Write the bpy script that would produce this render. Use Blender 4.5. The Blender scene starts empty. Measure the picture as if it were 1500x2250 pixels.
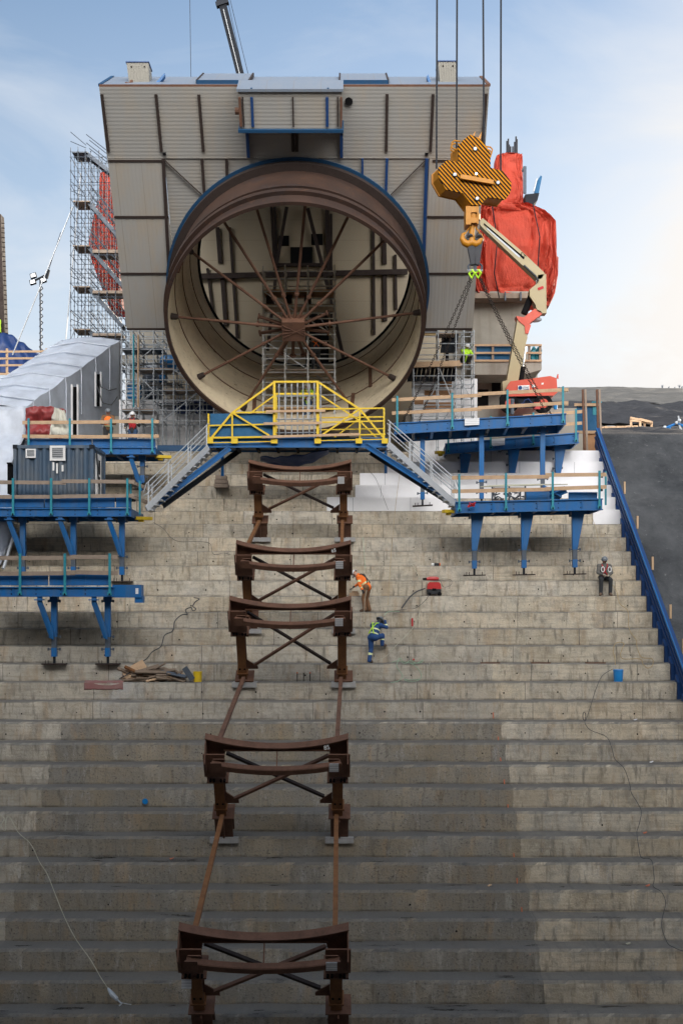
import bpy, bmesh, math, random
from mathutils import Vector, Matrix, noise as mnoise
random.seed(7)
S = bpy.context.scene
COL = S.collection
V = Vector
R = math.radians

# ------------------------------------------------------------------ camera
FPX, HOR = 2731.0, 1330.0          # focal length and horizon row, in photo pixels (1500 x 2250)
cam_d = bpy.data.cameras.new('camera')
cam = bpy.data.objects.new('camera', cam_d); COL.objects.link(cam)
cam_d.sensor_fit = 'VERTICAL'; cam_d.sensor_width = 24.0; cam_d.sensor_height = 36.0
cam_d.lens = FPX / 2250 * 36
cam_d.shift_y = (HOR - 1125) / 2250
cam_d.clip_start = 0.5; cam_d.clip_end = 6000
cam.location = (0, 0, 0); cam.rotation_euler = (R(90), 0, 0)
S.camera = cam

# ------------------------------------------------------------------ sky, sun, exposure
SUN_EL, SUN_AZ = R(11), R(31)      # azimuth from +Y towards +X
W = bpy.data.worlds.new('World'); S.world = W; W.use_nodes = True
nt = W.node_tree; nt.nodes.clear()
def wn(t, **k):
    n = nt.nodes.new(t)
    for a, b in k.items(): setattr(n, a, b)
    return n
out = wn('ShaderNodeOutputWorld'); bg = wn('ShaderNodeBackground')
sky = wn('ShaderNodeTexSky', sky_type='NISHITA', sun_disc=False, sun_elevation=SUN_EL, sun_rotation=SUN_AZ,
         altitude=400, air_density=1.0, dust_density=.55, ozone_density=2.2)
tc = wn('ShaderNodeTexCoord'); mp = wn('ShaderNodeMapping')
mp.inputs['Scale'].default_value = (1.0, 1.0, 3.2)
ns = wn('ShaderNodeTexNoise'); ns.inputs['Scale'].default_value = 3.0; ns.inputs['Detail'].default_value = 7; ns.inputs['Roughness'].default_value = .55
ns.inputs['Distortion'].default_value = .6
cr = wn('ShaderNodeValToRGB'); cr.color_ramp.elements[0].position = .40; cr.color_ramp.elements[1].position = .74
cr.color_ramp.elements[0].color = (.05, .05, .05, 1); cr.color_ramp.elements[1].color = (.62, .62, .62, 1)
sep = wn('ShaderNodeSeparateXYZ')
# a thicker bright cloud veil in the half of the sky behind the camera
vr = wn('ShaderNodeMapRange'); vr.inputs['From Min'].default_value = .1; vr.inputs['From Max'].default_value = -.75
vr.inputs['To Min'].default_value = 0; vr.inputs['To Max'].default_value = .7
ad = wn('ShaderNodeMath', operation='ADD', use_clamp=True)
mx = wn('ShaderNodeMix', data_type='RGBA'); cm = wn('ShaderNodeMix', data_type='RGBA'); cm.inputs['A'].default_value = (5.2, 5.6, 6.2, 1); cm.inputs['B'].default_value = (80, 77, 73.5, 1)
L = nt.links.new
L(tc.outputs['Generated'], mp.inputs[0]); L(mp.outputs[0], ns.inputs['Vector']); L(ns.outputs['Fac'], cr.inputs[0])
L(tc.outputs['Generated'], sep.inputs[0]); L(sep.outputs['Y'], vr.inputs['Value'])
L(cr.outputs[0], ad.inputs[0]); L(vr.outputs[0], ad.inputs[1]); 
vc = wn('ShaderNodeMapRange'); vc.inputs['From Min'].default_value = -.5; vc.inputs['From Max'].default_value = -.97
L(sep.outputs['Y'], vc.inputs['Value']); L(vc.outputs[0], cm.inputs['Factor']); L(cm.outputs['Result'], mx.inputs['B'])
# warm, thicker haze near the sun
dp = wn('ShaderNodeVectorMath', operation='DOT_PRODUCT'); dp.inputs[1].default_value = (math.sin(SUN_AZ) * math.cos(SUN_EL), math.cos(SUN_AZ) * math.cos(SUN_EL), math.sin(SUN_EL))
wr_ = wn('ShaderNodeMapRange'); wr_.inputs['From Min'].default_value = .915; wr_.inputs['From Max'].default_value = 1.0; wr_.inputs['To Max'].default_value = 1.0
wc_ = wn('ShaderNodeMix', data_type='RGBA'); wc_.inputs['A'].default_value = (4.7, 4.95, 5.3, 1); wc_.inputs['B'].default_value = (6.5, 5.95, 5.3, 1)
L(tc.outputs['Generated'], dp.inputs[0]); L(dp.outputs['Value'], wr_.inputs['Value']); L(wr_.outputs[0], wc_.inputs['Factor']); L(wc_.outputs['Result'], cm.inputs['A'])
a2 = wn('ShaderNodeMath', operation='MULTIPLY_ADD', use_clamp=True); a2.inputs[1].default_value = .75; L(wr_.outputs[0], a2.inputs[0]); L(ad.outputs[0], a2.inputs[2]); hz = wn('ShaderNodeMapRange'); hz.inputs['From Min'].default_value = .46; hz.inputs['From Max'].default_value = .12; hz.inputs['To Max'].default_value = .6; L(sep.outputs['Z'], hz.inputs['Value'])
a3 = wn('ShaderNodeMath', operation='ADD', use_clamp=True); L(a2.outputs[0], a3.inputs[0]); L(hz.outputs[0], a3.inputs[1]); L(a3.outputs[0], mx.inputs['Factor'])
L(sky.outputs[0], mx.inputs['A']); L(mx.outputs['Result'], bg.inputs['Color'])
bg.inputs['Strength'].default_value = .07
L(bg.outputs[0], out.inputs[0])
sl_ = bpy.data.lights.new('sun', 'SUN'); sl_.energy = 2.2; sl_.angle = R(.6); sl_.color = (1, .86, .68)
sun = bpy.data.objects.new('sun', sl_); COL.objects.link(sun)
sd = V((math.sin(SUN_AZ) * math.cos(SUN_EL), math.cos(SUN_AZ) * math.cos(SUN_EL), math.sin(SUN_EL)))
sun.rotation_euler = (-sd).to_track_quat('-Z', 'Y').to_euler(); sun.location = sd * 300
S.view_settings.view_transform = 'Standard'; S.view_settings.look = 'None'; S.view_settings.gamma = 1
S.view_settings.exposure = 1.3
S.render.engine = 'CYCLES'; S.cycles.max_bounces = 6; S.cycles.use_denoising = True

# ------------------------------------------------------------------ coordinates
TAN = .71; AL = math.atan(TAN); SA, CA = math.sin(AL), math.cos(AL)
RISE, TREAD, DN = .6, .6 / .71, 46.45
ZP = -10.45                         # a tread level
def at(px, py, Y): return V(((px - 750) * Y / FPX, Y, (HOR - py) * Y / FPX))
def sl(s, n, x): return V((x, DN + s * CA - n * SA, s * SA + n * CA))     # along slope, off slope, across
def s_of(py, n):
    e = (HOR - py) / FPX
    return (e * (DN - n * SA) - n * CA) / (SA - e * CA)
def on(px, py, n=.04):
    p = sl(s_of(py, n), n, 0); p.x = (px - 750) * p.y / FPX
    return p
def tread_at(py):                   # inner corner (Y, Z) of the tread drawn nearest row py
    best = None
    for k in range(-12, 34):
        z = ZP + k * RISE; y = DN + TREAD + z / TAN
        d = abs(HOR - FPX * z / y - py)
        if best is None or d < best[0]: best = (d, y, z)
    return best[1], best[2]
def stand(px, py, back=.3):         # a point on the tread whose inner corner is at row py
    y, z = tread_at(py); y -= back
    return V(((px - 750) * y / FPX, y, z))

# ------------------------------------------------------------------ materials
class G:
    def __init__(s, name):
        s.m = bpy.data.materials.new(name); s.m.use_nodes = True
        s.t = s.m.node_tree; s.b = s.t.nodes['Principled BSDF']; s.o = s.t.nodes['Material Output']
        s.co = s.n('ShaderNodeTexCoord').outputs['Object']
    def n(s, t, **k):
        x = s.t.nodes.new(t)
        for a, b in k.items(): setattr(x, a, b)
        return x
    def l(s, a, b): s.t.links.new(a, b)
    def put(s, sock, v):
        if hasattr(v, 'is_linked'): s.l(v, sock)
        elif v is not None: sock.default_value = v
    def math(s, op, a, b=None, clamp=False):
        x = s.n('ShaderNodeMath', operation=op, use_clamp=clamp); s.put(x.inputs[0], a)
        if b is not None: s.put(x.inputs[1], b)
        return x.outputs[0]
    def noise(s, scale, detail=4, rough=.55, vec=None, sc=None):
        v = vec or s.co
        if sc:
            mpn = s.n('ShaderNodeMapping'); mpn.inputs['Scale'].default_value = sc; s.l(v, mpn.inputs[0]); v = mpn.outputs[0]
        x = s.n('ShaderNodeTexNoise'); x.inputs['Scale'].default_value = scale; x.inputs['Detail'].default_value = detail
        x.inputs['Roughness'].default_value = rough; s.l(v, x.inputs['Vector']); return x.outputs['Fac']
    def ramp(s, f, a, b, ca=0., cb=1.):
        x = s.n('ShaderNodeMapRange'); x.inputs['From Min'].default_value = a; x.inputs['From Max'].default_value = b
        x.inputs['To Min'].default_value = ca; x.inputs['To Max'].default_value = cb; s.l(f, x.inputs['Value']); return x.outputs[0]
    def mix(s, f, a, b, mode='MIX'):
        x = s.n('ShaderNodeMix', data_type='RGBA', blend_type=mode); s.put(x.inputs['Factor'], f)
        for k, v in (('A', a), ('B', b)):
            if isinstance(v, tuple) and len(v) == 3: v = v + (1,)
            s.put(x.inputs[k], v)
        return x.outputs['Result']
    def dot(s, vec):
        x = s.n('ShaderNodeVectorMath', operation='DOT_PRODUCT'); s.l(s.co, x.inputs[0]); x.inputs[1].default_value = vec
        return x.outputs['Value']
    def bump(s, h, strength=.3, dist=.02, prev=None):
        x = s.n('ShaderNodeBump'); x.inputs['Strength'].default_value = strength; x.inputs['Distance'].default_value = dist
        s.l(h, x.inputs['Height'])
        if prev is not None: s.l(prev, x.inputs['Normal'])
        s.l(x.outputs[0], s.b.inputs['Normal']); return x.outputs[0]
    def col(s, c): s.put(s.b.inputs['Base Color'], c if not isinstance(c, tuple) else c + (1,))

def plain(name, c, rough=.6, metal=0., dirt=.25, dcol=None, scale=3., bump=.15, bscale=25., streak=False):
    g = G(name); g.b.inputs['Roughness'].default_value = rough; g.b.inputs['Metallic'].default_value = metal
    f = g.noise(scale, 6, .65, sc=(2.2, 2.2, .35) if streak else None)
    d = dcol or tuple(x * .45 for x in c)
    f2 = g.noise(scale * 6, 3)
    k = g.math('MULTIPLY', g.ramp(f, .42, .72), dirt)
    c1 = g.mix(k, c, d)
    c2 = g.mix(g.math('MULTIPLY', g.ramp(f2, .35, .7), dirt * .45), c1, tuple(min(1, x * 1.25) for x in c))
    g.col(c2)
    if bump: g.bump(g.noise(bscale, 3), bump, .01)
    g.l(g.ramp(f, .3, .8, rough * .85, min(1, rough * 1.2)), g.b.inputs['Roughness'])
    return g.m

M = {}
M['blue'] = plain('painted blue steel', (.002, .11, .33), .5, 0, .55, (.075, .105, .135), 1.8, .15, 25, True)
M['blue_dark'] = plain('dark blue formwork', (.006, .045, .165), .55, 0, .4, (.02, .05, .12), 2)
M['teal'] = plain('teal painted steel', (.02, .24, .31), .5, 0, .4)
M['yellow'] = plain('safety yellow paint', (.72, .50, .02), .45, 0, .3, (.4, .25, .04), 4)
M['hook'] = plain('crane yellow paint', (.47, .19, .004), .5, 0, .5, (.35, .15, .02), 4)
M['rust'] = plain('weathered rust steel', (.135, .064, .038), .8, 0, .8, (.062, .032, .022), 2.6, .25)
M['rust_or'] = plain('orange rust steel', (.20, .085, .028), .8, .1, .7, (.09, .04, .022), 3, .25)
M['rust_dk'] = plain('dark rust channel', (.028, .017, .014), .85, 0, .4)
M['dark'] = plain('dark steel', (.018, .021, .027), .8, 0, .3)
M['cable'] = plain('wire rope', (.03, .033, .04), .8, 0, .2)
for k_ in ('dark', 'cable'): M[k_].node_tree.nodes['Principled BSDF'].inputs['Specular IOR Level'].default_value = .15
M['galv'] = plain('galvanised tube', (.42, .45, .48), .45, .25, .35, (.22, .23, .24), 8)
M['galv_dk'] = plain('weathered grey tube', (.085, .105, .135), .55, .2, .5, (.04, .045, .055), 6)
M['alu'] = plain('aluminium', (.60, .62, .64), .42, .45, .3, (.4, .4, .4), 5)
M['wood'] = plain('pale lumber', (.50, .34, .21), .8, 0, .6, (.30, .20, .13), 3, .2, 40)
M['wood_old'] = plain('weathered lumber', (.30, .235, .185), .85, 0, .6, (.15, .12, .10), 3, .2, 40)
M['scrap'] = plain('scrap lumber', (.19, .14, .10), .9, 0, .6, (.10, .08, .065), 3, .2, 40)
M['ply'] = plain('plywood', (.36, .19, .09), .75, 0, .5, (.22, .11, .05), 2, .1)
M['white'] = plain('white insulation board', (.80, .80, .82), .7, 0, .18, (.55, .55, .57), 1.5, .04)
M['white_pt'] = plain('white paint', (.75, .75, .74), .5, 0, .15)
M['black'] = plain('black', (.008, .008, .009), .9, 0, .2); M['black'].node_tree.nodes['Principled BSDF'].inputs['Specular IOR Level'].default_value = .1
M['cloth_faded'] = plain('faded red cloth', (.25, .11, .105), .9, 0, .6, (.30, .22, .20), 3)
M['boom'] = plain('cream boom paint', (.36, .295, .165), .5, 0, .25, (.45, .36, .2), 2, .02)
M['lift_red'] = plain('orange red machine paint', (.55, .055, .02), .45, 0, .3, (.4, .05, .03), 2, .02)
M['chrome'] = plain('hydraulic chrome', (.6, .62, .65), .2, .9, .1)
M['rope'] = plain('pale rope', (.42, .41, .32), .9, 0, .3)
M['rope_green'] = plain('green rope', (.28, .42, .30), .9, 0, .3)
M['rope_tan'] = plain('tan rope', (.40, .29, .14), .9, 0, .3)
M['hose'] = plain('dark hose', (.045, .048, .055), .6, 0, .2)
M['sling'] = plain('grey lifting sling', (.06, .062, .07), .9, 0, .3)
M['lime'] = plain('lime hi-vis', (.50, .85, .04), .8, 0, .15)
M['orange'] = plain('orange hi-vis', (.95, .19, .02), .8, 0, .15)
M['reflect'] = plain('silver yellow tape', (.72, .78, .42), .5, 0, .1)
M['navy'] = plain('navy coverall', (.015, .06, .19), .85, 0, .4, (.01, .03, .09), 6)
M['brown'] = plain('brown duck trousers', (.19, .095, .045), .9, 0, .4, None, 6)
M['char'] = plain('charcoal cloth', (.03, .032, .036), .9, 0, .3, None, 6)
M['greycloth'] = plain('grey hoodie', (.13, .125, .115), .9, 0, .3, None, 6)
M['boot'] = plain('work boot leather', (.14, .09, .06), .8, 0, .4, None, 8)
M['glove'] = plain('pale work glove', (.42, .36, .28), .9, 0, .3, None, 8)
M['skin'] = plain('skin', (.50, .29, .20), .6, 0, .1)
M['helm_grey'] = plain('grey helmet', (.16, .18, .20), .35, .1, .1)
M['helm_white'] = plain('white helmet', (.75, .75, .75), .35, 0, .1)
M['jeans'] = plain('blue jeans', (.04, .08, .16), .9, 0, .3, None, 6)
M['redcloth'] = plain('red harness', (.45, .02, .03), .8, 0, .2)
M['orange_paint'] = plain('orange spray paint', (.62, .19, .10), .8, 0, .4)
M['tarp_blue'] = plain('blue tarpaulin', (.005, .03, .13), .55, 0, .3, (.004, .015, .06), 2, .4, 4)
M['blue_mut'] = plain('dull blue trim', (.005, .05, .125), .6, 0, .5, (.015, .04, .08), 3)
M['tarp_maroon'] = plain('maroon tarpaulin', (.25, .035, .035), .5, 0, .3, (.15, .02, .02), 2, .4, 4)
M['lift_blue'] = plain('bucket blue plastic', (.01, .20, .52), .35, 0, .2)
M['vac_red'] = plain('red plastic casing', (.50, .035, .035), .4, 0, .2)
M['mesh_blue'] = plain('blue debris net', (.015, .10, .22), .8, 0, .4, (.01, .06, .14), 5)
M['grey_box'] = plain('grey vent cladding', (.24, .23, .20), .6, 0, .3, (.17, .16, .14), 2)

def clad_mat(name, c, vec, period, depth, stain=.35):
    g = G(name); d = g.dot(vec)
    w = g.math('SINE', g.math('MULTIPLY', d, 2 * math.pi / period))
    h = g.ramp(w, -.55, .55)
    g.b.inputs['Roughness'].default_value = .5
    f = g.noise(.9, 6, .6, sc=(1.6, .7, .45)); f2 = g.noise(14, 4, .6)
    c1 = g.mix(g.math('MULTIPLY', g.ramp(f, .46, .75), stain), c, (.40, .31, .20))
    c2 = g.mix(g.math('MULTIPLY', g.ramp(f2, .5, .8), .25), c1, (.38, .34, .28))
    # panel joints, one every 1.02 m along the profile direction
    fr = g.math('FRACT', g.math('MULTIPLY', d, 1 / 1.02)); j = g.math('LESS_THAN', fr, .02)
    c3 = g.mix(g.math('MULTIPLY', j, .5), c2, (.2, .17, .13))
    g.col(c3); g.bump(h, .16, depth); return g.m
UPV = (0, -.6018, .7986)            # up along the tilted face of the pipe housing
M['clad_h'] = clad_mat('cream cladding, level ribs', (.305, .302, .29), UPV, .145, .03)
M['clad_v'] = clad_mat('cream cladding, upright ribs', (.345, .337, .32), (1, 0, 0), .155, .03, .5)
M['clad_in'] = clad_mat('cream interior panels', (.40, .34, .245), (0, 0, 1), .5, .012, .4)
M['roof'] = clad_mat('blue grey roof sheet', (.18, .22, .28), (1, 0, 0), .33, .02, .1)

def concrete_mat(name, c, stain=.5):
    g = G(name); g.b.inputs['Roughness'].default_value = .88
    a = g.noise(.7, 8, .65); b = g.noise(9, 6, .7); st = g.noise(1.2, 5, .6, sc=(2.2, 2.2, .2))
    c1 = g.mix(g.ramp(a, .3, .75), tuple(x * .78 for x in c), tuple(x * 1.15 for x in c))
    c2 = g.mix(g.math('MULTIPLY', g.ramp(st, .5, .75), stain), c1, tuple(x * y for x, y in zip(c, (.55, .5, .45))))
    c3 = g.mix(g.math('MULTIPLY', g.ramp(b, .55, .85), .35), c2, tuple(x * .5 for x in c))
    g.col(c3); g.bump(b, .35, .02); return g.m
M['conc'] = concrete_mat('pier concrete', (.33, .31, .27))
M['conc_pad'] = concrete_mat('grout pad', (.36, .36, .36))

def steps_mat():
    g = G('stepped concrete'); g.b.inputs['Roughness'].default_value = .9
    sp = g.n('ShaderNodeSeparateXYZ'); g.l(g.co, sp.inputs[0]); X, Y, Z = sp.outputs
    row = g.math('FLOOR', g.math('DIVIDE', g.math('SUBTRACT', Z, ZP - 6.0), RISE))
    wr = g.n('ShaderNodeTexWhiteNoise', noise_dimensions='1D'); g.l(row, wr.inputs['W'])
    bx = g.math('DIVIDE', g.math('ADD', X, g.math('MULTIPLY', wr.outputs['Value'], 3.1)), 3.7)
    cell = g.math('ADD', g.math('FLOOR', bx), g.math('MULTIPLY', row, 17.3))
    wc = g.n('ShaderNodeTexWhiteNoise', noise_dimensions='1D'); g.l(cell, wc.inputs['W'])
    frx = g.math('FRACT', bx); joint = g.math('LESS_THAN', frx, .006)
    edge = g.noise(1.6, 6, .7)                                       # ragged zone borders
    xe = g.math('ADD', X, g.math('MULTIPLY', g.math('SUBTRACT', edge, .5), .22))
    inx = g.math('MULTIPLY', g.math('GREATER_THAN', xe, -9.25), g.math('LESS_THAN', xe, 5.3))
    low = g.math('LESS_THAN', Z, -3.9)
    rough = g.math('MULTIPLY', inx, low)
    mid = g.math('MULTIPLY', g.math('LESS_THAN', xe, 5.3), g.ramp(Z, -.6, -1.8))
    warm, grey = (.68, .575, .425), (.60, .55, .465)
    c = g.mix(wc.outputs['Value'], warm, grey)
    big = g.noise(.35, 4, .5)
    c = g.mix(g.ramp(big, .35, .68), c, (.58, .52, .41))
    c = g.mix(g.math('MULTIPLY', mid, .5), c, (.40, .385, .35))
    pat = g.noise(.55, 3, .5, sc=(1.4, .1, .6))
    rc = g.mix(g.ramp(pat, .45, .62), (.19, .18, .162), (.25, .205, .14))
    c = g.mix(g.math('MULTIPLY', rough, .72), c, rc)
    c = g.mix(g.math('MULTIPLY', g.ramp(wr.outputs['Value'], .45, 1), .28), c, (.26, .225, .165))
    # rust brown runs and pale lime runs, long in z, differing from step to step
    off = g.n('ShaderNodeCombineXYZ'); g.l(g.math('ADD', X, g.math('MULTIPLY', row, 7.7)), off.inputs[0]); g.l(g.math('MULTIPLY', Z, .22), off.inputs[2])
    g.l(g.math('MULTIPLY', row, 3.1), off.inputs[1])
    run = g.noise(2.6, 5, .6, vec=off.outputs[0]); run2 = g.noise(6.5, 4, .6, vec=off.outputs[0])
    c = g.mix(g.math('MULTIPLY', g.ramp(run, .54, .66), .45), c, (.40, .27, .15))
    c = g.mix(g.math('MULTIPLY', g.ramp(run, .42, .28), .4), c, (.58, .555, .49))
    c = g.mix(g.math('MULTIPLY', g.ramp(run2, .54, .70), .75), c, (.15, .135, .11))
    # board marks and clouds
    brd = g.noise(5, 4, .6, sc=(.12, .12, 2.2)); c = g.mix(g.math('MULTIPLY', g.ramp(brd, .50, .68), .4), c, (.24, .22, .185))
    clo = g.noise(2.3, 8, .7); c = g.mix(g.math('MULTIPLY', g.ramp(clo, .47, .70), .7), c, (.25, .232, .20))
    # pitted aggregate, coarser in the rough zone
    pit = g.noise(16, 5, .75); c = g.mix(g.math('MULTIPLY', g.ramp(pit, .55, .68), g.math('ADD', g.math('MULTIPLY', rough, .75), .28)), c, (.055, .052, .047))
    lime = g.noise(3.4, 6, .75, vec=off.outputs[0]); ring = g.math('ABSOLUTE', g.math('SUBTRACT', lime, .62))
    c = g.mix(g.math('MULTIPLY', g.math('LESS_THAN', ring, .010), g.math('MULTIPLY', g.ramp(Z, -3.7, -4.0), .55)), c, (.46, .46, .46))
    # white wash below the rag
    dx = g.math('ABSOLUTE', g.math('SUBTRACT', X, -7.55)); dz = g.math('ABSOLUTE', g.math('ADD', Z, 2.9))
    wash = g.math('MULTIPLY', g.math('MULTIPLY', g.ramp(dx, .9, .3), g.ramp(dz, .9, .4)), g.ramp(clo, .35, .6))
    c = g.mix(g.math('MULTIPLY', wash, .55), c, (.55, .55, .55))
    bl2 = g.noise(1.05, 7, .72); c = g.mix(g.math('MULTIPLY', g.ramp(bl2, .50, .64), .42), c, (.33, .265, .18)); c = g.mix(g.math('MULTIPLY', g.ramp(bl2, .46, .32), .35), c, (.24, .25, .25))
    c = g.mix(g.math('MULTIPLY', joint, g.math('SUBTRACT', .75, g.math('MULTIPLY', low, .5))), c, (.07, .065, .06))
    # treads painted darker by facing to offset the sky light, plus wet patches
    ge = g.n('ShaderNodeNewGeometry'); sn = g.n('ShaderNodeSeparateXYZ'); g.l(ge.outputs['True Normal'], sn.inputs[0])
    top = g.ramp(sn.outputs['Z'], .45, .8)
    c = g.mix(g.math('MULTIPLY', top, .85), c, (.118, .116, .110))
    wet = g.math('MULTIPLY', g.math('MULTIPLY', g.ramp(g.noise(.9, 5, .7, sc=(.6, 2.5, 1)), .57, .64), top), g.ramp(Z, -4, -7))
    c = g.mix(g.math('MULTIPLY', wet, .9), c, (.028, .028, .028))
    g.l(g.ramp(wet, 0, 1, .9, .25), g.b.inputs['Roughness'])
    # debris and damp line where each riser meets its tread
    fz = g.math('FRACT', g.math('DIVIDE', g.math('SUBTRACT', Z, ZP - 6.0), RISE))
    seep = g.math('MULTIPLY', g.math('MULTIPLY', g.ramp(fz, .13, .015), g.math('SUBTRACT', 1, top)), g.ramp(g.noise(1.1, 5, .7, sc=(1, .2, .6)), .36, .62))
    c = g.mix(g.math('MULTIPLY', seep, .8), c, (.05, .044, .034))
    g.col(c)
    bp = g.bump(clo, .5, .08); g.bump(pit, .7, .05, bp)
    return g.m
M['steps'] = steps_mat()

def earth_mat(name, c1, c2, scale, bumpd, speck=None):
    g = G(name); g.b.inputs['Roughness'].default_value = .95
    a = g.noise(scale, 9, .7); b = g.noise(scale * 14, 5, .7)
    c = g.mix(g.ramp(a, .35, .68), c1, c2)
    if speck: c = g.mix(g.math('MULTIPLY', g.ramp(b, .62, .7), .8), c, speck)
    g.col(c); g.bump(a, .6, bumpd, g.bump(b, .5, bumpd * .2)); return g.m
M['shot'] = earth_mat('shotcrete', (.02, .024, .029), (.085, .09, .097), .28, .9, (.16, .165, .17))
M['coal'] = earth_mat('black rock fill', (.012, .013, .017), (.028, .029, .034), .5, .5, (.22, .22, .22))
M['gravel'] = earth_mat('grey gravel', (.075, .072, .066), (.125, .12, .11), .25, .6, (.22, .21, .20))
M['dirt'] = earth_mat('ground', (.12, .11, .09), (.18, .165, .14), .1, .2)

def cloth_mat(name, c, trans, rough=.45, bs=3., bstr=.5):
    g = G(name); g.b.inputs['Roughness'].default_value = rough
    f = g.noise(1.3, 5, .6); g.col(g.mix(g.ramp(f, .35, .7), c, tuple(x * .72 for x in c)))
    nb = g.bump(g.noise(bs, 6, .65, sc=(1.6, 1.6, .5)), bstr, .15)
    tr = g.n('ShaderNodeBsdfTranslucent'); tr.inputs[0].default_value = c + (1,); ms = g.n('ShaderNodeMixShader'); ms.inputs[0].default_value = trans
    g.l(g.b.outputs[0], ms.inputs[1]); g.l(tr.outputs[0], ms.inputs[2]); g.l(ms.outputs[0], g.o.inputs[0]); return g.m
M['tarp_red'] = cloth_mat('red tarpaulin', (.66, .085, .045), .32, .55, 5., .9)
M['wrap'] = cloth_mat('white shrink wrap', (.58, .635, .73), .08, .4, .8, .25)
M['sheet'] = cloth_mat('cream sheet', (.70, .69, .60), .15, .6)

g = G('pipe lining'); g.b.inputs['Roughness'].default_value = .33; g.b.inputs['Metallic'].default_value = .15
f = g.noise(.6, 7, .65); f2 = g.noise(3, 6, .7)
c = g.mix(g.ramp(f, .38, .7), (.70, .60, .43), (.54, .46, .33)); c = g.mix(g.math('MULTIPLY', g.ramp(f2, .55, .75), .5), c, (.20, .12, .07))
g.col(c); g.l(g.ramp(f2, .3, .8, .22, .6), g.b.inputs['Roughness']); g.bump(f2, .06, .02); M['liner'] = g.m
g = G('pipe outer mill scale'); g.b.inputs['Roughness'].default_value = .6; g.b.inputs['Metallic'].default_value = .2
f = g.noise(.5, 6, .6); f2 = g.noise(4, 6, .7)
c = g.mix(g.ramp(f, .4, .65), (.068, .037, .026), (.04, .024, .019)); c = g.mix(g.math('MULTIPLY', g.ramp(g.noise(.35, 5, .7, sc=(1, 1, 2)), .56, .62), .75), c, (.045, .032, .03))
c = g.mix(g.math('MULTIPLY', g.ramp(f2, .55, .75), .5), c, (.17, .075, .035)); g.col(c); g.bump(f2, .2, .03); M['shell'] = g.m

g = G('striped plate'); d = g.dot((.74, 0, .67)); w = g.math('LESS_THAN', g.math('FRACT', g.math('MULTIPLY', d, 1 / .112)), .52)
g.col(g.mix(w, (.50, .205, .010), (.006, .006, .009))); g.b.inputs['Roughness'].default_value = .75; g.b.inputs['Specular IOR Level'].default_value = .1; M['stripe'] = g.m
g = G('container paint'); f = g.noise(1.5, 6, .6, sc=(1, 1, .4))
g.col(g.mix(g.ramp(f, .45, .7), (.055, .095, .15), (.13, .145, .16))); g.b.inputs['Roughness'].default_value = .5; M['cont'] = g.m
g = G('label sheet'); w = g.math('LESS_THAN', g.math('FRACT', g.math('MULTIPLY', g.dot((0, 0, 1)), 14)), .3)
g.col(g.mix(g.math('MULTIPLY', w, .55), (.75, .76, .78), (.25, .27, .30))); M['label'] = g.m

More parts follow.
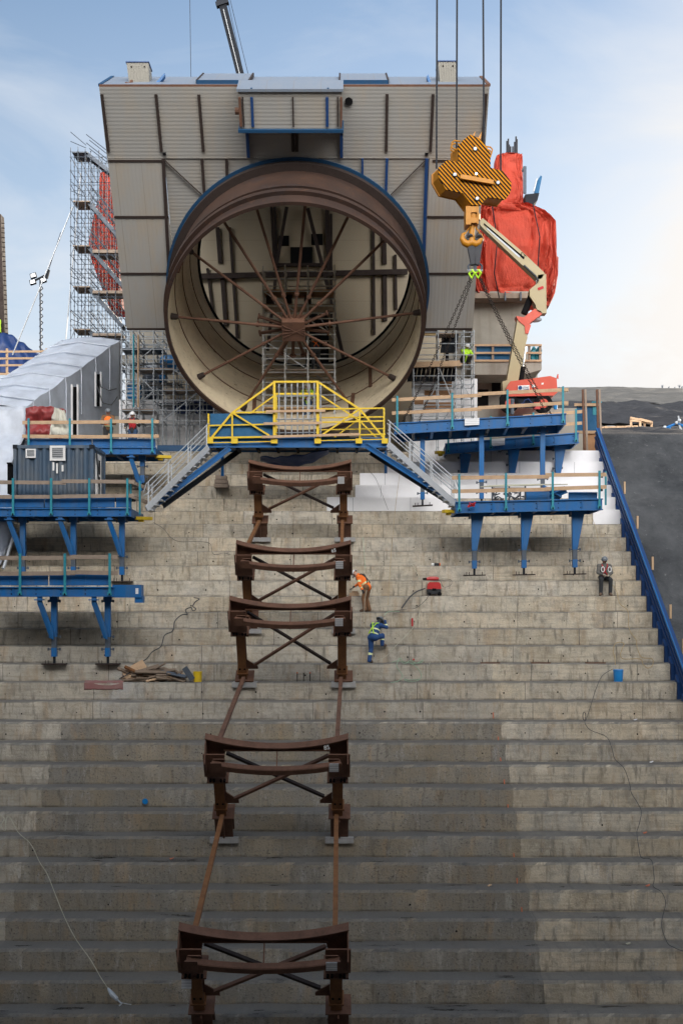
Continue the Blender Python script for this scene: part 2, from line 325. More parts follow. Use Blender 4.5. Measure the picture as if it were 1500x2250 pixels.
# ------------------------------------------------------------------ mesh building
BASE = {}
class MB:
    def __init__(s): s.v, s.f, s.mi, s.mats = [], [], [], []
    def _m(s, m):
        if m not in s.mats: s.mats.append(m)
        return s.mats.index(m)
    def add(s, vs, fs, m=None):
        o = len(s.v); s.v += [V(p) for p in vs]; i = s._m(m)
        for q in fs: s.f.append([o + k for k in q]); s.mi.append(i)
        return s
    def poly(s, pts, m=None): return s.add(pts, [list(range(len(pts)))], m)
    def box(s, c, ax, ay, az, m=None):      # centre and three half-vectors
        c, ax, ay, az = V(c), V(ax), V(ay), V(az)
        vs = [c + i * ax + j * ay + k * az for k in (-1, 1) for j in (-1, 1) for i in (-1, 1)]
        return s.add(vs, [(0, 2, 3, 1), (4, 5, 7, 6), (0, 1, 5, 4), (2, 6, 7, 3), (0, 4, 6, 2), (1, 3, 7, 5)], m)
    def b(s, x0, x1, y0, y1, z0, z1, m=None):
        return s.box(((x0 + x1) / 2, (y0 + y1) / 2, (z0 + z1) / 2), ((x1 - x0) / 2, 0, 0), (0, (y1 - y0) / 2, 0), (0, 0, (z1 - z0) / 2), m)
    def beam(s, p, q, w, d, up=(0, 0, 1), m=None):
        p, q = V(p), V(q); t = (q - p).normalized(); up = V(up)
        a = t.cross(up)
        if a.length < 1e-3: a = t.cross(V((0, 1, 0)))
        a.normalize(); u = a.cross(t).normalized()
        return s.box((p + q) / 2, (q - p) / 2, a * (w / 2), u * (d / 2), m)
    def ibeam(s, p, q, w, d, up=(0, 0, 1), m=None, tf=.03):
        p, q = V(p), V(q); t = (q - p).normalized(); up = V(up); a = t.cross(up)
        if a.length < 1e-3: a = t.cross(V((0, 1, 0)))
        a.normalize(); u = a.cross(t).normalized()
        s.beam(p, q, tf * .8, d - 2 * tf, u, m)
        s.beam(p + u * (d - tf) / 2, q + u * (d - tf) / 2, w, tf, u, m); s.beam(p - u * (d - tf) / 2, q - u * (d - tf) / 2, w, tf, u, m)
        return s
    def path(s, pts, r, n=6, m=None, caps=True):
        pts = [V(p) for p in pts]; rs = r if isinstance(r, (list, tuple)) else [r] * len(pts)
        rings = []; t0 = (pts[1] - pts[0]).normalized(); ref = V((0, 0, 1)) if abs(t0.z) < .9 else V((1, 0, 0))
        for i, p in enumerate(pts):
            t = (pts[min(i + 1, len(pts) - 1)] - pts[max(i - 1, 0)])
            t = t.normalized() if t.length > 1e-9 else t0
            a = t.cross(ref)
            if a.length < 1e-3: a = t.cross(V((1, .3, 0)))
            a.normalize(); u = a.cross(t).normalized()
            ref = u
            rings.append([p + rs[i] * (math.cos(2 * math.pi * k / n) * a + math.sin(2 * math.pi * k / n) * u) for k in range(n)])
        vs = [q for rg in rings for q in rg]; fs = []
        for i in range(len(pts) - 1):
            for k in range(n): fs.append((i * n + k, i * n + (k + 1) % n, (i + 1) * n + (k + 1) % n, (i + 1) * n + k))
        if caps: fs.append(tuple(range(n))[::-1]); fs.append(tuple(range((len(pts) - 1) * n, len(pts) * n)))
        return s.add(vs, fs, m)
    def tube(s, p, q, r, n=6, m=None): return s.path([p, q], r, n, m)
    def prism(s, pts, d, m=None, m2=None):
        pts = [V(p) for p in pts]; d = V(d); n = len(pts)
        s.add(pts, [tuple(range(n))], m); s.add([p + d for p in pts], [tuple(range(n))[::-1]], m2 or m)
        for k in range(n): s.add([pts[k], pts[(k + 1) % n], pts[(k + 1) % n] + d, pts[k] + d], [(0, 1, 2, 3)], m2 or m)
        return s
    def grid(s, fn, nu, nv, m=None, close=False):
        vs = [fn(i / (nu if close else nu - 1), j / (nv - 1)) for j in range(nv) for i in range(nu)]
        fs = []
        for j in range(nv - 1):
            for i in range(nu if close else nu - 1): fs.append((j * nu + i, j * nu + (i + 1) % nu, (j + 1) * nu + (i + 1) % nu, (j + 1) * nu + i))
        return s.add(vs, fs, m)
    def ball(s, c, r, m=None, n=10, hemi=False, sc=(1, 1, 1), rot=None):
        rot = rot or Matrix.Identity(3); c = V(c)
        def fn(u, v):
            a = 2 * math.pi * u; b = (math.pi / 2 if hemi else math.pi) * v
            return c + rot @ V((r * sc[0] * math.sin(b) * math.cos(a), r * sc[1] * math.sin(b) * math.sin(a), r * sc[2] * math.cos(b)))
        return s.grid(fn, n, max(5, n // 2 + 1), m, True)
    def build(s, name, mat, parent=None, smooth=None, solid=0, bevel=0):
        me = bpy.data.meshes.new(name)
        if parent is not None: base = BASE[parent.name]
        else:
            xs = [p.x for p in s.v]; ys = [p.y for p in s.v]
            base = V(((min(xs) + max(xs)) / 2, (min(ys) + max(ys)) / 2, min(p.z for p in s.v)))
        world = name in WORLDSPACE
        if world: base = V((0, 0, 0)) if parent is None else base
        me.from_pydata([p - base for p in s.v], [], s.f)
        for k in s.mats: me.materials.append(M[k] if k else M[mat])
        me.polygons.foreach_set('material_index', s.mi)
        o = bpy.data.objects.new(name, me); COL.objects.link(o); BASE[o.name] = base
        if parent is not None: o.parent = parent
        else: o.location = base
        bm = bmesh.new(); bm.from_mesh(me); bmesh.ops.recalc_face_normals(bm, faces=bm.faces); bm.to_mesh(me); bm.free()
        if smooth:
            me.polygons.foreach_set('use_smooth', [True] * len(me.polygons)); me.set_sharp_from_angle(angle=R(smooth))
        if solid:
            md = o.modifiers.new('thickness', 'SOLIDIFY'); md.thickness = solid; md.offset = 0
        if bevel:
            md = o.modifiers.new('edges', 'BEVEL'); md.width = bevel; md.segments = 2; md.limit_method = 'ANGLE'
        return o
WORLDSPACE = set()
def T(name, label, cat, base, group=None):
    o = bpy.data.objects.new(name, None); COL.objects.link(o); o.location = base; o.empty_display_size = .3
    o['label'] = label; o['category'] = cat
    if group: o['group'] = group
    BASE[o.name] = V(base); return o
def tag(o, label, cat, group=None):
    o['label'] = label; o['category'] = cat
    if group: o['group'] = group
    return o
def struct(o, kind='structure', label=None): o['kind'] = kind; return o
def text(txt, size, mat, parent, pos, rx=90, ry=0, rz=0, name='lettering'):
    cu = bpy.data.curves.new(name, 'FONT'); cu.body = txt; cu.size = size; cu.align_x = 'CENTER'; cu.align_y = 'CENTER'; cu.extrude = .003
    cu.materials.append(M[mat]); o = bpy.data.objects.new(name, cu); COL.objects.link(o)
    o.parent = parent; o.location = V(pos) - BASE[parent.name]; o.rotation_euler = (R(rx), R(ry), R(rz))
    me = bpy.data.meshes.new_from_object(o); o2 = bpy.data.objects.new(name, me); COL.objects.link(o2); o2.parent = parent; o2.location = o.location; o2.rotation_euler = o.rotation_euler
    bpy.data.objects.remove(o); return o2
def nz(x, y=0., z=0., s=1.): return mnoise.noise(V((x * s, y * s, z * s)))
# ================================================================== SETTING
WORLDSPACE |= {'stepped_slope', 'ground', 'rock_slope', 'sky_blocker', 'hill'}
# ground sheet far below, reaching the horizon
mb = MB(); mb.add([(-2500, -1500, -17), (2500, -1500, -17), (2500, 4000, -17), (-2500, 4000, -17)], [(0, 1, 2, 3)])
struct(mb.build('ground', 'dirt'))

# the stepped concrete slope
mb = MB()
def step_rows(xa, xb, k0, k1, sides):
    n = int((xb - xa) / .13) + 1
    xs = [xa + (xb - xa) * i / (n - 1) for i in range(n)]
    rows = []
    for k in range(k0, k1 + 1):
        z = ZP + k * RISE; yc = DN + TREAD + z / TAN; yn = yc - TREAD
        low = z < -3.7
        w = .05 if low else .022
        c = .07 if low else .035
        rows.append([V((x, yn + w * nz(x, k * 3.7, 0, .8) + (.02 * nz(x, k * 1.7, 5, 5) if low else 0), z - RISE + .03 * nz(x, k, 9, 1.2))) for x in xs])
        rows.append([V((x, yn + .0 + w * nz(x, k * 3.7, 1, .8) + ((.03 * nz(x, k * 2.7, 7, 5) + .09 * max(0, nz(x, k * 4.1, 2, 2.3) - .25)) if low else .05 * max(0, nz(x, k * 4.1, 2, 2.3) - .35)), z - c - (.10 if low else .06) * max(0, nz(x, k * 5.3, 6, 2.0) - .2))) for x in xs])
        rows.append([V((x, yn + c + w * nz(x, k * 3.7, 1, .8), z + .012 * nz(x, k * 1.1, 3, 2))) for x in xs])
        rows.append([V((x, yc - .10, z + .012 * nz(x, k * 2.1, 4, 2))) for x in xs])
    base = len(mb.v); vs = [p for r in rows for p in r]; fs = []
    for j in range(len(rows) - 1):
        for i in range(n - 1): fs.append((j * n + i, j * n + i + 1, (j + 1) * n + i + 1, (j + 1) * n + i))
    mb.add(vs, fs)
    if sides:
        for j in range(0, len(rows) - 1):
            a, b = rows[j][-1], rows[j + 1][-1]
            mb.add([a, b, b + V((0, 2.2, -1.6)), a + V((0, 2.2, -1.6))], [(0, 1, 2, 3)])
KLOW = 11                                # below this level the concrete runs on to the right
step_rows(-19, 20, -12, KLOW, False)
step_rows(-19, 11.5, KLOW, 29, True)
# form tie holes and little voids in the risers
rnd = random.Random(3)
for k in range(-1, 30):
    z = ZP + k * RISE; yn = DN + z / TAN
    x = -16 + rnd.random() * 2
    while x < (11.3 if k > KLOW else 15):
        if k > KLOW - 1 or rnd.random() < .1:
            r = rnd.uniform(.018, .032); zz = z - rnd.choice((.36, .33, .40)); c = V((x, yn - .028, zz))
            mb.poly([c + V((r * math.cos(a), 0, r * math.sin(a))) for a in [i * math.pi / 3 for i in range(6)]], 'black')
        x += rnd.choice((1.85, 1.85, 2.4, 1.2))
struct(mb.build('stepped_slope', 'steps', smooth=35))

# excavated rock slope on the right, bench and hills behind it
def rock(u, v):
    x = 11.6 + 46 * u
    y0, z0, y1, z1 = 34, -19, 66.5, 9.15
    y = y0 + (y1 - y0) * v; z = z0 + (z1 - z0) * v ** .96
    d = .9 * nz(x, y, z, .13) + .35 * nz(x, y, z, .45) + .12 * nz(x, y, z, 1.4)
    fade = min(1, (1 - v) * 8)
    return V((x, y - d * .55 * fade, z + d * .8 * fade - 1.2 * math.sin(math.pi * v)))
mb = MB().grid(rock, 110, 90)
struct(mb.build('rock_slope', 'shot', smooth=60))
def bench(u, v):
    x = -60 + 190 * u; y = 66.45 + 34 * v; z = 9.1 + 5.4 * v + .25 * nz(x, y, 0, .35) * min(1, v * 9) + .10 * nz(x, y, 0, 1.3) * min(1, v * 9)
    return V((x, y, z))
mb = MB().grid(bench, 150, 24); struct(mb.build('earth_bench', 'coal', smooth=60))
def pile(u, v):
    x = 0 + 110 * u; y = 99 + 36 * v; z = 14.3 + 7.8 * v + .5 * nz(x, y, 0, .25) + .25 * nz(x, y, 0, .9)
    return V((x, y, z))
mb = MB().grid(pile, 190, 50); struct(mb.build('rock_fill', 'coal', smooth=60))
def crest(x): return 29.6 + 1.0 * math.exp(-((x - 42) / 16) ** 2) - .0028 * max(0, 36 - x) ** 2 + .3 * nz(x, 0, 0, .2)
def gravel(u, v):
    x = -70 + 260 * u; y = 133 + 70 * v
    z = 21.6 + (crest(x) + 5.0 - 21.6) * v + .5 * math.sin(math.pi * v) + .25 * nz(x, y, 0, .3) + .12 * nz(x, y, 3, 1.1)
    z -= 0 if x > 24 else (24 - x) * .12
    return V((x, y, z))
mb = MB().grid(gravel, 240, 40); struct(mb.build('hill', 'gravel', smooth=60))
# unseen slope added behind the camera, blocking sky to darken the lower steps
def pit(u, v):
    x = -90 + 180 * u; y = -4.5 - 6 * v; z = -17 + (52 - .16 * max(-50, min(50, x))) * v
    d = 1.2 * nz(x, y, z, .12) + .4 * nz(x, y, z, .5); return V((x, y + d, z + d * .6))
mb = MB().grid(pit, 60, 24); struct(mb.build('sky_blocker', 'coal', smooth=60))

# concrete decks at the head of the steps
mb = MB(); mb.b(-19, 12, 58.35, 70, 5.5, 7.12); struct(mb.build('lower_deck', 'conc'))
mb = MB(); mb.b(3.1, 12.4, 60.2, 75, 7.13, 9.55); struct(mb.build('upper_deck', 'conc'))
mb = MB(); mb.b(-14, -6.2, 61.0, 75, 7.13, 9.3); struct(mb.build('upper_deck', 'conc'))

# ================================================================== LARGE STRUCTURE
# ---- pipe housing: a clad box hung over the pipe, its face tilted 37 degrees
XC = -1.8
C0 = V((XC, 47.5, 19.83)); UP = V(UPV); NF = V((0, -.7986, -.6018))     # top edge, up along face, out of face
def hf(x, v, o=0.): return V((x, C0.y, C0.z)) - UP * v + NF * o           # v metres below the top edge
XL, XR, VB, VS = XC - 7.44, XC + 7.44, 9.88, 2.65
RC_V, RB = 8.12, 5.36
hs = T('pipe_housing', 'large cream clad housing with sloping roof wrapped around the rusty pipe mouth', 'building', (XC, 52, 7.1))
mb = MB(); mb.box(hf(XC, VS / 2, .0), (7.44, 0, 0), UP * (VS / 2), NF * .06)
mb.build('upper_cladding', 'clad_h', hs)
xin0, xin1 = -6.98, 3.44
mb = MB(); n = 72; xs = [xin0 + (xin1 - xin0) * i / n for i in range(n + 1)]
def vb(x):
    d = x - XC
    return min(VB, RC_V - math.sqrt(max(0, RB * RB - d * d))) if abs(d) < RB else VB
low = [(x, vb(x)) for x in xs]
vs = []
for x, v in low: vs += [hf(x, VS + .005), hf(x, v)]
mb.add(vs, [(2 * i, 2 * i + 2, 2 * i + 3, 2 * i + 1) for i in range(n)])
mb.build('lower_cladding', 'clad_h', hs, solid=.06)
for x0, x1 in ((XL, xin0), (xin1, XR)):
    for a, b in ((2.66, 5.0), (5.06, 7.4), (7.46, VB)):
        mb = MB(); mb.box(hf((x0 + x1) / 2, (a + b) / 2, .02), ((x1 - x0) / 2 - .02, 0, 0), UP * ((b - a) / 2), NF * .05)
        mb.build('side_panel', 'clad_v', hs)
        mb = MB(); mb.box(hf((x0 + x1) / 2, b + .03, .05), ((x1 - x0) / 2 - .03, 0, 0), UP * .045, NF * .05); mb.build('joint_strip', 'rust_dk', hs)
mb = MB(); mb.box(hf(XC, VS + .02, .06), (7.40, 0, 0), UP * .012, NF * .02); mb.build('seam_flashing', 'clad_v', hs)
for x0, x1 in ((XL + .03, xin0 - .1), (xin1 + .15, XR - .03)):
    mb = MB(); mb.box(hf((x0 + x1) / 2, VS + .13, .07), ((x1 - x0) / 2, 0, 0), UP * .04, NF * .03); mb.build('joint_strip', 'rust_dk', hs)
# dark channel strips on the face
def strip(px0, py0, px1, py1, w=.11, mat='rust_dk', parent=None, off=.09, nm='channel_strip'):
    def hit(px, py):               # pixel onto the face plane
        d = V(((px - 750) / FPX, 1, (HOR - py) / FPX)); t = (C0 + NF * off).dot(NF) / d.dot(NF); return d * t
    mb = MB(); mb.beam(hit(px0, py0), hit(px1, py1), w, .08, NF); return mb.build(nm, mat, parent or hs)
for a in ((224, 207, 239, 333), (343, 207, 355, 333), (437, 208, 447, 333), (850, 207, 848, 333), (951, 207, 945, 333), (1067, 206, 1058, 333),
          (643, 288, 644, 333), (652, 288, 652, 333)): strip(*a)
for a in ((359, 348, 372, 600, .13), (444, 348, 449, 425), (498, 348, 499, 392)): strip(*a)
for a in ((937, 348, 929, 620, .13, 'blue_dark'), (850, 348, 847, 432, .10, 'blue_dark'), (796, 348, 796, 392, .08, 'blue_dark')): strip(*a)
# thin slack chains hung across the lower cladding
for sgn, x0, y0, x1, y1 in ((1, 362, 352, 448, 432), (1, 934, 352, 858, 428)):
    strip(x0, y0, x1, y1, .022, 'rust_dk', None, .12, 'hanging_chain')
for px, py in ((361, 338), (936, 339)):
    strip(px - 3, py, px + 4, py, .10, 'black', None, .10, 'lifting_eye')
# roof plane going back, ridge, back and sides
YR, ZR = 50.2, 21.29
RU = V((0, YR - C0.y, ZR - C0.z)).normalized(); RN = V((0, -RU.z, RU.y))
def rf(x, u, o=0.): return V((x, C0.y, C0.z)) + RU * u + RN * o
RL = math.hypot(YR - C0.y, ZR - C0.z)
mb = MB(); mb.box(rf(XC, RL / 2, .03), (7.40, 0, 0), RU * (RL / 2 - .06), RN * .03); mb.build('roof', 'roof', hs)
mb = MB(); mb.beam(rf(XL, .0, .02), rf(XR, .0, .02), .10, .10, RN); mb.build('eave_trim', 'rust', hs)
mb = MB(); mb.beam(rf(XL + .02, .06, .04), rf(XL + .02, RL, .04), .14, .10, RN, 'blue_mut'); mb.beam(rf(XR - .02, .06, .04), rf(XR - .02, RL, .04), .14, .10, RN, 'rust')
mb.beam(rf(XL, RL, .02), rf(XR, RL, .02), .10, .06, RN, 'blue_mut'); mb.build('verge_trim', 'blue_mut', hs)
mb = MB()
BK = V((0, 2.0, 1.5))
for x in (XL + .02, XR - .02):
    mb.add([hf(x, 0, -.05), rf(x, RL), V((x, YR + 2.4, ZR - .6)), V((x, 55.6, 13.6)), hf(x, VB, -.05)], [(0, 1, 2, 3, 4)])
mb.build('side_wall', 'clad_v', hs, solid=.05)
mb = MB(); mb.add([V((XL, YR + 2.0, ZR - .3)), V((XR, YR + 2.0, ZR - .3)), V((XR, 62.6, 21.6)), V((XL, 62.6, 21.6))], [(0, 1, 2, 3)]); mb.add([rf(XL, RL), rf(XR, RL), V((XR, YR + 2.0, ZR - .3)), V((XL, YR + 2.0, ZR - .3))], [(0, 1, 2, 3)]); mb.build('light_block_roof', 'roof', hs, solid=.08)  # unseen roof added to keep sky light out of the pipe interior
mb = MB()
for x0, x1 in ((xin1 + 1.2, XR), (XL, xin0 - 1.2)):
    mb.add([hf(x0, VB, -.05), hf(x1, VB, -.05), V((x1, 55.6, 13.6)), V((x0, 55.6, 13.6))], [(0, 1, 2, 3)])
mb.build('soffit', 'rust_dk', hs, solid=.06)
# roof hatches edged in blue
for pxa, pxb in ((440, 552), (746, 850)):
    Yh = 48.9; xa, xb = (pxa - 750) * Yh / FPX, (pxb - 750) * Yh / FPX
    mb = MB(); mb.box(rf((xa + xb) / 2, RL * .55, .13), ((xb - xa) / 2, 0, 0), RU * (RL * .44), RN * .05)
    h = mb.build('roof_hatch', 'roof', hs)
    mb = MB(); mb.beam(rf(xa, RL * .09, .12), rf(xb, RL * .09, .12), .10, .16, RN)
    for x in (xa, xb): mb.beam(rf(x, RL * .1, .13), rf(x, RL * .98, .13), .06, .16, RN, 'rust_dk')
    mb.build('hatch_frame', 'blue_mut', h)
# projecting box over the mouth
pb = T('hoist_box', 'small cream clad box with blue frame projecting above the pipe mouth', 'equipment box', hf(XC, 2.1, .6))
FO = 1.15
bx0, bx1 = -3.86, 0.02
vt, vbm = -.12, 1.23
mb = MB(); mb.box(hf((bx0 + bx1) / 2, (vt + vbm) / 2, FO / 2 + .05), ((bx1 - bx0) / 2, 0, 0), UP * ((vbm - vt) / 2), NF * (FO / 2 - .02)); mb.build('body', 'clad_h', pb)
mb = MB(); mb.box(hf((bx0 + bx1) / 2, vt - .06, FO / 2 + .05), ((bx1 - bx0) / 2 + .05, 0, 0), UP * .05, NF * (FO / 2 + .06)); mb.build('lid', 'roof', pb)
for x, w, m in ((bx0 + .05, .10, 'rust'), (bx0 + .16, .05, 'rust_dk'), (bx0 + .50, .10, 'blue_dark'), (XC - .02, .05, 'rust_dk'), (bx1 - .56, .10, 'blue_dark'), (bx1 - .16, .05, 'rust_dk'), (bx1 - .03, .08, 'rust')):
    mb = MB(); mb.box(hf(x, (vt + vbm) / 2 + .05, FO + .07), (w / 2, 0, 0), UP * ((vbm - vt) / 2 - .14), NF * .03); mb.build('channel_strip', m, pb)
mb = MB(); mb.box(hf((bx0 + bx1) / 2, vbm + .06, FO / 2 + .10), ((bx1 - bx0) / 2 + .06, 0, 0), UP * .055, NF * (FO / 2 + .08)); mb.build('floor_frame', 'blue_mut', pb)
for x in (bx0 + .14, bx1 - .08):
    mb = MB(); mb.prism([hf(x, vbm + .10, .08), hf(x, vbm + .10, .60), hf(x, vbm + .5, .30), hf(x, VS - .02, .20), hf(x, VS - .02, .08)], (.12, 0, 0)); mb.build('bracket', 'blue_dark', pb)
mb = MB()
xa, xb = bx0 + .50, bx1 - .52
for x in (xa, xb): mb.beam(hf(x, vt - .1, FO + .10), hf(x, vt - .1, FO + .1) + RU * 2.4 + RN * .05, .07, .07, RN)
for u, d in ((1.9, .06), (.75, .04)): mb.beam(hf(xa, vt - .1, FO + .1) + RU * u, hf(xb, vt - .1, FO + .1) + RU * u, d, d, RN)
mb.beam(hf(XC, vt - .1, FO + .1) + RU * .5, hf(XC, vt - .1, FO + .1) + RU * 2.6, .10, .08, RN, 'rust_dk')
mb.build('guard_frame', 'blue_mut', pb)
for x, py in ((bx0 - .05, 0), (bx1 + .26, 1)):
    if py:
        c = hf(x, .52, .10); mb = MB(); mb.path([c - NF * .02, c + NF * .05], .15, 12); mb.build('vent_hole', 'black', hs)
    else:
        c = hf(x, .72, FO * .6); mb = MB(); mb.path([c + V((-.14, 0, 0)), c + V((.05, 0, 0))], .13, 10); mb.build('pipe_stub', 'rust', pb)
# two vent boxes on the roof
for px0, px1, pyt, pyb, lab in ((281, 329, 140, 187, 'cream ribbed vent box on the left of the housing roof, rusty scraps at its foot'),
                                (963, 1004, 138, 187, 'cream ribbed vent box on the right of the housing roof, behind hoist ropes')):
    Yv = 48.4; p, q = at(px0, pyb, Yv), at(px1, pyt, Yv)
    t = T('vent_box', lab, 'vent box', (p.x, Yv, p.z), 'vent boxes on the housing roof')
    mb = MB(); mb.add([(p.x + .06, Yv, p.z), (q.x, Yv, p.z), (q.x, Yv + .8, p.z), (p.x + .06, Yv + .8, p.z), (p.x - .03, Yv - .1, q.z), (q.x - .03, Yv - .1, q.z), (q.x - .03, Yv + .7, q.z), (p.x - .03, Yv + .7, q.z)],
                      [(0, 1, 5, 4), (1, 2, 6, 5), (2, 3, 7, 6), (3, 0, 4, 7), (4, 5, 6, 7), (3, 2, 1, 0)]); mb.build('body', 'grey_box', t)
    mb = MB()
    for i in range(8):
        x = p.x + .08 + i * (q.x - p.x - .1) / 7; mb.beam((x, Yv - .015, p.z + .02), (x - .03 - .05 * (1 - i / 7), Yv - .11, q.z - .02), .025, .03, (0, 1, 0))
    mb.build('rib', 'grey_box', t)
    mb = MB(); mb.b(p.x - .06, q.x, Yv - .14, Yv + .74, q.z, q.z + .04); mb.build('cap', 'blue_dark', t)
    mb = MB(); mb.b(p.x + .03, q.x + .1, Yv - .08, Yv + .85, p.z - .10, p.z); mb.build('base_frame', 'rust', t)
    mb = MB(); mb.ball((p.x + .16, Yv - .1, q.z - .16), .035, None, 6); mb.ball((q.x - .18, Yv - .1, q.z - .16), .035, None, 6); mb.build('bolt', 'rust_dk', t)
for pts, lab in (([(335, 189), (362, 160), (362, 166), (345, 189)], 'blue steel bracket leaning beside the left vent box'), ([(940, 163), (950, 190), (945, 192), (937, 168)], 'blue steel fin leaning beside the right vent box')):
    mb = MB(); mb.prism([at(a, b, 48.3) for a, b in pts], (0, .25, 0)); tag(mb.build('steel_bracket', 'blue'), lab, 'bracket')
mb = MB()
for a, b in (((272, 188), (292, 181)), ((283, 190), (290, 178)), ((276, 183), (300, 190))): mb.beam(at(*a, 48.0), at(*b, 48.3), .09, .09)
tag(mb.build('scrap_steel', 'rust'), 'rusty steel offcuts at the foot of the left vent box', 'scrap')

# ---- the pipe stub
PP = T('penstock_pipe', 'huge rusty steel pipe mouth with cream lining and spoked bracing', 'pipe', (-1.85, 52, 7.2))
P0, T0 = V((-1.86, 49.4, 11.1)), R(42)
P1, T1 = V((-1.82, 52.4, 13.30)), R(36)
P2, T2 = V((-1.72, 58.5, 16.07)), R(30)
def axis(t):                         # t 0..1: lip to back; bent stub
    k = .33
    if t < k:
        u = t / k; p = P0.lerp(P1, u); p += V((0, -.05, .10)) * math.sin(math.pi * u); a = T0 + (T1 - T0) * u
    else:
        u = (t - k) / (1 - k); p = P1.lerp(P2, u); p += V((0, -.1, .28)) * math.sin(math.pi * u); a = T1 + (T2 - T1) * u
    return p, a
def pr(t, ang, r):
    p, a = axis(t); up = V((0, -math.sin(a), math.cos(a)))
    return p + V((r * math.cos(ang), 0, 0)) + up * (r * math.sin(ang))
RO = 5.1
NA = 96
def ring(r0, r1, t0, t1):             # a ring of rectangular section round the pipe
    m = MB()
    def sec(j, a): return [pr(t0, a, r0), pr(t0, a, r1), pr(t1, a, r1), pr(t1, a, r0)][j]
    vs = []; fs = []
    for i in range(NA):
        for j in range(4): vs.append(sec(j, 2 * math.pi * i / NA))
    for i in range(NA):
        k = (i + 1) % NA
        for j in range(4): fs.append((i * 4 + j, i * 4 + (j + 1) % 4, k * 4 + (j + 1) % 4, k * 4 + j))
    return m.add(vs, fs)
mb = MB().grid(lambda u, v: pr(v * .36, 2 * math.pi * u, RO), NA, 14, None, True); mb.build('shell', 'shell', PP, smooth=40)
mb = MB().grid(lambda u, v: pr(v, 2 * math.pi * u, RO - .06), NA, 30, None, True); mb.build('lining', 'liner', PP, smooth=40)
ring(RO - .08, RO + .06, -.002, .012).build('lip', 'shell', PP, smooth=40)
ring(RO, RO + .16, .055, .075).build('stiffener_ring', 'shell', PP, smooth=40)
ring(RO, RO + .12, .10, .115).build('stiffener_ring', 'shell', PP, smooth=40)
ring(RO, RO + .30, .275, .31).build('flange', 'rust_dk', PP, smooth=40)
ring(RO + .02, RO + .42, .312, .335).build('blue_collar', 'blue_mut', PP, smooth=40)
for t in (.22, .46, .72): ring(RO - .085, RO - .05, t, t + .006).build('weld_seam', 'rust', PP, smooth=40)
ring(RO - .17, RO + .05, .995, 1.01).build('back_rim', 'dark', PP, smooth=40)
# spoked bracing
hubp, ha = axis(.07); hubc = at(645, 721, 50.2)
mb = MB(); upl = V((0, -math.sin(T0), math.cos(T0))); nl = V((0, -math.cos(T0), -math.sin(T0)))
mb.box(hubc, (.46, 0, 0), upl * .44, nl * .30)
for k in (-.3, -.1, .1, .3): mb.beam(hubc + V((-.46, 0, 0)) + upl * k + nl * .31, hubc + V((.46, 0, 0)) + upl * (k * -.6) + nl * .31, .03, .03, nl)
hub = mb.build('hub', 'rust', PP, bevel=.02)
long_a = [181, 146, 124, 107, 84, 63, 42, 1, -36, -62, -118, -145]
for a in long_a:
    e = pr(.085, R(a), RO - .08); d = (e - hubc).normalized(); up2 = nl
    mb = MB(); mb.path([hubc + d * .35, hubc + d * 1.5, e - d * .28], .057, 8)
    mb.path([hubc + d * 1.42, hubc + d * 1.52], .095, 8); mb.path([e - d * .30, e - d * .22, e], [.08, .12, .14], 8, 'rust_dk'); mb.build('spoke', 'rust', PP, smooth=50)
for a in (167, 180, 197, -93, -75, -113, 19, -15, 0):
    d = (pr(.09, R(a), 1.0) - pr(.09, 0, 0)).normalized(); e = hubc + d * 1.42 - nl * .35
    mb = MB(); mb.path([hubc + d * .3 - nl * .1, e], .068, 8); mb.path([e, e + d * .06], .14, 8); mb.build('short_spoke', 'rust', PP, smooth=50)
for (a0, t0, a1, t1) in ((-112, .06, -113, .23), (-63, .06, -62, .23), (154, .02, 148, .21), (-52, .20, -52, .46)):
    mb = MB(); mb.beam(pr(t0, R(a0), RO - .10), pr(t1, R(a1), RO - .10), .16, .07, (0, 0, 1)); mb.build('liner_strap', 'rust', PP)

# ---- gate wall seen through the pipe
gw = T('gate_wall', 'cream panelled wall with dark posts closing the far end of the pipe', 'wall', (-2, 62.6, 7.1))
YW = 62.4
mb = MB(); mb.b(-8.6, 5.2, YW, YW + .3, 7.12, 24.5); mb.build('panel', 'clad_in', gw)
def bar(px0, py0, px1, py1, w=.14, o=.1, m='rust_dk', nm='post'):
    mb = MB(); mb.beam(at(px0, py0, YW - o), at(px1, py1, YW - o), w, .12, (0, 1, 0)); mb.build(nm, m, gw)
for a in ((456, 590, 468, 690, .13), (478, 500, 484, 578, .2), (488, 602, 496, 715, .2), (505, 500, 521, 742, .13), (820, 500, 822, 735, .13), (843, 500, 845, 580, .2), (845, 595, 846, 705, .2), (868, 560, 870, 680, .13),
          (596, 455, 604, 600, .13), (604, 455, 608, 600, .13), (718, 455, 722, 600, .2), (727, 470, 728, 720, .13)): bar(*a)
bar(405, 608, 895, 597, .26, .25, 'rust_dk', 'cross_beam'); bar(600, 582, 720, 582, .15, .2, 'rust_dk', 'cross_beam')
bar(630, 455, 608, 580, .16, .3, 'rust_dk', 'brace'); bar(676, 458, 722, 640, .18, .3, 'rust_dk', 'brace'); bar(735, 700, 757, 800, .18, .3, 'rust_dk', 'brace')
bar(608, 590, 588, 770, .16, .35, 'rust_dk', 'brace')
for x0, x1, y0, y1 in ((638, 686, 543, 584), (613, 635, 518, 540), (684, 709, 514, 538), (672, 722, 690, 800)):
    p, q = at(x0, y1, YW - .06), at(x1, y0, YW - .06); mb = MB(); mb.b(p.x, q.x, YW - .08, YW - .002, p.z, q.z); mb.build('opening', 'black', gw)

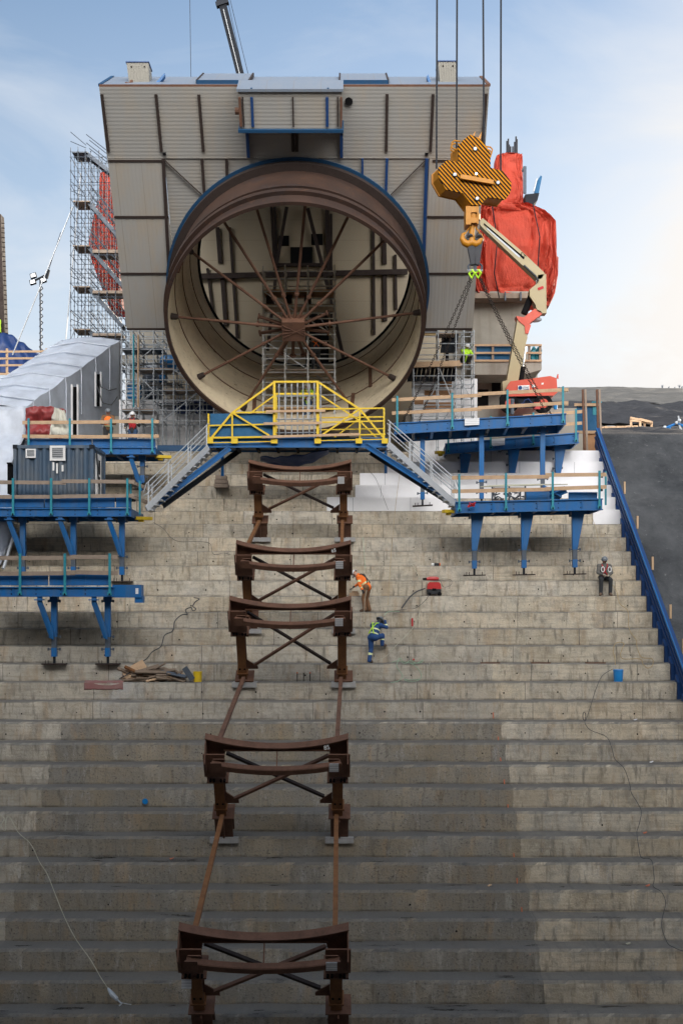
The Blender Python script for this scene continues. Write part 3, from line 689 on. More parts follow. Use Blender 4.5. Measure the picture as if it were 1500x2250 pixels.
# ---- concrete pier on the right with ledge, doors and fence
pr_ = T('concrete_pier', 'grey concrete pier with ledge and dark doorways below the red tarpaulins', 'pier', (6.6, 63, 9.55))
def px_x(px, Y): return (px - 750) * Y / FPX
def px_z(py, Y): return (HOR - py) * Y / FPX
mb = MB(); mb.prism([(px_x(1036, 62), 62, px_z(640, 62)), (px_x(1160, 62), 62, px_z(640, 62)), (px_x(1160, 62), 62, px_z(690, 62)), (px_x(1140, 62), 62, px_z(770, 62)), (px_x(1036, 62), 62, px_z(770, 62))], (0, 6, 0)); mb.build('upper_wall', 'conc', pr_)
mb = MB(); mb.b(px_x(900, 63.4), px_x(1180, 63.4), 63.4, 68, 9.55, px_z(765, 62)); mb.build('lower_wall', 'conc', pr_)
mb = MB(); mb.b(px_x(880, 63.6), px_x(1035, 63.6), 63.6, 68, px_z(770, 62), px_z(650, 63.6)); mb.build('side_wall', 'conc', pr_)
mb = MB(); z0, z1 = px_z(812, 61), px_z(792, 61); mb.prism([(px_x(1036, 61), 61, z1), (px_x(1189, 61), 61, z1), (px_x(1189, 61), 61, z0), (px_x(1150, 61), 61, z0 - .25), (px_x(1036, 61), 61, z0 - .25)], (0, 2.6, 0)); mb.build('ledge', 'conc', pr_)
for x0, x1, y0, y1 in ((1080, 1105, 831, 862), (1048, 1072, 856, 900), (958, 985, 745, 800)):
    mb = MB(); mb.b(px_x(x0, 63.3), px_x(x1, 63.3), 63.25, 63.39, px_z(y1, 63.3), px_z(y0, 63.3)); mb.build('doorway', 'black', pr_)
mb = MB(); mb.b(px_x(1040, 61.2), px_x(1165, 61.2), 61.0, 64, px_z(657, 61.2), px_z(646, 61.2)); mb.build('timber_collar', 'wood_old', pr_)
for px in (1107, 1141):
    mb = MB(); mb.b(px_x(px, 61), px_x(px + 3, 61), 60.85, 61.0, px_z(662, 61), px_z(643, 61)); mb.build('clamp', 'galv_dk', pr_)
fn = T('edge_fence', 'timber edge fence with blue netting along the pier ledge', 'fence', (px_x(1110, 61), 61.1, z1))
for px in (1043, 1082, 1162, 1186):
    mb = MB(); mb.b(px_x(px - 2.5, 61), px_x(px + 2.5, 61), 60.98, 61.08, px_z(795, 61), px_z(757, 61)); mb.build('post', 'wood_old', fn)
for py in (759, 776, 793):
    mb = MB(); mb.b(px_x(1041, 61), px_x(1189, 61), 60.92, 60.97, px_z(py + 2.2, 61), px_z(py - 2.2, 61)); mb.build('rail', 'wood', fn)
mb = MB(); mb.b(px_x(1042, 61), px_x(1126, 61), 61.1, 61.13, px_z(790, 61), px_z(758, 61)); mb.build('net', 'mesh_blue', fn)
for px in (1170, 1181):
    mb = MB(); mb.path([at(px, 794, 61.3), at(px - 2, 780, 61.3), at(px + 3, 768, 61.3), at(px + 1, 762, 61.3)], [.16, .2, .14, .05], 7); tag(mb.build('draped_netting', 'teal'), 'teal netting bundle tied to the pier fence, %s one' % ('left hand' if px == 1170 else 'right hand'), 'netting')

lp_ = T('concrete_pier', 'grey concrete pier behind the left scaffolds under the housing', 'pier', (px_x(360, 63.5), 63.5, 7.13))
mb = MB(); mb.b(px_x(285, 63.5), px_x(450, 63.5), 63.5, 68, 7.13, px_z(640, 63.5)); mb.build('shaft', 'conc', lp_)
mb = MB(); mb.b(px_x(268, 62.9), px_x(450, 62.9), 62.9, 63.49, px_z(800, 62.9), px_z(780, 62.9)); mb.build('ledge', 'conc', lp_)
for x0, x1, y0, y1 in ((318, 340, 830, 875), (385, 420, 690, 760)):
    mb = MB(); mb.b(px_x(x0, 63.4), px_x(x1, 63.4), 63.44, 63.498, px_z(y1, 63.4), px_z(y0, 63.4)); mb.build('doorway', 'black', lp_)
# ---- white insulation boards on the upper steps
rows = [(1022, 905, 1328, 'topmost white board course, just under the raised blue platforms'), (1040, 845, 1333, 'second white board course from the top of the steps'), (1067, 790, 1337, 'third white board course, behind the lower right platform rails'),
        (1093, 780, 1343, 'fourth white board course, longest stair of white under the walkway'), (1119, 718, 992, 'lowest white board course, poking out left behind the rusty saddle leg')]
for py, x0, x1, lab in rows:
    y, z = tread_at(py); yn = y                       # riser that rises from this tread
    mb = MB(); xa, xb = px_x(x0, yn), px_x(x1, yn)
    mb.b(xa, xb, yn - .09, yn - .03, z + .01, z + RISE + .03)
    mb.b(xa + .02, xb - .02, yn - .028, yn + TREAD - .12, z + RISE + .015, z + RISE + .05)
    k = xa + 1.1
    while k < xb - .3: mb.b(k, k + .012, yn - .092, yn - .089, z + .02, z + RISE + .02, 'galv_dk'); k += 2.44
    tag(mb.build('insulation_board', 'white'), lab, 'insulation', 'white insulation boards on the steps')
for py, x0, x1, lab in ((1119, 1300, 1350, 'short white board at the right end beside the blue side form'), (1142, 1301, 1367, 'lowest short white board beside the blue side form')):
    y, z = tread_at(py); mb = MB(); mb.b(px_x(x0, y), px_x(x1, y), y - .09, y - .03, z + .01, z + RISE + .03); mb.b(px_x(x0, y), px_x(x1, y), y - .028, y + .5, z + RISE + .015, z + RISE + .05)
    tag(mb.build('insulation_board', 'white'), lab, 'insulation', 'white insulation boards on the steps')
# white wrapped upstands behind the scaffolds
for x0, x1, y0, y1, Y, lab in ((905, 1048, 832, 985, 60.0, 'white wrapped wall with brown patches behind the right scaffold'), (262, 484, 878, 985, 60.6, 'white wrapped wall behind the dense left scaffold')):
    t = T('wrapped_wall', lab, 'wall', (px_x((x0 + x1) / 2, Y), Y, 7.13))
    mb = MB(); mb.b(px_x(x0, Y), px_x(x1, Y), Y, Y + .18, 7.13, px_z(y0, Y)); mb.build('panel', 'white', t)
    if x0 > 800:
        for a, b_, c_, d_ in ((965, 992, 835, 850), (932, 990, 858, 872), (932, 1000, 884, 905), (860, 910, 876, 890)):
            mb = MB(); mb.b(px_x(max(a, 907), Y), px_x(max(b_, 930), Y), Y - .02, Y - .002, px_z(d_, Y), px_z(c_, Y)); mb.build('plywood_patch', 'ply', t)
# ---- blue side form along the right edge of the steps
sf = T('side_form', 'long blue steel side form running down the right edge of the steps', 'formwork', (11.6, 50, 1))
s0, s1 = s_of(1585, 0) - 2.5, s_of(966, 0)
mb = MB(); mb.add([sl(s0, -.35, 11.66), sl(s1, -.35, 11.66), sl(s1, .60, 11.66), sl(s0, .60, 11.66), sl(s0, -.35, 11.78), sl(s1, -.35, 11.78), sl(s1, .60, 11.78), sl(s0, .60, 11.78)],
                  [(0, 1, 2, 3), (4, 7, 6, 5), (3, 2, 6, 7), (0, 4, 5, 1), (0, 3, 7, 4), (1, 5, 6, 2)]); mb.build('panel', 'blue_dark', sf)
for n_ in (.12, .36, .58):
    mb = MB(); mb.beam(sl(s0, n_, 11.63), sl(s1, n_, 11.63), .05, .09, (0, -SA, CA)); mb.build('waler', 'blue_dark' if n_ < .5 else 'blue', sf)
for k in range(12, 30):
    z = ZP + k * RISE; y = DN + z / TAN
    if HOR - FPX * z / y > 1600 or HOR - FPX * z / y < 1000: continue
    mb = MB(); mb.prism([(11.52, y - .04, z - RISE + .02), (11.52, y + .3, z - RISE + .02), (11.52, y + .3, z + .25), (11.52, y - .04, z)], (.14, 0, 0)); mb.build('gusset', 'blue_dark', sf)
for i, py in enumerate((1046, 1122, 1212, 1318, 1394, 1438)):
    p = sl(s_of(py + 25, .6), .58, 11.92); mb = MB(); mb.b(p.x - .035, p.x + .04, p.y - .05, p.y + .05, p.z - .25, p.z + .26)
    mb.poly([(p.x + .09, p.y, p.z + .1), (p.x + .02, p.y, p.z + .1), (p.x + .02, p.y, p.z + .3)]) if False else None
    tag(mb.build('timber_stake', 'wood'), 'pale timber stake behind the blue side form, %s' % ('topmost of the row', 'second from the top', 'third from the top', 'third from the bottom', 'second from the bottom', 'lowest of the row')[i], 'stake', 'timber stakes behind the side form')

# ---- panel screen with steel posts at the head of the side form
ps = T('screen', 'blue netting and plywood screen beside two tall steel posts', 'screen', (px_x(1295, 58), 58, px_z(1005, 58)))
mb = MB(); mb.b(px_x(1266, 58), px_x(1314, 58), 58, 58.05, px_z(947, 58), px_z(888, 58)); mb.build('net', 'mesh_blue', ps)
mb = MB(); mb.b(px_x(1280, 58), px_x(1316, 58), 57.98, 58.06, px_z(1004, 58), px_z(953, 58)); mb.build('plywood', 'ply', ps)
for py in (890, 950):
    mb = MB(); mb.b(px_x(1260, 58), px_x(1316, 58), 57.88, 57.96, px_z(py + 3, 58), px_z(py - 3, 58)); mb.build('rail', 'wood', ps)
mb = MB(); mb.b(px_x(1301, 58), px_x(1311, 58), 57.97, 57.99, px_z(912, 58), px_z(893, 58)); mb.b(px_x(1298, 58), px_x(1320, 58), 57.86, 57.875, px_z(886, 58), px_z(883, 58)); mb.build('turquoise_patch', 'teal', ps)
for px, lab in ((1284, 'tall brown double steel post with white tag, nearer the plywood screen'), (1315, 'tall brown double steel post beside the top of the blue side form')):
    t = T('steel_post', lab, 'post', at(px, 1022, 57.4), 'double steel posts at the head of the side form')
    for d in (-.06, .06):
        mb = MB(); mb.beam(at(px + 3, 1022, 57.4) + V((d, 0, 0)), at(px - 2, 856, 57.4) + V((d, 0, 0)), .085, .10, (0, 1, 0)); mb.build('channel', 'rust' if d < 0 else 'wood_old', t)
    c = at(px + 3, 1016, 57.3); mb = MB(); mb.b(c.x - .12, c.x + .12, 57.22, 57.28, c.z - .14, c.z + .14); mb.build('plate_tag', 'white_pt', t)
# ================================================================== SADDLES
XS = -1.91
def saddle(sp, XS, nt, lb, lab, tagtxt=None):
    NK = nt / 4.1; s = s_of(sp, nt)
    t = T('pipe_saddle', lab, 'saddle', sl(s, -.2, XS), 'rusty pipe saddles on the steps')
    U = V((0, -SA, CA)); A = V((0, CA, SA)); X = V((1, 0, 0))
    def q(x, n, ds=0.): return sl(s + ds, n * NK, XS + x)
    RC = 5.2
    def arc(hw, n_end, k, m=16):
        pts = []; zc = math.sqrt(RC * RC - hw * hw)
        for i in range(m + 1):
            x = -hw + 2 * hw * i / m; pts.append((x, n_end - (math.sqrt(RC * RC - x * x) - zc) * k))
        return pts
    # rear cradle: curved top plate on a girder
    top = arc(2.0, 4.1, 1.0); mb = MB()
    for (xa, na), (xb, nb) in zip(top, top[1:]): mb.box((q(xa, na) + q(xb, nb)) / 2, (q(xb, nb) - q(xa, na)) / 2 * 1.01, A * .12, U * .02)
    mb.build('cradle_plate', 'rust', t)
    mb = MB(); mb.prism([q(x, n - .02, -.012) for x, n in top] + [q(2.0, 3.0, -.012), q(1.55, 2.95, -.012), q(1.45, 3.60, -.012), q(-1.45, 3.60, -.012), q(-1.55, 2.95, -.012), q(-2.0, 3.0, -.012)], A * .025); mb.build('web', 'rust', t)
    mb = MB(); mb.box(q(0, 3.60), X * 1.5, A * .10, U * .018); mb.build('lower_flange', 'rust', t)
    # front cradle, smaller, one step further down
    f = arc(1.78, 3.60, .8); mb = MB()
    for (xa, na), (xb, nb) in zip(f, f[1:]): mb.box((q(xa, na, -.74) + q(xb, nb, -.74)) / 2, (q(xb, nb, -.74) - q(xa, na, -.74)) / 2 * 1.01, A * .02, U * .085)
    for sx_ in (-1, 1): mb.box(q(sx_ * 1.66, 3.60, -.755), X * .15, A * .02, U * .15)
    for (xa, na), (xb, nb) in zip(f, f[1:]): mb.box((q(xa, na + .09, -.66) + q(xb, nb + .09, -.66)) / 2, (q(xb, nb, -.64) - q(xa, na, -.64)) / 2 * 1.01, A * .08, U * .014)
    mb.build('front_cradle', 'rust', t)
    mb = MB(); mb.beam(q(0, 3.25, -.74), q(0, 3.58, -.02), .03, .10, U); mb.build('centre_stay', 'rust', t)
    for sg in (-1, 1):
        xl = sg * 1.70
        mb = MB(); mb.prism([q(xl - sg * -.30, 4.02, -.25), q(xl + sg * .30, 4.02, .2), q(xl + sg * .30, 2.62, .2), q(xl + sg * .30, 2.62, -.3), q(xl + sg * .30, 3.7, -.74)], X * (-.03 * sg)); 
        mb.box(q(xl + sg * .05, 3.32, -.42), X * .30, A * .02, U * .42)
        mb.prism([q(xl - sg * .25, 3.75, -.60), q(xl + sg * .05, 3.75, -.60), q(xl + sg * .28, 2.70, -.22), q(xl - sg * .25, 2.70, -.22)], A * .03)
        mb.box(q(xl, 2.60, -.08), X * .30, A * .34, U * .03); mb.build('gusset', 'rust', t)
        mb = MB(); mb.ibeam(q(xl, lb), q(xl, 2.58), .30, .36, A, 'rust', .035); mb.build('leg', 'rust', t)
        mb = MB(); mb.beam(q(xl, lb, -.19), q(xl, 2.58, -.19), .28, .02, A); mb.box(q(xl, lb), X * .19, A * .22, U * .025); mb.box(q(xl, lb - .2), X * .14, A * .14, U * .16); mb.build('leg_plate', 'rust_or', t)
        mb = MB()
        for bx in (-.08, .08): mb.path([q(xl + bx, lb + .25, -.20), q(xl + bx, lb + .25, -.215)], .032, 8)
        for bx in (-.2, -.1, .1, .2): mb.path([q(xl + bx, 2.66, -.34), q(xl + bx, 2.66, -.44)], .03, 6)
        mb.build('bolt', 'black', t)
        mb = MB(); mb.ibeam(q(xl + .05, -.18, .05), q(xl + .05, lb - .36, .05), .52, .5, A, None, .04)
        mb.box(q(xl + .05, lb - .36, .05), X * .32, A * .30, U * .02); mb.box(q(xl + .05, (lb - .54) / 2, -.03), X * .02, A * .30, U * ((lb - .2) * .42)); mb.build('pedestal', 'rust', t)
        mb = MB(); p = q(xl + .05, -.2, -.05); mb.b(p.x - .42, p.x + .42, p.y - .36, p.y + .5, p.z - .12, p.z + .05); mb.build('grout_pad', 'conc_pad', t)
        mb = MB(); mb.prism([q(xl - sg * .16, lb + .02, .05), q(xl - sg * .16, lb + .5, .05), q(xl - sg * .52, lb + .14, .05), q(xl - sg * .52, lb + .02, .05)], A * .03); mb.build('brace_gusset', 'rust', t)
    mb = MB(); mb.beam(q(-1.3, lb + .25, .02), q(1.45, 3.3, .02), .08, .10, A); mb.build('cross_brace', 'rust', t)
    mb = MB(); mb.beam(q(1.3, lb + .25, .12), q(-1.45, 3.3, .12), .08, .10, A); mb.build('cross_brace', 'rust_dk', t)
    mb = MB(); c = q(1.60, 3.60, -.79); mb.box(c, X * .13, A * .006, U * .15); mb.build('paper_label', 'label', t)
    if tagtxt:
        c = q(1.40, 3.86, -.225); o = text(tagtxt, .17, 'white_pt', t, c, 90 + 36, 0, 0, 'chalk_number')
        o.rotation_euler = (R(90) - AL * 0 - R(0), R(-12), 0)
    return t, q
sad = []
for sp, xs_, nt_, lb_, lab, tx in ((1013, -1.62, 3.4, 1.2, 'rusty saddle frame highest up, tucked under the yellow railed walkway', None),
                    (1191, -1.67, 3.6, 1.0, 'rusty saddle frame chalked 65, second from the top', '65'),
                    (1314, -1.68, 3.4, .45, 'rusty saddle frame beside the workers, third from the top', None),
                    (1618, -1.81, 3.75, 1.2, 'rusty saddle frame chalked 85, on the dark rough steps', '85'),
                    (2036, -1.83, 3.75, 1.2, 'rusty saddle frame lowest and largest, at the bottom of the steps', None)):
    sad.append(saddle(sp, xs_, nt_, lb_, lab, tx))
# raking struts: from a frame's base down to the top of the next
for i, j, m, lab in ((0, 1, 'rust_or', 'between the highest saddle and the saddle chalked 65'), (2, 3, 'rust', 'between the third saddle and the saddle chalked 85'), (3, 4, 'rust_or', 'between the saddle chalked 85 and the lowest saddle')):
    for sg in (-1, 1):
        a = sad[i][1](sg * 1.66, 1.0 if i != 2 else .3, -.28); b = sad[j][1](sg * 1.68, 3.7, .1)
        mb = MB(); mb.beam(a, b, .125, .11, (0, 0, 1))
        tag(mb.build('raking_strut', m), 'rusty raking strut %s, %s' % (lab, 'left one' if sg < 0 else 'right one'), 'strut', 'raking struts between the saddles')
# small white sticker on the third saddle's brace
mb = MB(); c = at(625, 1417, 46.1); mb.box(c, V((.10, 0, .06)), V((0, .004, 0)), V((-.02, 0, .035))); o = mb.build('paper_label', 'label', sad[2][0])
c = at(410, 2157, sad[4][1](-1.8, 2.2, -.25).y - .03); mb = MB(); mb.box(c, V((.12, 0, 0)), V((0, .004, 0)), V((0, 0, .17))); mb.build('paper_label', 'label', sad[4][0])

# ================================================================== PLATFORMS
def platform(lab, A, B, d, fh, legs, rails=(.95, .42), toe=None, posts=5, sign=None, group='blue work platforms hung on the steps', railmat='wood', tilt=0., extras=(), rail_ext=.15, nj=6, lbl=True):
    A, B = V(A), V(B); ex = (B - A).normalized(); ey = V((-ex.y, ex.x, 0)).normalized(); ez = V((0, 0, 1)); Ln = (B - A).length
    t = T('work_platform', lab, 'platform', (A + B) / 2 - ez * fh, group)
    def P(u, v, w): return A + ex * u + ey * v + ez * w          # w measured from the top of the fascia
    def bx(u0, u1, v0, v1, w0, w1, mb, m=None): return mb.box(P((u0 + u1) / 2, (v0 + v1) / 2, (w0 + w1) / 2), ex * ((u1 - u0) / 2), ey * ((v1 - v0) / 2), ez * ((w1 - w0) / 2), m)
    mb = MB(); bx(0, Ln, 0, .05, -fh, 0, mb); bx(-.02, Ln + .02, -.06, .1, -.03, .012, mb); bx(-.02, Ln + .02, -.06, .1, -fh - .012, -fh + .03, mb)
    k = .5
    while k < Ln - .2:
        for w in (-.3, -.74): mb.path([P(k, -.005, w * fh), P(k, -.02, w * fh)], .022, 6, 'dark')
        k += .85
    k = 1.4
    while k < Ln - .3: bx(k, k + .03, -.03, .0, -fh, 0, mb); k += 1.7
    mb.build('front_beam', 'blue', t)
    mb = MB(); bx(0, Ln, d - .06, d, -fh, 0, mb); mb.build('back_beam', 'blue', t)
    for u in (0, Ln - .06):
        mb = MB(); bx(u, u + .06, .08, d - .08, -fh, -.01, mb); mb.build('end_beam', 'blue', t)
    for i in range(1, nj):
        u = Ln * i / nj; mb = MB(); mb.ibeam(P(u, .12, -fh * .55), P(u, d - .1, -fh * .55), .12, fh * .7, ez, None, .025); mb.build('joist', 'galv_dk' if i % 2 else 'blue', t)
    mb = MB(); bx(.02, Ln - .02, .1, d - .08, -.10, -.02, mb); mb.build('deck', 'wood_old', t)
    # legs with tapered bracket, collars, jack and base plate
    for u, dz, brk in legs:
        wt = -fh; wb = -fh - dz
        if brk in (1, 2):
            b0 = .42; mb = MB()
            mb.prism([P(u - .14, b0, wt), P(u + .14, b0, wt), P(u + .14, b0, wt - .2), P(u - .14, b0, wt - .2)], ey * .26)
            if brk == 1: mb.prism([P(u - .46, -.02, wt), P(u - .30, -.02, wt), P(u - .30, -.02, wt - .20), P(u + .02, .30, wt - 1.2), P(u + .02, .30, wt - 1.5), P(u - .10, .30, wt - 1.45), P(u - .46, -.02, wt - .24)], ey * .12); mb.box(P(u - .39, .02, wt - .12), ex * .16, ey * .12, ez * .02)
            else: mb.prism([P(u - .12, b0 + .02, wt), P(u + .2, b0 + .02, wt), P(u + .36, b0 + .02, wt - .05), P(u + .10, b0 + .02, wt - 1.4), P(u - .10, b0 + .02, wt - 1.4)], ey * .22)
            mb.build('bracket', 'blue', t)
        mb = MB(); bx(u - .10, u + .10, .46, .66, wb + (.95 if dz > 1.3 else .35), wt, mb)
        lg = mb.build('leg', 'blue', t)
        mb = MB()
        lo = .95 if dz > 1.3 else .35
        bx(u - .085, u + .085, .47, .65, wb + .28, wb + lo, mb, 'galv_dk' if dz > 1.3 else 'blue'); bx(u - .092, u + .092, .465, .655, wb + .26, wb + .6 * lo, mb)
        bx(u - .04, u + .04, .52, .60, wb + .02, wb + .28, mb, 'dark'); mb.build('jack', 'blue', lg)
        mb = MB()
        for w in (wt - .16, wb + lo, wb + .52):
            bx(u - .2, u + .2, .52, .56, w - .02, w + .02, mb)
            for sg in (-1, 1): mb.path([P(u + sg * .2, .54, w - .05), P(u + sg * .2, .54, w + .05)], .035, 6)
        mb.build('collar', 'galv_dk', lg)
        mb = MB(); bx(u - .42, u + .42, .40, .72, wb - .02, wb + .02, mb)
        for sg in (-.3, -.2, .3): mb.path([P(u + sg, .5, wb + .02), P(u + sg, .5, wb + .13)], .015, 5)
        mb.build('base_plate', 'rust_dk', lg)
    # guard rails
    us = [(.12 + (Ln - .24) * i / (posts - 1)) for i in range(posts)]
    for u in us:
        mb = MB(); bx(u - .04, u + .04, -.10, -.03, -fh * .88, rails[0] + .14, mb); bx(u - .07, u + .07, -.115, -.10, -fh * .88, -fh * .55, mb)
        for w in (-.8, -.74): mb.path([P(u, -.115, w * fh), P(u, -.135, w * fh)], .028, 6, 'dark')
        mb.build('guard_post', 'teal', t)
    for r in rails:
        k = -rail_ext; j = 0
        while k < Ln - .05:
            e = min(Ln + rail_ext, k + 3.7); mb = MB(); mb.box(P((k + e) / 2, -.015 - .02 * (j % 2), r + .015 * ((j % 2) * 2 - 1)), ex * ((e - k) / 2) + ez * random.uniform(-.02, .02), ey * .02, ez * .07)
            mb.build('guard_rail', railmat, t); k += 3.55; j += 1
    if toe:
        k = 0
        while k < Ln - .4 - toe[1]:
            e = min(Ln - toe[1], k + toe[2]); mb = MB(); bx(k + .02, e - .03, .16, .21, toe[3], toe[3] + toe[0], mb)
            kk = k + .5
            while kk < e - .2: bx(kk, kk + .025, .15, .16, toe[3], toe[3] + toe[0], mb); kk += .75
            mb.build('toe_panel', 'blue', t); k = e
    if sign is not None:
        mb = MB(); bx(sign - .30, sign + .30, -.09, -.065, -fh * .62, .02, mb); sg_ = mb.build('sign_plate', 'label', t)
    return t, P
# right: upper front, upper back, lower
pl_ru, P_ru = platform('upper right blue platform slung from the hook chains, white sign on its beam', at(866, 930, 51.6), at(1242, 909, 51.2), 2.7, .44,
         [(1.17, 3.0, 0), (3.63, 3.1, 0), (6.16, 3.1, 0)], rails=(.98, .42), posts=4, sign=3.2, nj=9, rail_ext=.1)
pl_rb, P_rb = platform('blue platform behind and below the upper right one, white sign and yellow corner stop', at(978, 975, 54.8), at(1270, 951, 54.6), 2.2, .45,
         [(.80, 1.7, 2), (2.95, 1.6, 2), (5.0, 1.5, 2)], rails=(.9, .4), posts=4, sign=2.3, nj=7)
pl_rl, P_rl = platform('lower right blue platform carrying steel scraps, above the red vacuum', at(1001, 1103, 47.4), at(1322, 1096, 47.4), 2.3, .42,
         [(.76, 2.38, 2), (2.67, 2.4, 2), (4.63, 2.42, 2)], rails=(.92, .42), posts=4, nj=7, toe=None)
# left: mid (with container), low, upper
pl_lm, P_lm = platform('left blue platform carrying the grey container', at(-60, 1117, 47.2), at(288, 1117, 47.2), 3.0, .30,
         [(1.78, 2.47, 1), (3.72, 2.47, 1), (5.58, 2.47, 1)], rails=(1.0, .45), posts=5, toe=(.40, .0, 2.7, .05), railmat='wood_old')
pl_ll, P_ll = platform('lowest left blue platform standing clear above bare steps', at(-60, 1290, 42.9), at(250, 1290, 42.9), 2.4, .32,
         [(2.70, 2.36, 1), (4.57, 2.36, 1)], rails=(1.02, .48), posts=4, toe=(.38, .1, 2.6, .06), railmat='wood_old')
pl_lu, P_lu = platform('upper left blue platform with two standing workers beside the white tent', at(58, 983, 51.4), at(342, 983, 51.4), 2.6, .28,
         [(4.72, 1.4, 1)], rails=(1.05, .46), posts=4, toe=(.32, .0, 2.7, .05), railmat='wood')
# extra beam stub at the end of the lowest left platform
mb = MB(); u0 = 310 * 42.9 / FPX
mb.box(P_ll(u0 + .45, .3, -.14), V((.5, 0, 0)), V((0, .25, 0)), V((0, 0, .22))); mb.box(P_ll(u0 + .85, .3, -.42), V((.14, 0, 0)), V((0, .2, 0)), V((0, 0, .12))); mb.build('end_stub', 'blue', pl_ll)
mb = MB(); mb.box(P_ll(u0 + .80, .045, -.14), V((.05, 0, 0)), V((0, .003, 0)), V((0, 0, .1))); mb.build('paper_label', 'label', pl_ll)
mb = MB(); mb.b(px_x(346, 52.2), px_x(456, 52.2), 52.2, 52.3, px_z(991, 52.2), px_z(978, 52.2)); mb.build('link_beam', 'blue_mut', pl_lu)
# yellow corner stops
for P, u, v, pl in ((P_lm, 348 * 47.2 / FPX + .3, 1.2, pl_lm), (P_rl, -.12, .8, pl_rl), (P_rb, -.1, .7, pl_rb), (P_lu, 284 * 51.4 / FPX + .2, .8, pl_lu)):
    mb = MB(); mb.box(P(u, v, -.30), V((.30, .12, 0)), V((-.05, .14, 0)), V((0, 0, .06))); mb.box(P(u - .1, v, -.38), V((.1, 0, 0)), V((0, .1, 0)), V((0, 0, .06))); mb.build('corner_stop', 'yellow', pl)
# wooden end rails stepping out to the stair on the left mid platform, and on the lower right one
for P, u, pl, ws, m in ((P_lm, 348 * 47.2 / FPX, pl_lm, (1.0, .45), 'wood_old'), (P_rl, 321 * 47.4 / FPX, pl_rl, (.82, .30), 'dark')):
    for w in ws:
        mb = MB(); mb.beam(P(u - .1, .0, w + .05), P(u + (.55 if pl is pl_lm else .38), 1.8, w - (.16 if pl is pl_lm else -.22)), .05, .14); mb.build('end_rail', m, pl)
    for du in (.05, .35):
        mb = MB(); mb.beam(P(u + du - .1, .2 + du, -.2), P(u + du - .1, .2 + du, 1.1), .07, .05); mb.build('guard_post', 'teal', pl)

# ---- load on the lower right platform
t = T('wire_crate', 'wire crate full of dark scrap on the lower right platform', 'crate', P_rl(1.9, .8, 0))
for (u0, u1, w0, w1) in ((1.42, 2.75, .02, .08), (1.42, 2.75, .5, .56)):
    mb = MB(); mb.box(P_rl((u0 + u1) / 2, .55, (w0 + w1) / 2), V(((u1 - u0) / 2, 0, 0)), V((0, .02, 0)), V((0, 0, .03))); mb.build('frame', 'wood_old', t)
for u in (1.45, 2.1, 2.72):
    mb = MB(); mb.box(P_rl(u, .55, .30), V((.03, 0, 0)), V((0, .03, 0)), V((0, 0, .30))); mb.build('upright', 'galv_dk', t)
mb = MB()
for i in range(40):
    c = P_rl(random.uniform(1.5, 2.7), random.uniform(.6, 1.3), random.uniform(.05, .45)); d = V((random.uniform(-1, 1), random.uniform(-1, 1), random.uniform(-.5, .5))).normalized() * random.uniform(.08, .25); mb.tube(c - d, c + d, random.uniform(.012, .03), 5)
mb.build('scrap_heap', 'galv_dk', t)['kind'] = 'stuff'
mb = MB()
for i in range(5): mb.tube(P_rl(1.0 + i * .1, .7 + .1 * i, .62 + .02 * i), P_rl(4.4 - i * .25, .8 + .1 * i, .66 + .015 * i), .022, 6)
tag(mb.build('conduit_bundle', 'rope'), 'bundle of long pale rods lying across the wire crate', 'rods')
for (u, v, w, du, dw, lab) in ((3.2, .5, .25, .45, .2, 'upright blue steel panel on the lower right platform'), (4.9, .35, .16, .55, .14, 'low blue steel toe panel at the right end of the lower platform')):
    mb = MB(); mb.box(P_rl(u, v, w), V((du, 0, 0)), V((0, .03, 0)), V((0, 0, dw))); mb.box(P_rl(u, v - .04, w + dw - .03), V((du, 0, 0)), V((0, .02, 0)), V((0, 0, .02))); tag(mb.build('steel_sheet', 'blue'), lab, 'panel')
for (u, r, lab) in ((3.75, -.5, 'blue steel channel leaning right in the heap on the lower right platform'), (3.95, .35, 'blue steel channel leaning left in the heap on the lower right platform'), (3.5, .15, 'blue steel channel lying flat in the heap on the lower right platform')):
    mb = MB(); c = P_rl(u, .75, .32); d = V((math.cos(r), .1, math.sin(r))) * .42; mb.ibeam(c - d, c + d, .2, .22, (0, -.6, 1), None, .03); tag(mb.build('steel_channel', 'blue'), lab, 'channel')
mb = MB(); c = P_rl(.55, -.2, -.15)
pts = [c + V((random.uniform(-.15, .2), random.uniform(-.1, .05), random.uniform(-.08, .15))) for i in range(12)]; mb.path(pts, .03, 5)
tag(mb.build('ratchet_strap', 'redcloth'), 'tangled red strap hanging on the left end of the lower right platform', 'strap')

# ================================================================== WALKWAY, RAILINGS, STAIRS
Yk = 50.0
wk = T('walkway', 'blue steel walkway across the pipe mouth with yellow truss railings', 'walkway', at(652, 975, Yk))
def wp(px, py, dy=0.): return at(px, py, Yk) + V((0, dy, 0))
mb = MB(); a, b = wp(455, 962), wp(850, 962); zt, zb = px_z(962, Yk), px_z(983, Yk)
mb.b(a.x, b.x, Yk, Yk + .08, zb, zt); mb.b(a.x, b.x, Yk - .06, Yk + .12, zt - .03, zt + .01); mb.b(a.x, b.x, Yk - .06, Yk + .12, zb - .01, zb + .03); mb.build('front_beam', 'blue', wk)
mb = MB(); mb.b(a.x, b.x, Yk + 1.5, Yk + 1.58, zb, zt); mb.build('back_beam', 'blue', wk)
mb = MB(); mb.b(a.x, b.x, Yk + .1, Yk + 1.5, zb + .06, zb + .14); mb.build('deck', 'galv_dk', wk)
for i in range(9):
    x = a.x + (b.x - a.x) * (i + .5) / 9; mb = MB(); mb.b(x - .05, x + .05, Yk + .1, Yk + 1.5, zb - .06, zb + .05); mb.build('joist', 'dark', wk)
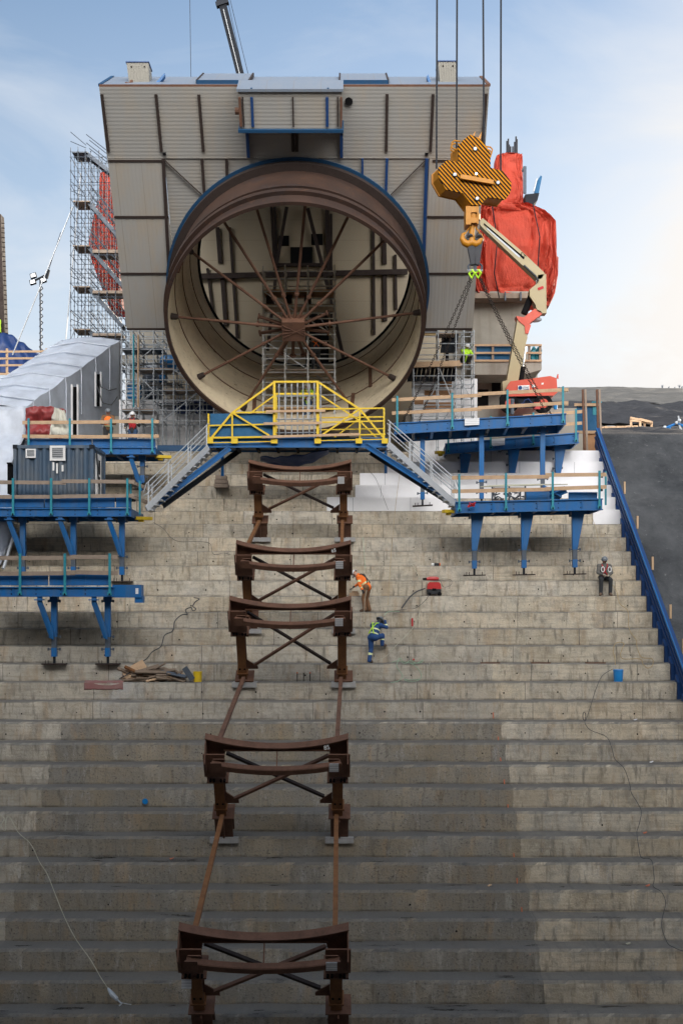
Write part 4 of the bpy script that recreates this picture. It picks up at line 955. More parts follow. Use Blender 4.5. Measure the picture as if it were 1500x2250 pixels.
def ybar(pts, r=.045, dy=0., nm='railing_bar'):
    mb = MB()
    for p, q in zip(pts, pts[1:]): mb.beam(wp(*p, dy), wp(*q, dy), r * 1.3, r * 1.3, (0, 1, 0))
    mb.build(nm, 'yellow', wk)
for dy, k in ((-.1, 0), (1.45, 1)):
    s_ = 0 if not k else 12
    ybar([(603, 840 + s_), (698, 840 + s_)], .06, dy, 'top_rail')
    for px in (603, 698): ybar([(px, 838 + s_), (px, 972)], .075 if not k else .05, dy, 'post')
    ybar([(601, 842 + s_), (511, 908 + s_), (458, 972)], .06 if not k else .045, dy, 'diagonal'); ybar([(701, 842 + s_), (790, 900 + s_), (848, 970)], .06 if not k else .045, dy, 'diagonal')
ybar([(511, 908), (603, 906)], .045, -.12); ybar([(460, 936), (603, 933)], .04, -.12); ybar([(511, 908), (511, 972)], .05, -.12, 'post')
ybar([(511, 908), (592, 958)], .05, -.14, 'diagonal'); ybar([(790, 900), (703, 960)], .05, -.14, 'diagonal'); ybar([(788, 914), (730, 958)], .04, .9, 'diagonal')
ybar([(700, 900), (843, 898)], .045, -.12); ybar([(700, 913), (843, 911)], .04, .6); ybar([(700, 929), (843, 926)], .045, -.12); ybar([(700, 940), (843, 937)], .035, .6)
ybar([(790, 900), (790, 968)], .05, -.12, 'post'); ybar([(843, 897), (843, 968)], .05, -.12, 'post'); ybar([(459, 910), (459, 972)], .05, -.12, 'post')
ybar([(460, 963), (590, 961)], .055, -.13); ybar([(458, 974), (600, 971)], .03, -.13); ybar([(700, 959), (846, 955)], .04, -.13); ybar([(704, 969), (846, 966)], .03, -.13)
for px in (462, 516, 603, 698, 788, 845):
    mb = MB(); mb.box(wp(px, 970, -.12), V((.13, 0, 0)), V((0, .05, 0)), V((0, 0, .10))); mb.build('clamp', 'yellow', wk)
mb = MB(); mb.add([wp(462, 909, -.02), wp(601, 909, -.02), wp(601, 962, -.02), wp(462, 963, -.02)], [(0, 1, 2, 3)]); mb.build('net_panel', 'mesh_blue', wk, solid=.02)
for py, x0, x1 in ((905, 585, 715), (932, 580, 708), (961, 576, 790)):
    mb = MB(); mb.beam(wp(x0, py + 1, -.24), wp(x1, py - 1 - (4 if x1 > 750 else 0), -.24), .05, .10, (0, 0, 1)); mb.build('timber_rail', 'wood', wk)
# braces
for x0, y0, x1, y1, dy in ((505, 984, 343, 1108, 0), (518, 984, 358, 1112, 1.2), (803, 978, 1000, 1104, 0), (815, 986, 990, 1106, 1.2)):
    p = wp(x0, y0, dy); q = at(x1, y1, 48.2 + dy); mb = MB(); mb.ibeam(p, q, .13, .20, (0, 0, 1), None, .03); mb.build('brace', 'blue' if dy == 0 else 'dark', wk)
for px, y1 in ((489, 1046), (847, 1040)):
    mb = MB(); p = at(px, 990, 51.4); q = at(px, y1, 51.4); mb.beam(p, q, .12, .12, (0, 1, 0)); mb.build('post', 'blue', wk)
mb = MB(); c = on(488, 1062, .1)
for k in range(3): mb.b(c.x - .3 + .03 * k, c.x + .3 - .04 * k, c.y - .5, c.y + .2, c.z - .22 + k * .18, c.z - .06 + k * .18)
tag(mb.build('timber_blocking', 'wood_old'), 'stack of timber blocking under the walkway post on the left', 'blocking')
# scaffold tube gate in the middle
gt = T('tube_gate', 'grid of grey scaffold tubes closing the middle of the yellow walkway', 'gate', wp(654, 962, .3))
for px in (612, 626, 640, 653, 665, 679, 690, 704):
    mb = MB(); mb.tube(wp(px, 838 + random.uniform(-3, 3), .35), wp(px, 962, .35), .03, 6); mb.build('upright', 'galv', gt)
for py in (867, 918, 931, 948):
    mb = MB(); mb.tube(wp(606, py, .42), wp(700, py - 1, .42), .03, 6); mb.build('ledger', 'galv', gt)
# stairs
def stair(lab, top, bot, w, n, name='stair'):
    top, bot = V(top), V(bot); d = bot - top; hz = V((d.x, 0, 0)).normalized()
    t = T(name, lab, 'stairs', bot, 'aluminium stairs down from the walkway'); yv = V((0, 1, 0))
    for j in (0, 1):
        o = yv * (w * j); mb = MB(); mb.beam(top + o, bot + o, .05, .22); mb.build('stringer', 'alu', t)
        for h in (.95, .55):
            mb = MB(); mb.path([top + o + V((0, 0, h)), bot + o + V((0, 0, h)), bot + o + V((0, 0, h)) + hz * .12 - V((0, 0, .35 if h > .9 else 0.05))], .021, 6); mb.build('handrail', 'galv', t)
        for f in (.03, .34, .66, .97):
            p = top + d * f + o; mb = MB(); mb.tube(p, p + V((0, 0, .95)), .026, 6); mb.build('handrail_post', 'alu', t)
    for i in range(n):
        p = top + d * ((i + .5) / n) - V((0, 0, .13)); mb = MB(); mb.box(p + yv * (w / 2), hz * .13, yv * (w / 2 - .03), V((0, 0, .02))); mb.build('tread', 'galv', t)
    return t
stair('aluminium stair down to the grey container platform', at(458, 983, 49.8), at(322, 1118, 47.0), .9, 13)
stair('aluminium stair down to the lower right blue platform', at(852, 975, 49.8), at(1001, 1108, 47.8), .9, 13)

# blue tarp sagging under the walkway
def sag(u, v):
    p = at(572 + 150 * u, 1004 - 16 * u + 22 * math.sin(math.pi * u) * (v * .8 + .2) + 8 * v, 50.6 + 1.1 * v); return p + V((0, .08 * nz(u * 9, v * 4, 2), .08 * nz(u * 7, v * 3)))
mb = MB().grid(sag, 30, 8); tag(mb.build('tarpaulin', 'tarp_blue', smooth=60, solid=.02), 'dark blue tarp sagging beneath the yellow railed walkway', 'tarp')

# ================================================================== CRANE BLOCK
YB = 46.2
hk = T('hook_block', 'huge black and yellow striped crane hook block hanging on four ropes', 'hook block', at(1042, 600, YB))
def zb_(x, y): return (930 + x / 6.818, 280 + y / 6.818)
outl = [(700, 105), (830, 160), (905, 225), (950, 300), (1000, 380), (1002, 600), (1060, 620), (1185, 650), (1250, 735), (1312, 820), (1312, 920), (1285, 1005), (1222, 1082), (960, 1042), (905, 1105), (850, 1172), (720, 1160), (590, 985), (335, 928), (290, 850), (226, 730), (226, 595), (350, 488), (530, 515), (520, 268), (590, 190)]
fr_ = [at(*zb_(x, y), YB) for x, y in outl]; DX = V((-.22, .85, 0))
mb = MB(); mb.prism(fr_, DX * .09); mb.build('front_plate', 'stripe', hk)
mb = MB(); mb.prism([p + DX * .91 for p in fr_], DX * .09); mb.build('back_plate', 'hook', hk)
ins = V((sum(p.x for p in fr_) / len(fr_), YB, sum(p.z for p in fr_) / len(fr_)))
for i, j in ((11, 12), (12, 13), (16, 17), (17, 18), (18, 19), (19, 20), (20, 21), (23, 24), (13, 14), (2, 3), (7, 8)):
    mb = MB(); a, b = fr_[i], fr_[j]; sh = lambda p: p + (ins - p) * .03; mb.prism([sh(a) + DX * .09, sh(b) + DX * .09, sh(b) + DX * .91, sh(a) + DX * .91], (ins - (a + b) / 2).normalized() * .05); mb.build('side_plate', 'hook', hk)
for cx, cy in ((770, 330), (465, 715), (1110, 835), (800, 1075)):
    c = at(*zb_(cx, cy), YB); mb = MB(); mb.path([c + V((0, -.02, 0)), c + V((0, -.10, 0))], .064, 12); mb.path([c + V((0, .0, 0)), c + V((0, -.04, 0))], .085, 12, 'dark'); mb.build('sheave_pin', 'galv', hk)
    mb = MB(); mb.path([c + DX * .25, c + DX * .75], .42 if cy < 1000 else .25, 20); mb.build('sheave', 'dark', hk)
c = at(*zb_(785, 705), YB); mb = MB(); mb.path([c, c + V((0, -.08, 0))], .05, 8); mb.build('grease_bolt', 'chrome', hk)
mb = MB(); mb.beam(at(*zb_(548, 738), YB - .1), at(*zb_(1045, 825), YB - .1), .12, .16, (0, 0, 1)); mb.build('tie_bar', 'hook', hk, bevel=.01)
for x, y in ((725, 140), (820, 150)):
    p = at(*zb_(x, y), YB + .3); mb = MB(); mb.prism([p + V((-.1, 0, -.2)), p + V((.06, 0, -.2)), p + V((.13, 0, .22)), p + V((.02, 0, .04))], (0, .08, 0)); mb.build('rope_guard', 'hook', hk)
for pts, nm in (([(560, 180), (470, 168), (430, 200), (428, 270), (490, 305), (520, 300)], 0), ([(930, 255), (1010, 265), (1040, 300), (1025, 370), (1000, 380)], 1)):
    for dy in (.2, .5):
        mb = MB(); mb.path([at(*zb_(x, y), YB) + V((0, dy, 0)) for x, y in pts], .028, 6); mb.build('handle', 'hook', hk)
# swivel housing and double hook
def hx(x, y, dy=0.): return at(*zb_(x, y), YB) + DX * (.35 + dy)
mb = MB()
for a, b in (((665, 1175), (740, 1450)), ((835, 1175), (855, 1440))):
    p, q = hx(*a), hx(*b); mb.b(p.x, q.x, YB + .02, YB + .75, q.z, p.z)
p, q = hx(735, 1175), hx(840, 1265); mb.b(p.x, q.x, YB + .04, YB + .7, q.z, p.z); p, q = hx(735, 1345), hx(840, 1420); mb.b(p.x, q.x, YB + .05, YB + .7, q.z, p.z); mb.build('swivel_housing', 'hook', hk)
mb = MB(); p, q = hx(745, 1260), hx(830, 1345); mb.path([((p.x + q.x) / 2, YB + .35, q.z), ((p.x + q.x) / 2, YB + .35, p.z)], .26, 12); mb.build('trunnion', 'hook', hk)
mb = MB(); mb.path([hx(770, 1410), hx(765, 1560), hx(762, 1680)], [.12, .11, .14], 10)
for sg in (-1, 1):
    mb.path([hx(765, 1690), hx(765 + sg * 60, 1715), hx(765 + sg * 110, 1690), hx(765 + sg * 145, 1630), hx(765 + sg * 130, 1570), hx(765 + sg * 95, 1545)], [.14, .15, .13, .10, .075, .04], 10)
mb.build('hook', 'hook', hk, smooth=60)
for sg in (-1, 1):
    mb = MB(); mb.path([hx(765 + sg * 35, 1450, -.1), hx(765 + sg * 120, 1580, -.1)], .025, 6); mb.build('safety_latch', 'hook', hk)
# ropes
for i, (xt, xb, yb, o) in enumerate(((960, 966, 362, .45), (1004, 1012, 322, .55), (1060, 1071, 320, .45), (1100, 1109, 384, .5))):
    mb = MB(); p = at(xb, yb, YB) + DX * o; q = at(xt, -140, YB + .6); mb.tube(p, q, .038, 6)
    tag(mb.build('hoist_rope', 'cable'), 'dark hoist rope, %s of four above the striped block' % ('leftmost', 'second from left', 'third from left', 'rightmost')[i], 'rope', 'hoist ropes of the crane')
# slings, shackles, chains
for i, (xa, xb) in enumerate((((1032), (1039)), ((1052), (1047)))):
    p, q = at(xa, 524, YB + .3), at(xb, 582, YB + .35); mb = MB()
    for dy in (-.09, .12): mb.prism([p + V((-.15, dy, 0)), p + V((.15, dy, 0)), q + V((.09, dy, 0)), q + V((-.09, dy, 0))], (0, .03, 0))
    mb.path([p + V((0, -.1, 0)), p + V((0, 0, .12)), p + V((0, .14, 0))], .13, 6)
    tag(mb.build('lifting_sling', 'sling'), 'dark grey round sling looped over the %s horn of the yellow hook' % ('left', 'right')[i], 'sling', 'slings on the crane hook')
for i, xb in enumerate((1036, 1050)):
    c = at(xb, 586, YB + .35); t = T('shackle', 'steel shackle under the %s grey sling' % ('left', 'right')[i], 'shackle', c - V((0, 0, .3)), 'shackles under the slings')
    mb = MB(); mb.path([c + V((-.12, 0, -.14)), c + V((-.14, 0, .02)), c + V((0, 0, .16)), c + V((.14, 0, .02)), c + V((.12, 0, -.14))], .04, 6); mb.build('bow', 'galv_dk', t)
    mb = MB(); mb.tube(c + V((-.17, 0, -.14)), c + V((.17, 0, -.14)), .04, 6); mb.build('pin', 'galv', t)
    mb = MB(); mb.path([c + V((0, 0, -.12)), c + V((.1, -.05, -.25)), c + V((.0, 0, -.42)), c + V((-.1, .05, -.25)), c + V((0, 0, -.12))], .045, 6); mb.build('hook_link', 'lime', t)
def chain(lab, p, q, sagz=.1):
    mb = MB(); d = q - p; n = int(d.length / .10)
    for i in range(n):
        f = (i + .5) / n; c = p + d * f - V((0, 0, sagz * 4 * f * (1 - f))); t = d.normalized(); a = (t.cross(V((0, 1, 0))) if i % 2 else V((0, 1, 0))).normalized()
        L_ = .07
        mb.path([c + t * L_ + a * .0, c + t * .038 + a * .036, c - t * .038 + a * .036, c - t * L_, c - t * .038 - a * .036, c + t * .038 - a * .036, c + t * L_], .0125, 4, None, False)
    return tag(mb.build('lifting_chain', 'rust_dk'), lab, 'chain', 'four chain legs below the hook')
cA, cB = at(1036, 603, YB + .35), at(1050, 601, YB + .35)
chain('chain leg running down left in front of the cream side panel, outer of the two', cA, P_ru(.35, .15, .05)); chain('chain leg running down left in front of the cream side panel, inner of the two', cA + V((.06, 0, 0)), P_ru(.9, 2.5, .05))
chain('chain leg running down right past the boom lift, upper of the two', cB, P_ru(6.9, 2.5, .05)); chain('chain leg running down right past the boom lift, lower of the two', cB - V((.05, 0, 0)), P_ru(6.3, .15, .05))

# far crane boom over the roof
cb = T('crane_boom', 'dark telescopic crane boom rising behind the housing roof', 'crane', at(540, 210, 95))
mb = MB(); a, b = at(545, 230, 95), at(489, 10, 92); mb.beam(a, b, .56, .7, (0, 1, 0)); mb.build('inner_section', 'dark', cb)
mb = MB(); mb.beam(at(488, 6, 92), at(482, -40, 92), .75, .8, (0, 1, 0)); mb.beam(at(490, 12, 91.8), at(487, 3, 91.8), .95, .5, (0, 1, 0)); mb.build('boom_collar', 'dark', cb)
mb = MB(); mb.beam(at(542, 225, 94.55), at(491, 20, 91.6), .06, .05, (0, 1, 0)); mb.build('slide_strip', 'galv', cb)
for x0, x1, lab in ((496, 541, 'nearer the boom'), (501, 552, 'farther from the boom')):
    mb = MB(); mb.tube(at(x0, -20, 92), at(x1, 190, 95), .02, 5); tag(mb.build('boom_rope', 'cable'), 'thin rope alongside the far dark boom, %s' % lab, 'rope')
mb = MB(); mb.tube(at(417, -30, 90), at(420, 190, 90), .022, 5); tag(mb.build('hanging_line', 'cable'), 'single thin line hanging in the sky left of the far boom', 'rope')

# ================================================================== BOOM LIFT
YL = 58.6
bl = T('boom_lift', 'articulated boom lift with red body and cream boom folded up beside the pier', 'boom lift', at(1165, 900, YL))
def lp(px, py, dy=0.): return at(px, py, YL + dy)
def plate(pts, w, nm, mat, dy=0., bevel=.03):
    mb = MB(); mb.prism([lp(x, y, dy - w / 2) for x, y in pts], (0, w, 0)); return mb.build(nm, mat, bl, bevel=bevel)
body = plate([(1112, 852), (1120, 838), (1208, 826), (1222, 831), (1224, 862), (1215, 869), (1115, 871), (1111, 866)], 1.9, 'body', 'lift_red', 0, .07)
plate([(1105, 862), (1130, 868), (1200, 868), (1205, 885), (1105, 885)], 1.5, 'chassis', 'dark')
for px in (1118, 1192):
    c = lp(px, 888, -.75); mb = MB(); mb.path([c - V((0, .18, 0)), c + V((0, .18, 0))], .42, 18); w_ = mb.build('wheel', 'black', bl); 
    mb = MB(); mb.path([c - V((0, .20, 0)), c - V((0, .17, 0))], .22, 12); mb.build('rim', 'lift_red', w_)
plate([(1103, 838), (1113, 835), (1136, 703), (1150, 703), (1156, 716), (1158, 742), (1153, 760), (1139, 856), (1112, 866), (1104, 860)], .62, 'lower_boom', 'boom', 0, .04)
plate([(1133, 694), (1150, 697), (1174, 678), (1188, 684), (1190, 690), (1160, 712), (1166, 714), (1160, 733), (1153, 733), (1152, 716), (1139, 706)], .66, 'elbow', 'lift_red', -.02, .03)
plate([(1181, 604), (1199, 602), (1200, 688), (1188, 688), (1179, 683), (1176, 670), (1163, 650), (1163, 636), (1180, 622)], .6, 'knuckle', 'boom', -.05, .03)
plate([(1189, 612), (1196, 600), (1150, 556), (1060, 479), (1052, 486), (1056, 497), (1165, 600), (1180, 614)], .5, 'upper_boom', 'boom', -.1, .03)
plate([(1150, 570), (1062, 493), (1063, 490), (1152, 566)], .02, 'boom_slot', 'black', -.365, 0); plate([(1140, 566), (1068, 502), (1069, 500), (1142, 563)], .02, 'boom_slot', 'galv', -.37, 0)
mb = MB(); mb.path([lp(1166, 652, 0), lp(1150, 690, 0)], .16, 10); mb.build('lift_cylinder', 'black', bl)
mb = MB(); mb.path([lp(1182, 618, -.45), lp(1176, 607, -.45), lp(1150, 583, -.42)], .05, 6); mb.build('hose_loop', 'hose', bl)
mb = MB(); mb.path([lp(1180, 628, -.1), lp(1178, 612, -.1)], .07, 8); mb.build('level_cylinder', 'chrome', bl)
mb = MB(); mb.path([lp(1142, 838, -.2), lp(1147, 806, -.2)], .15, 10, 'black'); mb.path([lp(1147, 806, -.2), lp(1153, 762, -.2)], .06, 8); mb.build('raise_cylinder', 'chrome', bl)
mb = MB(); c = lp(1172, 702, .1); mb.ball(c, .3, None, 10, False, (1.3, .6, .5)); mb.build('joint_cover', 'galv', bl)
mb = MB(); p, q = lp(1137, 857.5, -1.0), lp(1162, 847.5, -1.0); mb.add([(p.x, p.y, p.z), (q.x, p.y, p.z + .03), (q.x, p.y, q.z + .03), (p.x, p.y, q.z)], [(0, 1, 2, 3)]); sgn = mb.build('sign_plate', 'white_pt', bl, solid=.02)
text('United', .10, 'navy', bl, lp(1154, 850.5, -1.02)); text('Rentals', .10, 'navy', bl, lp(1154, 854.5, -1.02))
c = lp(1142, 852, -1.02); mb = MB(); mb.path([c, c - V((0, .01, 0))], .09, 14); mb.build('round_logo', 'navy', bl)
o = text('ST', .30, 'black', bl, lp(1147, 562, -.37)); o.rotation_euler = (R(90), R(44), 0)
mb = MB(); p = lp(1187, 633, -.37); mb.box(p, V((.13, 0, .05)), V((0, .004, 0)), V((-.02, 0, .06))); mb.build('red_decal', 'redcloth', bl)
for (x, y, w_, h_, m) in ((1172, 848, .08, .06, 'white_pt'), (1191, 843, .05, .04, 'white_pt'), (1180, 860, .3, .035, 'black')):
    mb = MB(); mb.box(lp(x, y, -.965), V((w_, 0, .01)), V((0, .004, 0)), V((0, 0, h_))); mb.build('decal', m, bl)
plate([(1222, 830), (1224, 822), (1226, 822), (1226, 832)], .1, 'beacon', 'lift_red', 0, 0)
# clutter on the upper right deck behind the platform rails
for (x0, x1, y0, y1, m, nm, lab, cat) in ((1172, 1186, 884, 894, 'vac_red', 'tool_box', 'small red toolbox behind the upper right platform rail', 'toolbox'), (1216, 1225, 887, 894, 'lift_blue', 'bucket', 'small turquoise bucket behind the upper right platform rail', 'bucket'),
                                      (1120, 1130, 876, 905, 'galv_dk', 'gas_cylinder', 'grey cylinder standing beside the boom lift chassis', 'cylinder')):
    p, q = at(x0, y1, 57.6), at(x1, y0, 57.6); mb = MB()
    if nm == 'tool_box': mb.b(p.x, q.x, 57.6, 57.9, p.z - .1, q.z); mb.path([(p.x + .05, 57.75, q.z), (p.x + .15, 57.75, q.z + .07), (q.x - .05, 57.75, q.z)], .015, 5, 'dark')
    else: c = (p.x + q.x) / 2; r = (q.x - p.x) / 2; mb.path([(c, 57.7, p.z - .1), (c, 57.7, q.z - .05), (c, 57.7, q.z)], [r * .85, r, r * .9], 12)
    tag(mb.build(nm, m), lab, cat)
def heap(u, v): p = at(1140 + 35 * u, 895 - 18 * math.sin(math.pi * u) * (1 - v), 57.4 + .8 * v); return p + V((0, 0, .12 * nz(u * 6, v * 5)))
mb = MB().grid(heap, 16, 8); tag(mb.build('tarpaulin', 'tarp_blue', smooth=60, solid=.03), 'crumpled blue tarp in front of the boom lift chassis', 'tarp')
# ================================================================== TARPAULINS
def tarp_ropes(o, pts_list):
    for P in pts_list:
        mb = MB(); mb.path([at(*p) for p in P], .03, 5); mb.build('tie_rope', 'dark', o)
def draped(nm, rows, Y, depth, mat, lab, cat='tarp', folds=9, amp=.16, seed=0, closed=True):
    # rows: (py, px left, px right) from top to bottom; a full-bodied wrapped volume with hanging folds
    def fn(u, v):
        f = v * (len(rows) - 1); i = min(int(f), len(rows) - 2); g_ = f - i; g_ = g_ * g_ * (3 - 2 * g_) * .5 + g_ * .5
        py, xl, xr = [rows[i][k] + (rows[i + 1][k] - rows[i][k]) * g_ for k in range(3)]
        a = 2 * math.pi * u; ca, sa = math.cos(a), math.sin(a)
        e = .42; cx = math.copysign(abs(ca) ** e, ca); sy = math.copysign(abs(sa) ** e, sa)
        L_, Rr = at(xl, py, Y), at(xr, py, Y); w = (Rr.x - L_.x) / 2; c = (L_ + Rr) / 2
        wv = .35 * nz(u * 5, v * 2.2, seed + 20); fold = amp * (.75 * nz(u * folds + seed, v * 1.1, seed, 1) + .9 * (abs(nz((u + wv * .16) * folds * 1.5, v * 1.2, seed + 3)) ** .55 - .45) + .55 * (abs(nz(u * folds * 1.1 + v * 3.5, v * 4 - u * folds * .6, seed + 8)) ** .7 - .35) + .25 * nz(u * folds * 4, v * 9, seed + 5))
        dw = min(w, depth)
        return V((c.x + cx * (w + fold * .35 * abs(sa)), c.y + depth * .5 - sy * (depth * .5 + fold), c.z + .12 * nz(u * 5, v * 4, seed)))
    m = MB().grid(fn, 260, 70, None, True)
    n = 260; m.f.append(list(range(n))); m.mi.append(0); tot = len(m.v); m.f.append(list(range(tot - n, tot))[::-1]); m.mi.append(0)
    return tag(m.build(nm, mat, smooth=70), lab, cat, 'red tarpaulins around the concrete pours')
tA = draped('red_tarpaulin', [(336, 1092, 1149), (345, 1090, 1150), (390, 1086, 1150), (430, 1082, 1151), (455, 1080, 1152)], 64, 1.6, 'tarp_red', 'tall narrow red tarpaulin wrap behind the striped hook block', folds=14, amp=.22, seed=2)
tB = draped('red_tarpaulin', [(444, 1040, 1168), (450, 1036, 1190), (462, 1030, 1208), (480, 1028, 1225), (540, 1028, 1228), (590, 1028, 1229), (625, 1032, 1222), (645, 1036, 1215), (652, 1040, 1208)], 62.0, 3.0, 'tarp_red', 'big billowing red tarpaulin wrap on top of the concrete pier', folds=32, amp=.5, seed=5)
draped('red_tarpaulin', [(560, 1186, 1228), (600, 1184, 1227), (640, 1184, 1221), (662, 1186, 1212), (672, 1192, 1206)], 62.8, 1.2, 'tarp_red', 'hanging tail of red tarpaulin at the right edge of the pier', folds=10, amp=.12, seed=9)
draped('red_tarpaulin', [(378, 217, 262), (385, 215, 262), (430, 214, 262), (470, 202, 262), (520, 192, 262), (560, 194, 262), (600, 210, 262), (640, 226, 264), (676, 240, 268)], 69, 2.4, 'tarp_red', 'red tarpaulin wrap half hidden behind the left stair scaffold', folds=14, amp=.26, seed=12)
BASE[tB.name] = tB.location.copy(); BASE[tA.name] = tA.location.copy()
tarp_ropes(tB, [[(1170, 449, 60.6), (1185, 520, 60.15), (1180, 600, 60.15), (1188, 655, 60.3)], [(1080, 447, 60.6), (1092, 530, 60.2), (1085, 600, 60.2), (1096, 655, 60.3)]])
# rebar stubs above the tarpaulin and the dark form platform beside it
t = T('rebar_cage', 'dark reinforcing bars sticking out above the tall red tarpaulin', 'rebar', at(1120, 345, 64.5))
for x, y0 in ((1113, 310), (1116, 305), (1118, 318), (1121, 322), (1130, 312), (1133, 300), (1135, 306), (1098, 312), (1126, 322)):
    mb = MB(); mb.tube(at(x, 345, 64.6), at(x, y0, 64.6), .045 if x > 1110 else .015, 5); mb.build('bar', 'cable', t)
t = T('form_bracket', 'dark climbing form bracket with blue panel right of the tall red tarpaulin', 'formwork', at(1170, 448, 63))
mb = MB(); mb.prism([at(1153, 427, 63), at(1184, 424, 63), at(1180, 440, 63), at(1172, 448, 63), at(1154, 445, 63)], (0, .8, 0)); mb.build('deck', 'dark', t)
mb = MB(); mb.prism([at(1173, 424, 63), at(1183, 424, 63), at(1190, 388, 63), at(1187, 385, 63), at(1176, 402, 63)], (0, .15, 0)); mb.build('panel', 'mesh_blue', t)
mb = MB(); mb.tube(at(1152, 425, 63), at(1152, 366, 63), .09, 6); mb.build('post', 'galv_dk', t)
mb = MB(); mb.tube(at(1172, 420, 62.9), at(1179, 392, 62.9), .04, 5); mb.build('prop', 'galv', t)
mb = MB(); mb.b(px_x(1148, 63), px_x(1156, 63), 63, 63.4, px_z(372, 63), px_z(366, 63)); mb.build('form_head', 'teal', t)

# ================================================================== SCAFFOLDS
def scaffold(lab, xs, ys, z0, levels, decks=(), braces=(), r=.028, top=1.1, mat='galv', name='scaffold_tower', group='tube scaffolds around the pipe', jit=0.):
    t = T(name, lab, 'scaffold', ((xs[0] + xs[-1]) / 2, ys[0], z0), group)
    for i, x in enumerate(xs):
        for j, y in enumerate(ys):
            h = levels[-1] + top * random.uniform(.5, 1); mb = MB(); mb.tube((x, y, z0), (x, y, h), r, 6)
            z = z0 + .3
            while z < h: mb.path([(x, y, z - .03), (x, y, z + .03)], r * 1.9, 6); z += .5
            mb.build('standard', mat, t)
    for z in levels:
        mb = MB()
        for y in ys: mb.tube((xs[0] - .06, y, z), (xs[-1] + .06, y, z), r * .85, 5)
        for x in xs: mb.tube((x, ys[0] - .05, z), (x, ys[-1] + .05, z), r * .85, 5)
        mb.build('ledger_frame', mat, t)
    for z, i0, i1, m in decks:
        mb = MB(); k = ys[0]
        while k < ys[-1] - .05: mb.b(xs[i0], xs[i1], k + .01, min(k + .23, ys[-1]), z + .03, z + .08); k += .25
        mb.build('plank_deck', m, t)
    for (i0, za, i1, zb2, yy) in braces:
        mb = MB(); mb.tube((xs[i0], yy, za), (xs[i1], yy, zb2), r * .85, 5); mb.build('brace', mat, t)
    return t
# left stair scaffold, five storeys
YS = 66.0; X_ = lambda p, Y=66.0: px_x(p, Y); Z_ = lambda p, Y=66.0: px_z(p, Y)
sx = [X_(156), X_(172), X_(188), X_(200), X_(218), X_(236), X_(254), X_(276)]
lv = [Z_(745) + (Z_(345) - Z_(745)) * i / 13 for i in range(14)]
BRS = [(0, Z_(745 - 92 * k), 2, Z_(670 - 92 * k), YS) for k in range(4)] + [(5, Z_(745 - 92 * k), 3, Z_(670 - 92 * k), YS + 1.8) for k in range(4)]
st = scaffold('tall stair scaffold against the sky left of the clad housing', sx, [YS, YS + .9, YS + 1.8], 9.3, lv, braces=BRS, r=.02, top=.6, mat='galv_dk')
flights = [(722, 14), (628, 12), (538, 10), (440, 12), (332, 0)]
for k, (py, dx) in enumerate(flights):
    z = Z_(py); mb = MB()
    for j in range(6): mb.b(X_(157 + dx * .3) if k < 4 else X_(158), X_(192 + dx * .4), YS + .05 + j * .24, YS + .27 + j * .24, z - .06, z)
    mb.build('landing_deck', 'wood_old' if k < 4 else 'galv_dk', st)
    if k in (0, 1, 2): mb = MB(); mb.b(X_(203), X_(268), YS + .1, YS + 1.4, z - .35 - k * .02, z - .22); mb.build('plank_deck', 'wood_old', st)
    a = V((X_(188 + dx * .4), YS + .25, z - .02)); d = V((X_(268 if k < 4 else 246) - a.x, 0, -(2.1 if k < 4 else 1.1)))
    for o in (0, .8):
        mb = MB(); mb.beam(a + V((0, o, 0)), a + d + V((0, o, 0)), .05, .2); mb.build('stair_stringer', 'galv_dk', st)
        for h in (1.0, .55): mb = MB(); mb.tube(a + V((0, o, h)), a + d + V((0, o, h)), .025, 5); mb.build('handrail', 'galv_dk', st)
    for j in range(9):
        c = a + d * ((j + .5) / 9); mb = MB(); mb.b(c.x - .13, c.x + .13, c.y, c.y + .8, c.z + .02, c.z + .05); mb.build('stair_tread', 'galv_dk', st)
    for h in (.5, 1.0): mb = MB(); mb.tube((X_(156), YS - .04, z + h), (X_(190), YS - .04, z + h * .3), .022, 5); mb.build('guard_tube', 'galv_dk', st)
# dense left scaffold under the housing
Yd = 58.6
lx = [px_x(p, Yd) for p in (268, 292, 306, 338, 358, 382, 410, 440, 470)]
scaffold('dense grey tube scaffold under the left side of the housing', lx, [Yd, Yd + 1.2], 7.13, [px_z(p, Yd) for p in (925, 902, 880, 858, 835, 812, 790, 768, 745, 728)],
         decks=[(px_z(902, Yd), 0, 3, 'wood_old'), (px_z(858, Yd), 4, 8, 'wood_old'), (px_z(812, Yd), 1, 5, 'wood_old'), (px_z(768, Yd), 0, 4, 'galv_dk')],
         braces=[(0, px_z(925, Yd), 3, px_z(858, Yd), Yd), (6, px_z(900, Yd), 8, px_z(850, Yd), Yd + 1.2), (1, px_z(858, Yd), 4, px_z(790, Yd), Yd + 1.2), (3, px_z(858, Yd), 0, px_z(790, Yd), Yd), (4, px_z(925, Yd), 7, px_z(858, Yd), Yd), (8, px_z(880, Yd), 5, px_z(812, Yd), Yd), (2, px_z(790, Yd), 5, px_z(730, Yd), Yd)], r=.03, top=.2)
scaffold('tube scaffold standing behind the dense left one, in front of the white wall', [px_x(p, 60.2) for p in (280, 318, 350, 396, 426, 455, 484)], [60.1, 60.9], 7.13, [px_z(p, 60.2) for p in (935, 890, 845, 800, 760)],
         decks=[(px_z(890, 60.2), 2, 5, 'galv_dk'), (px_z(845, 60.2), 0, 3, 'wood_old')], braces=[(0, px_z(935, 60.2), 2, px_z(845, 60.2), 60.1), (5, px_z(935, 60.2), 3, px_z(845, 60.2), 60.1)], r=.026, top=.3)
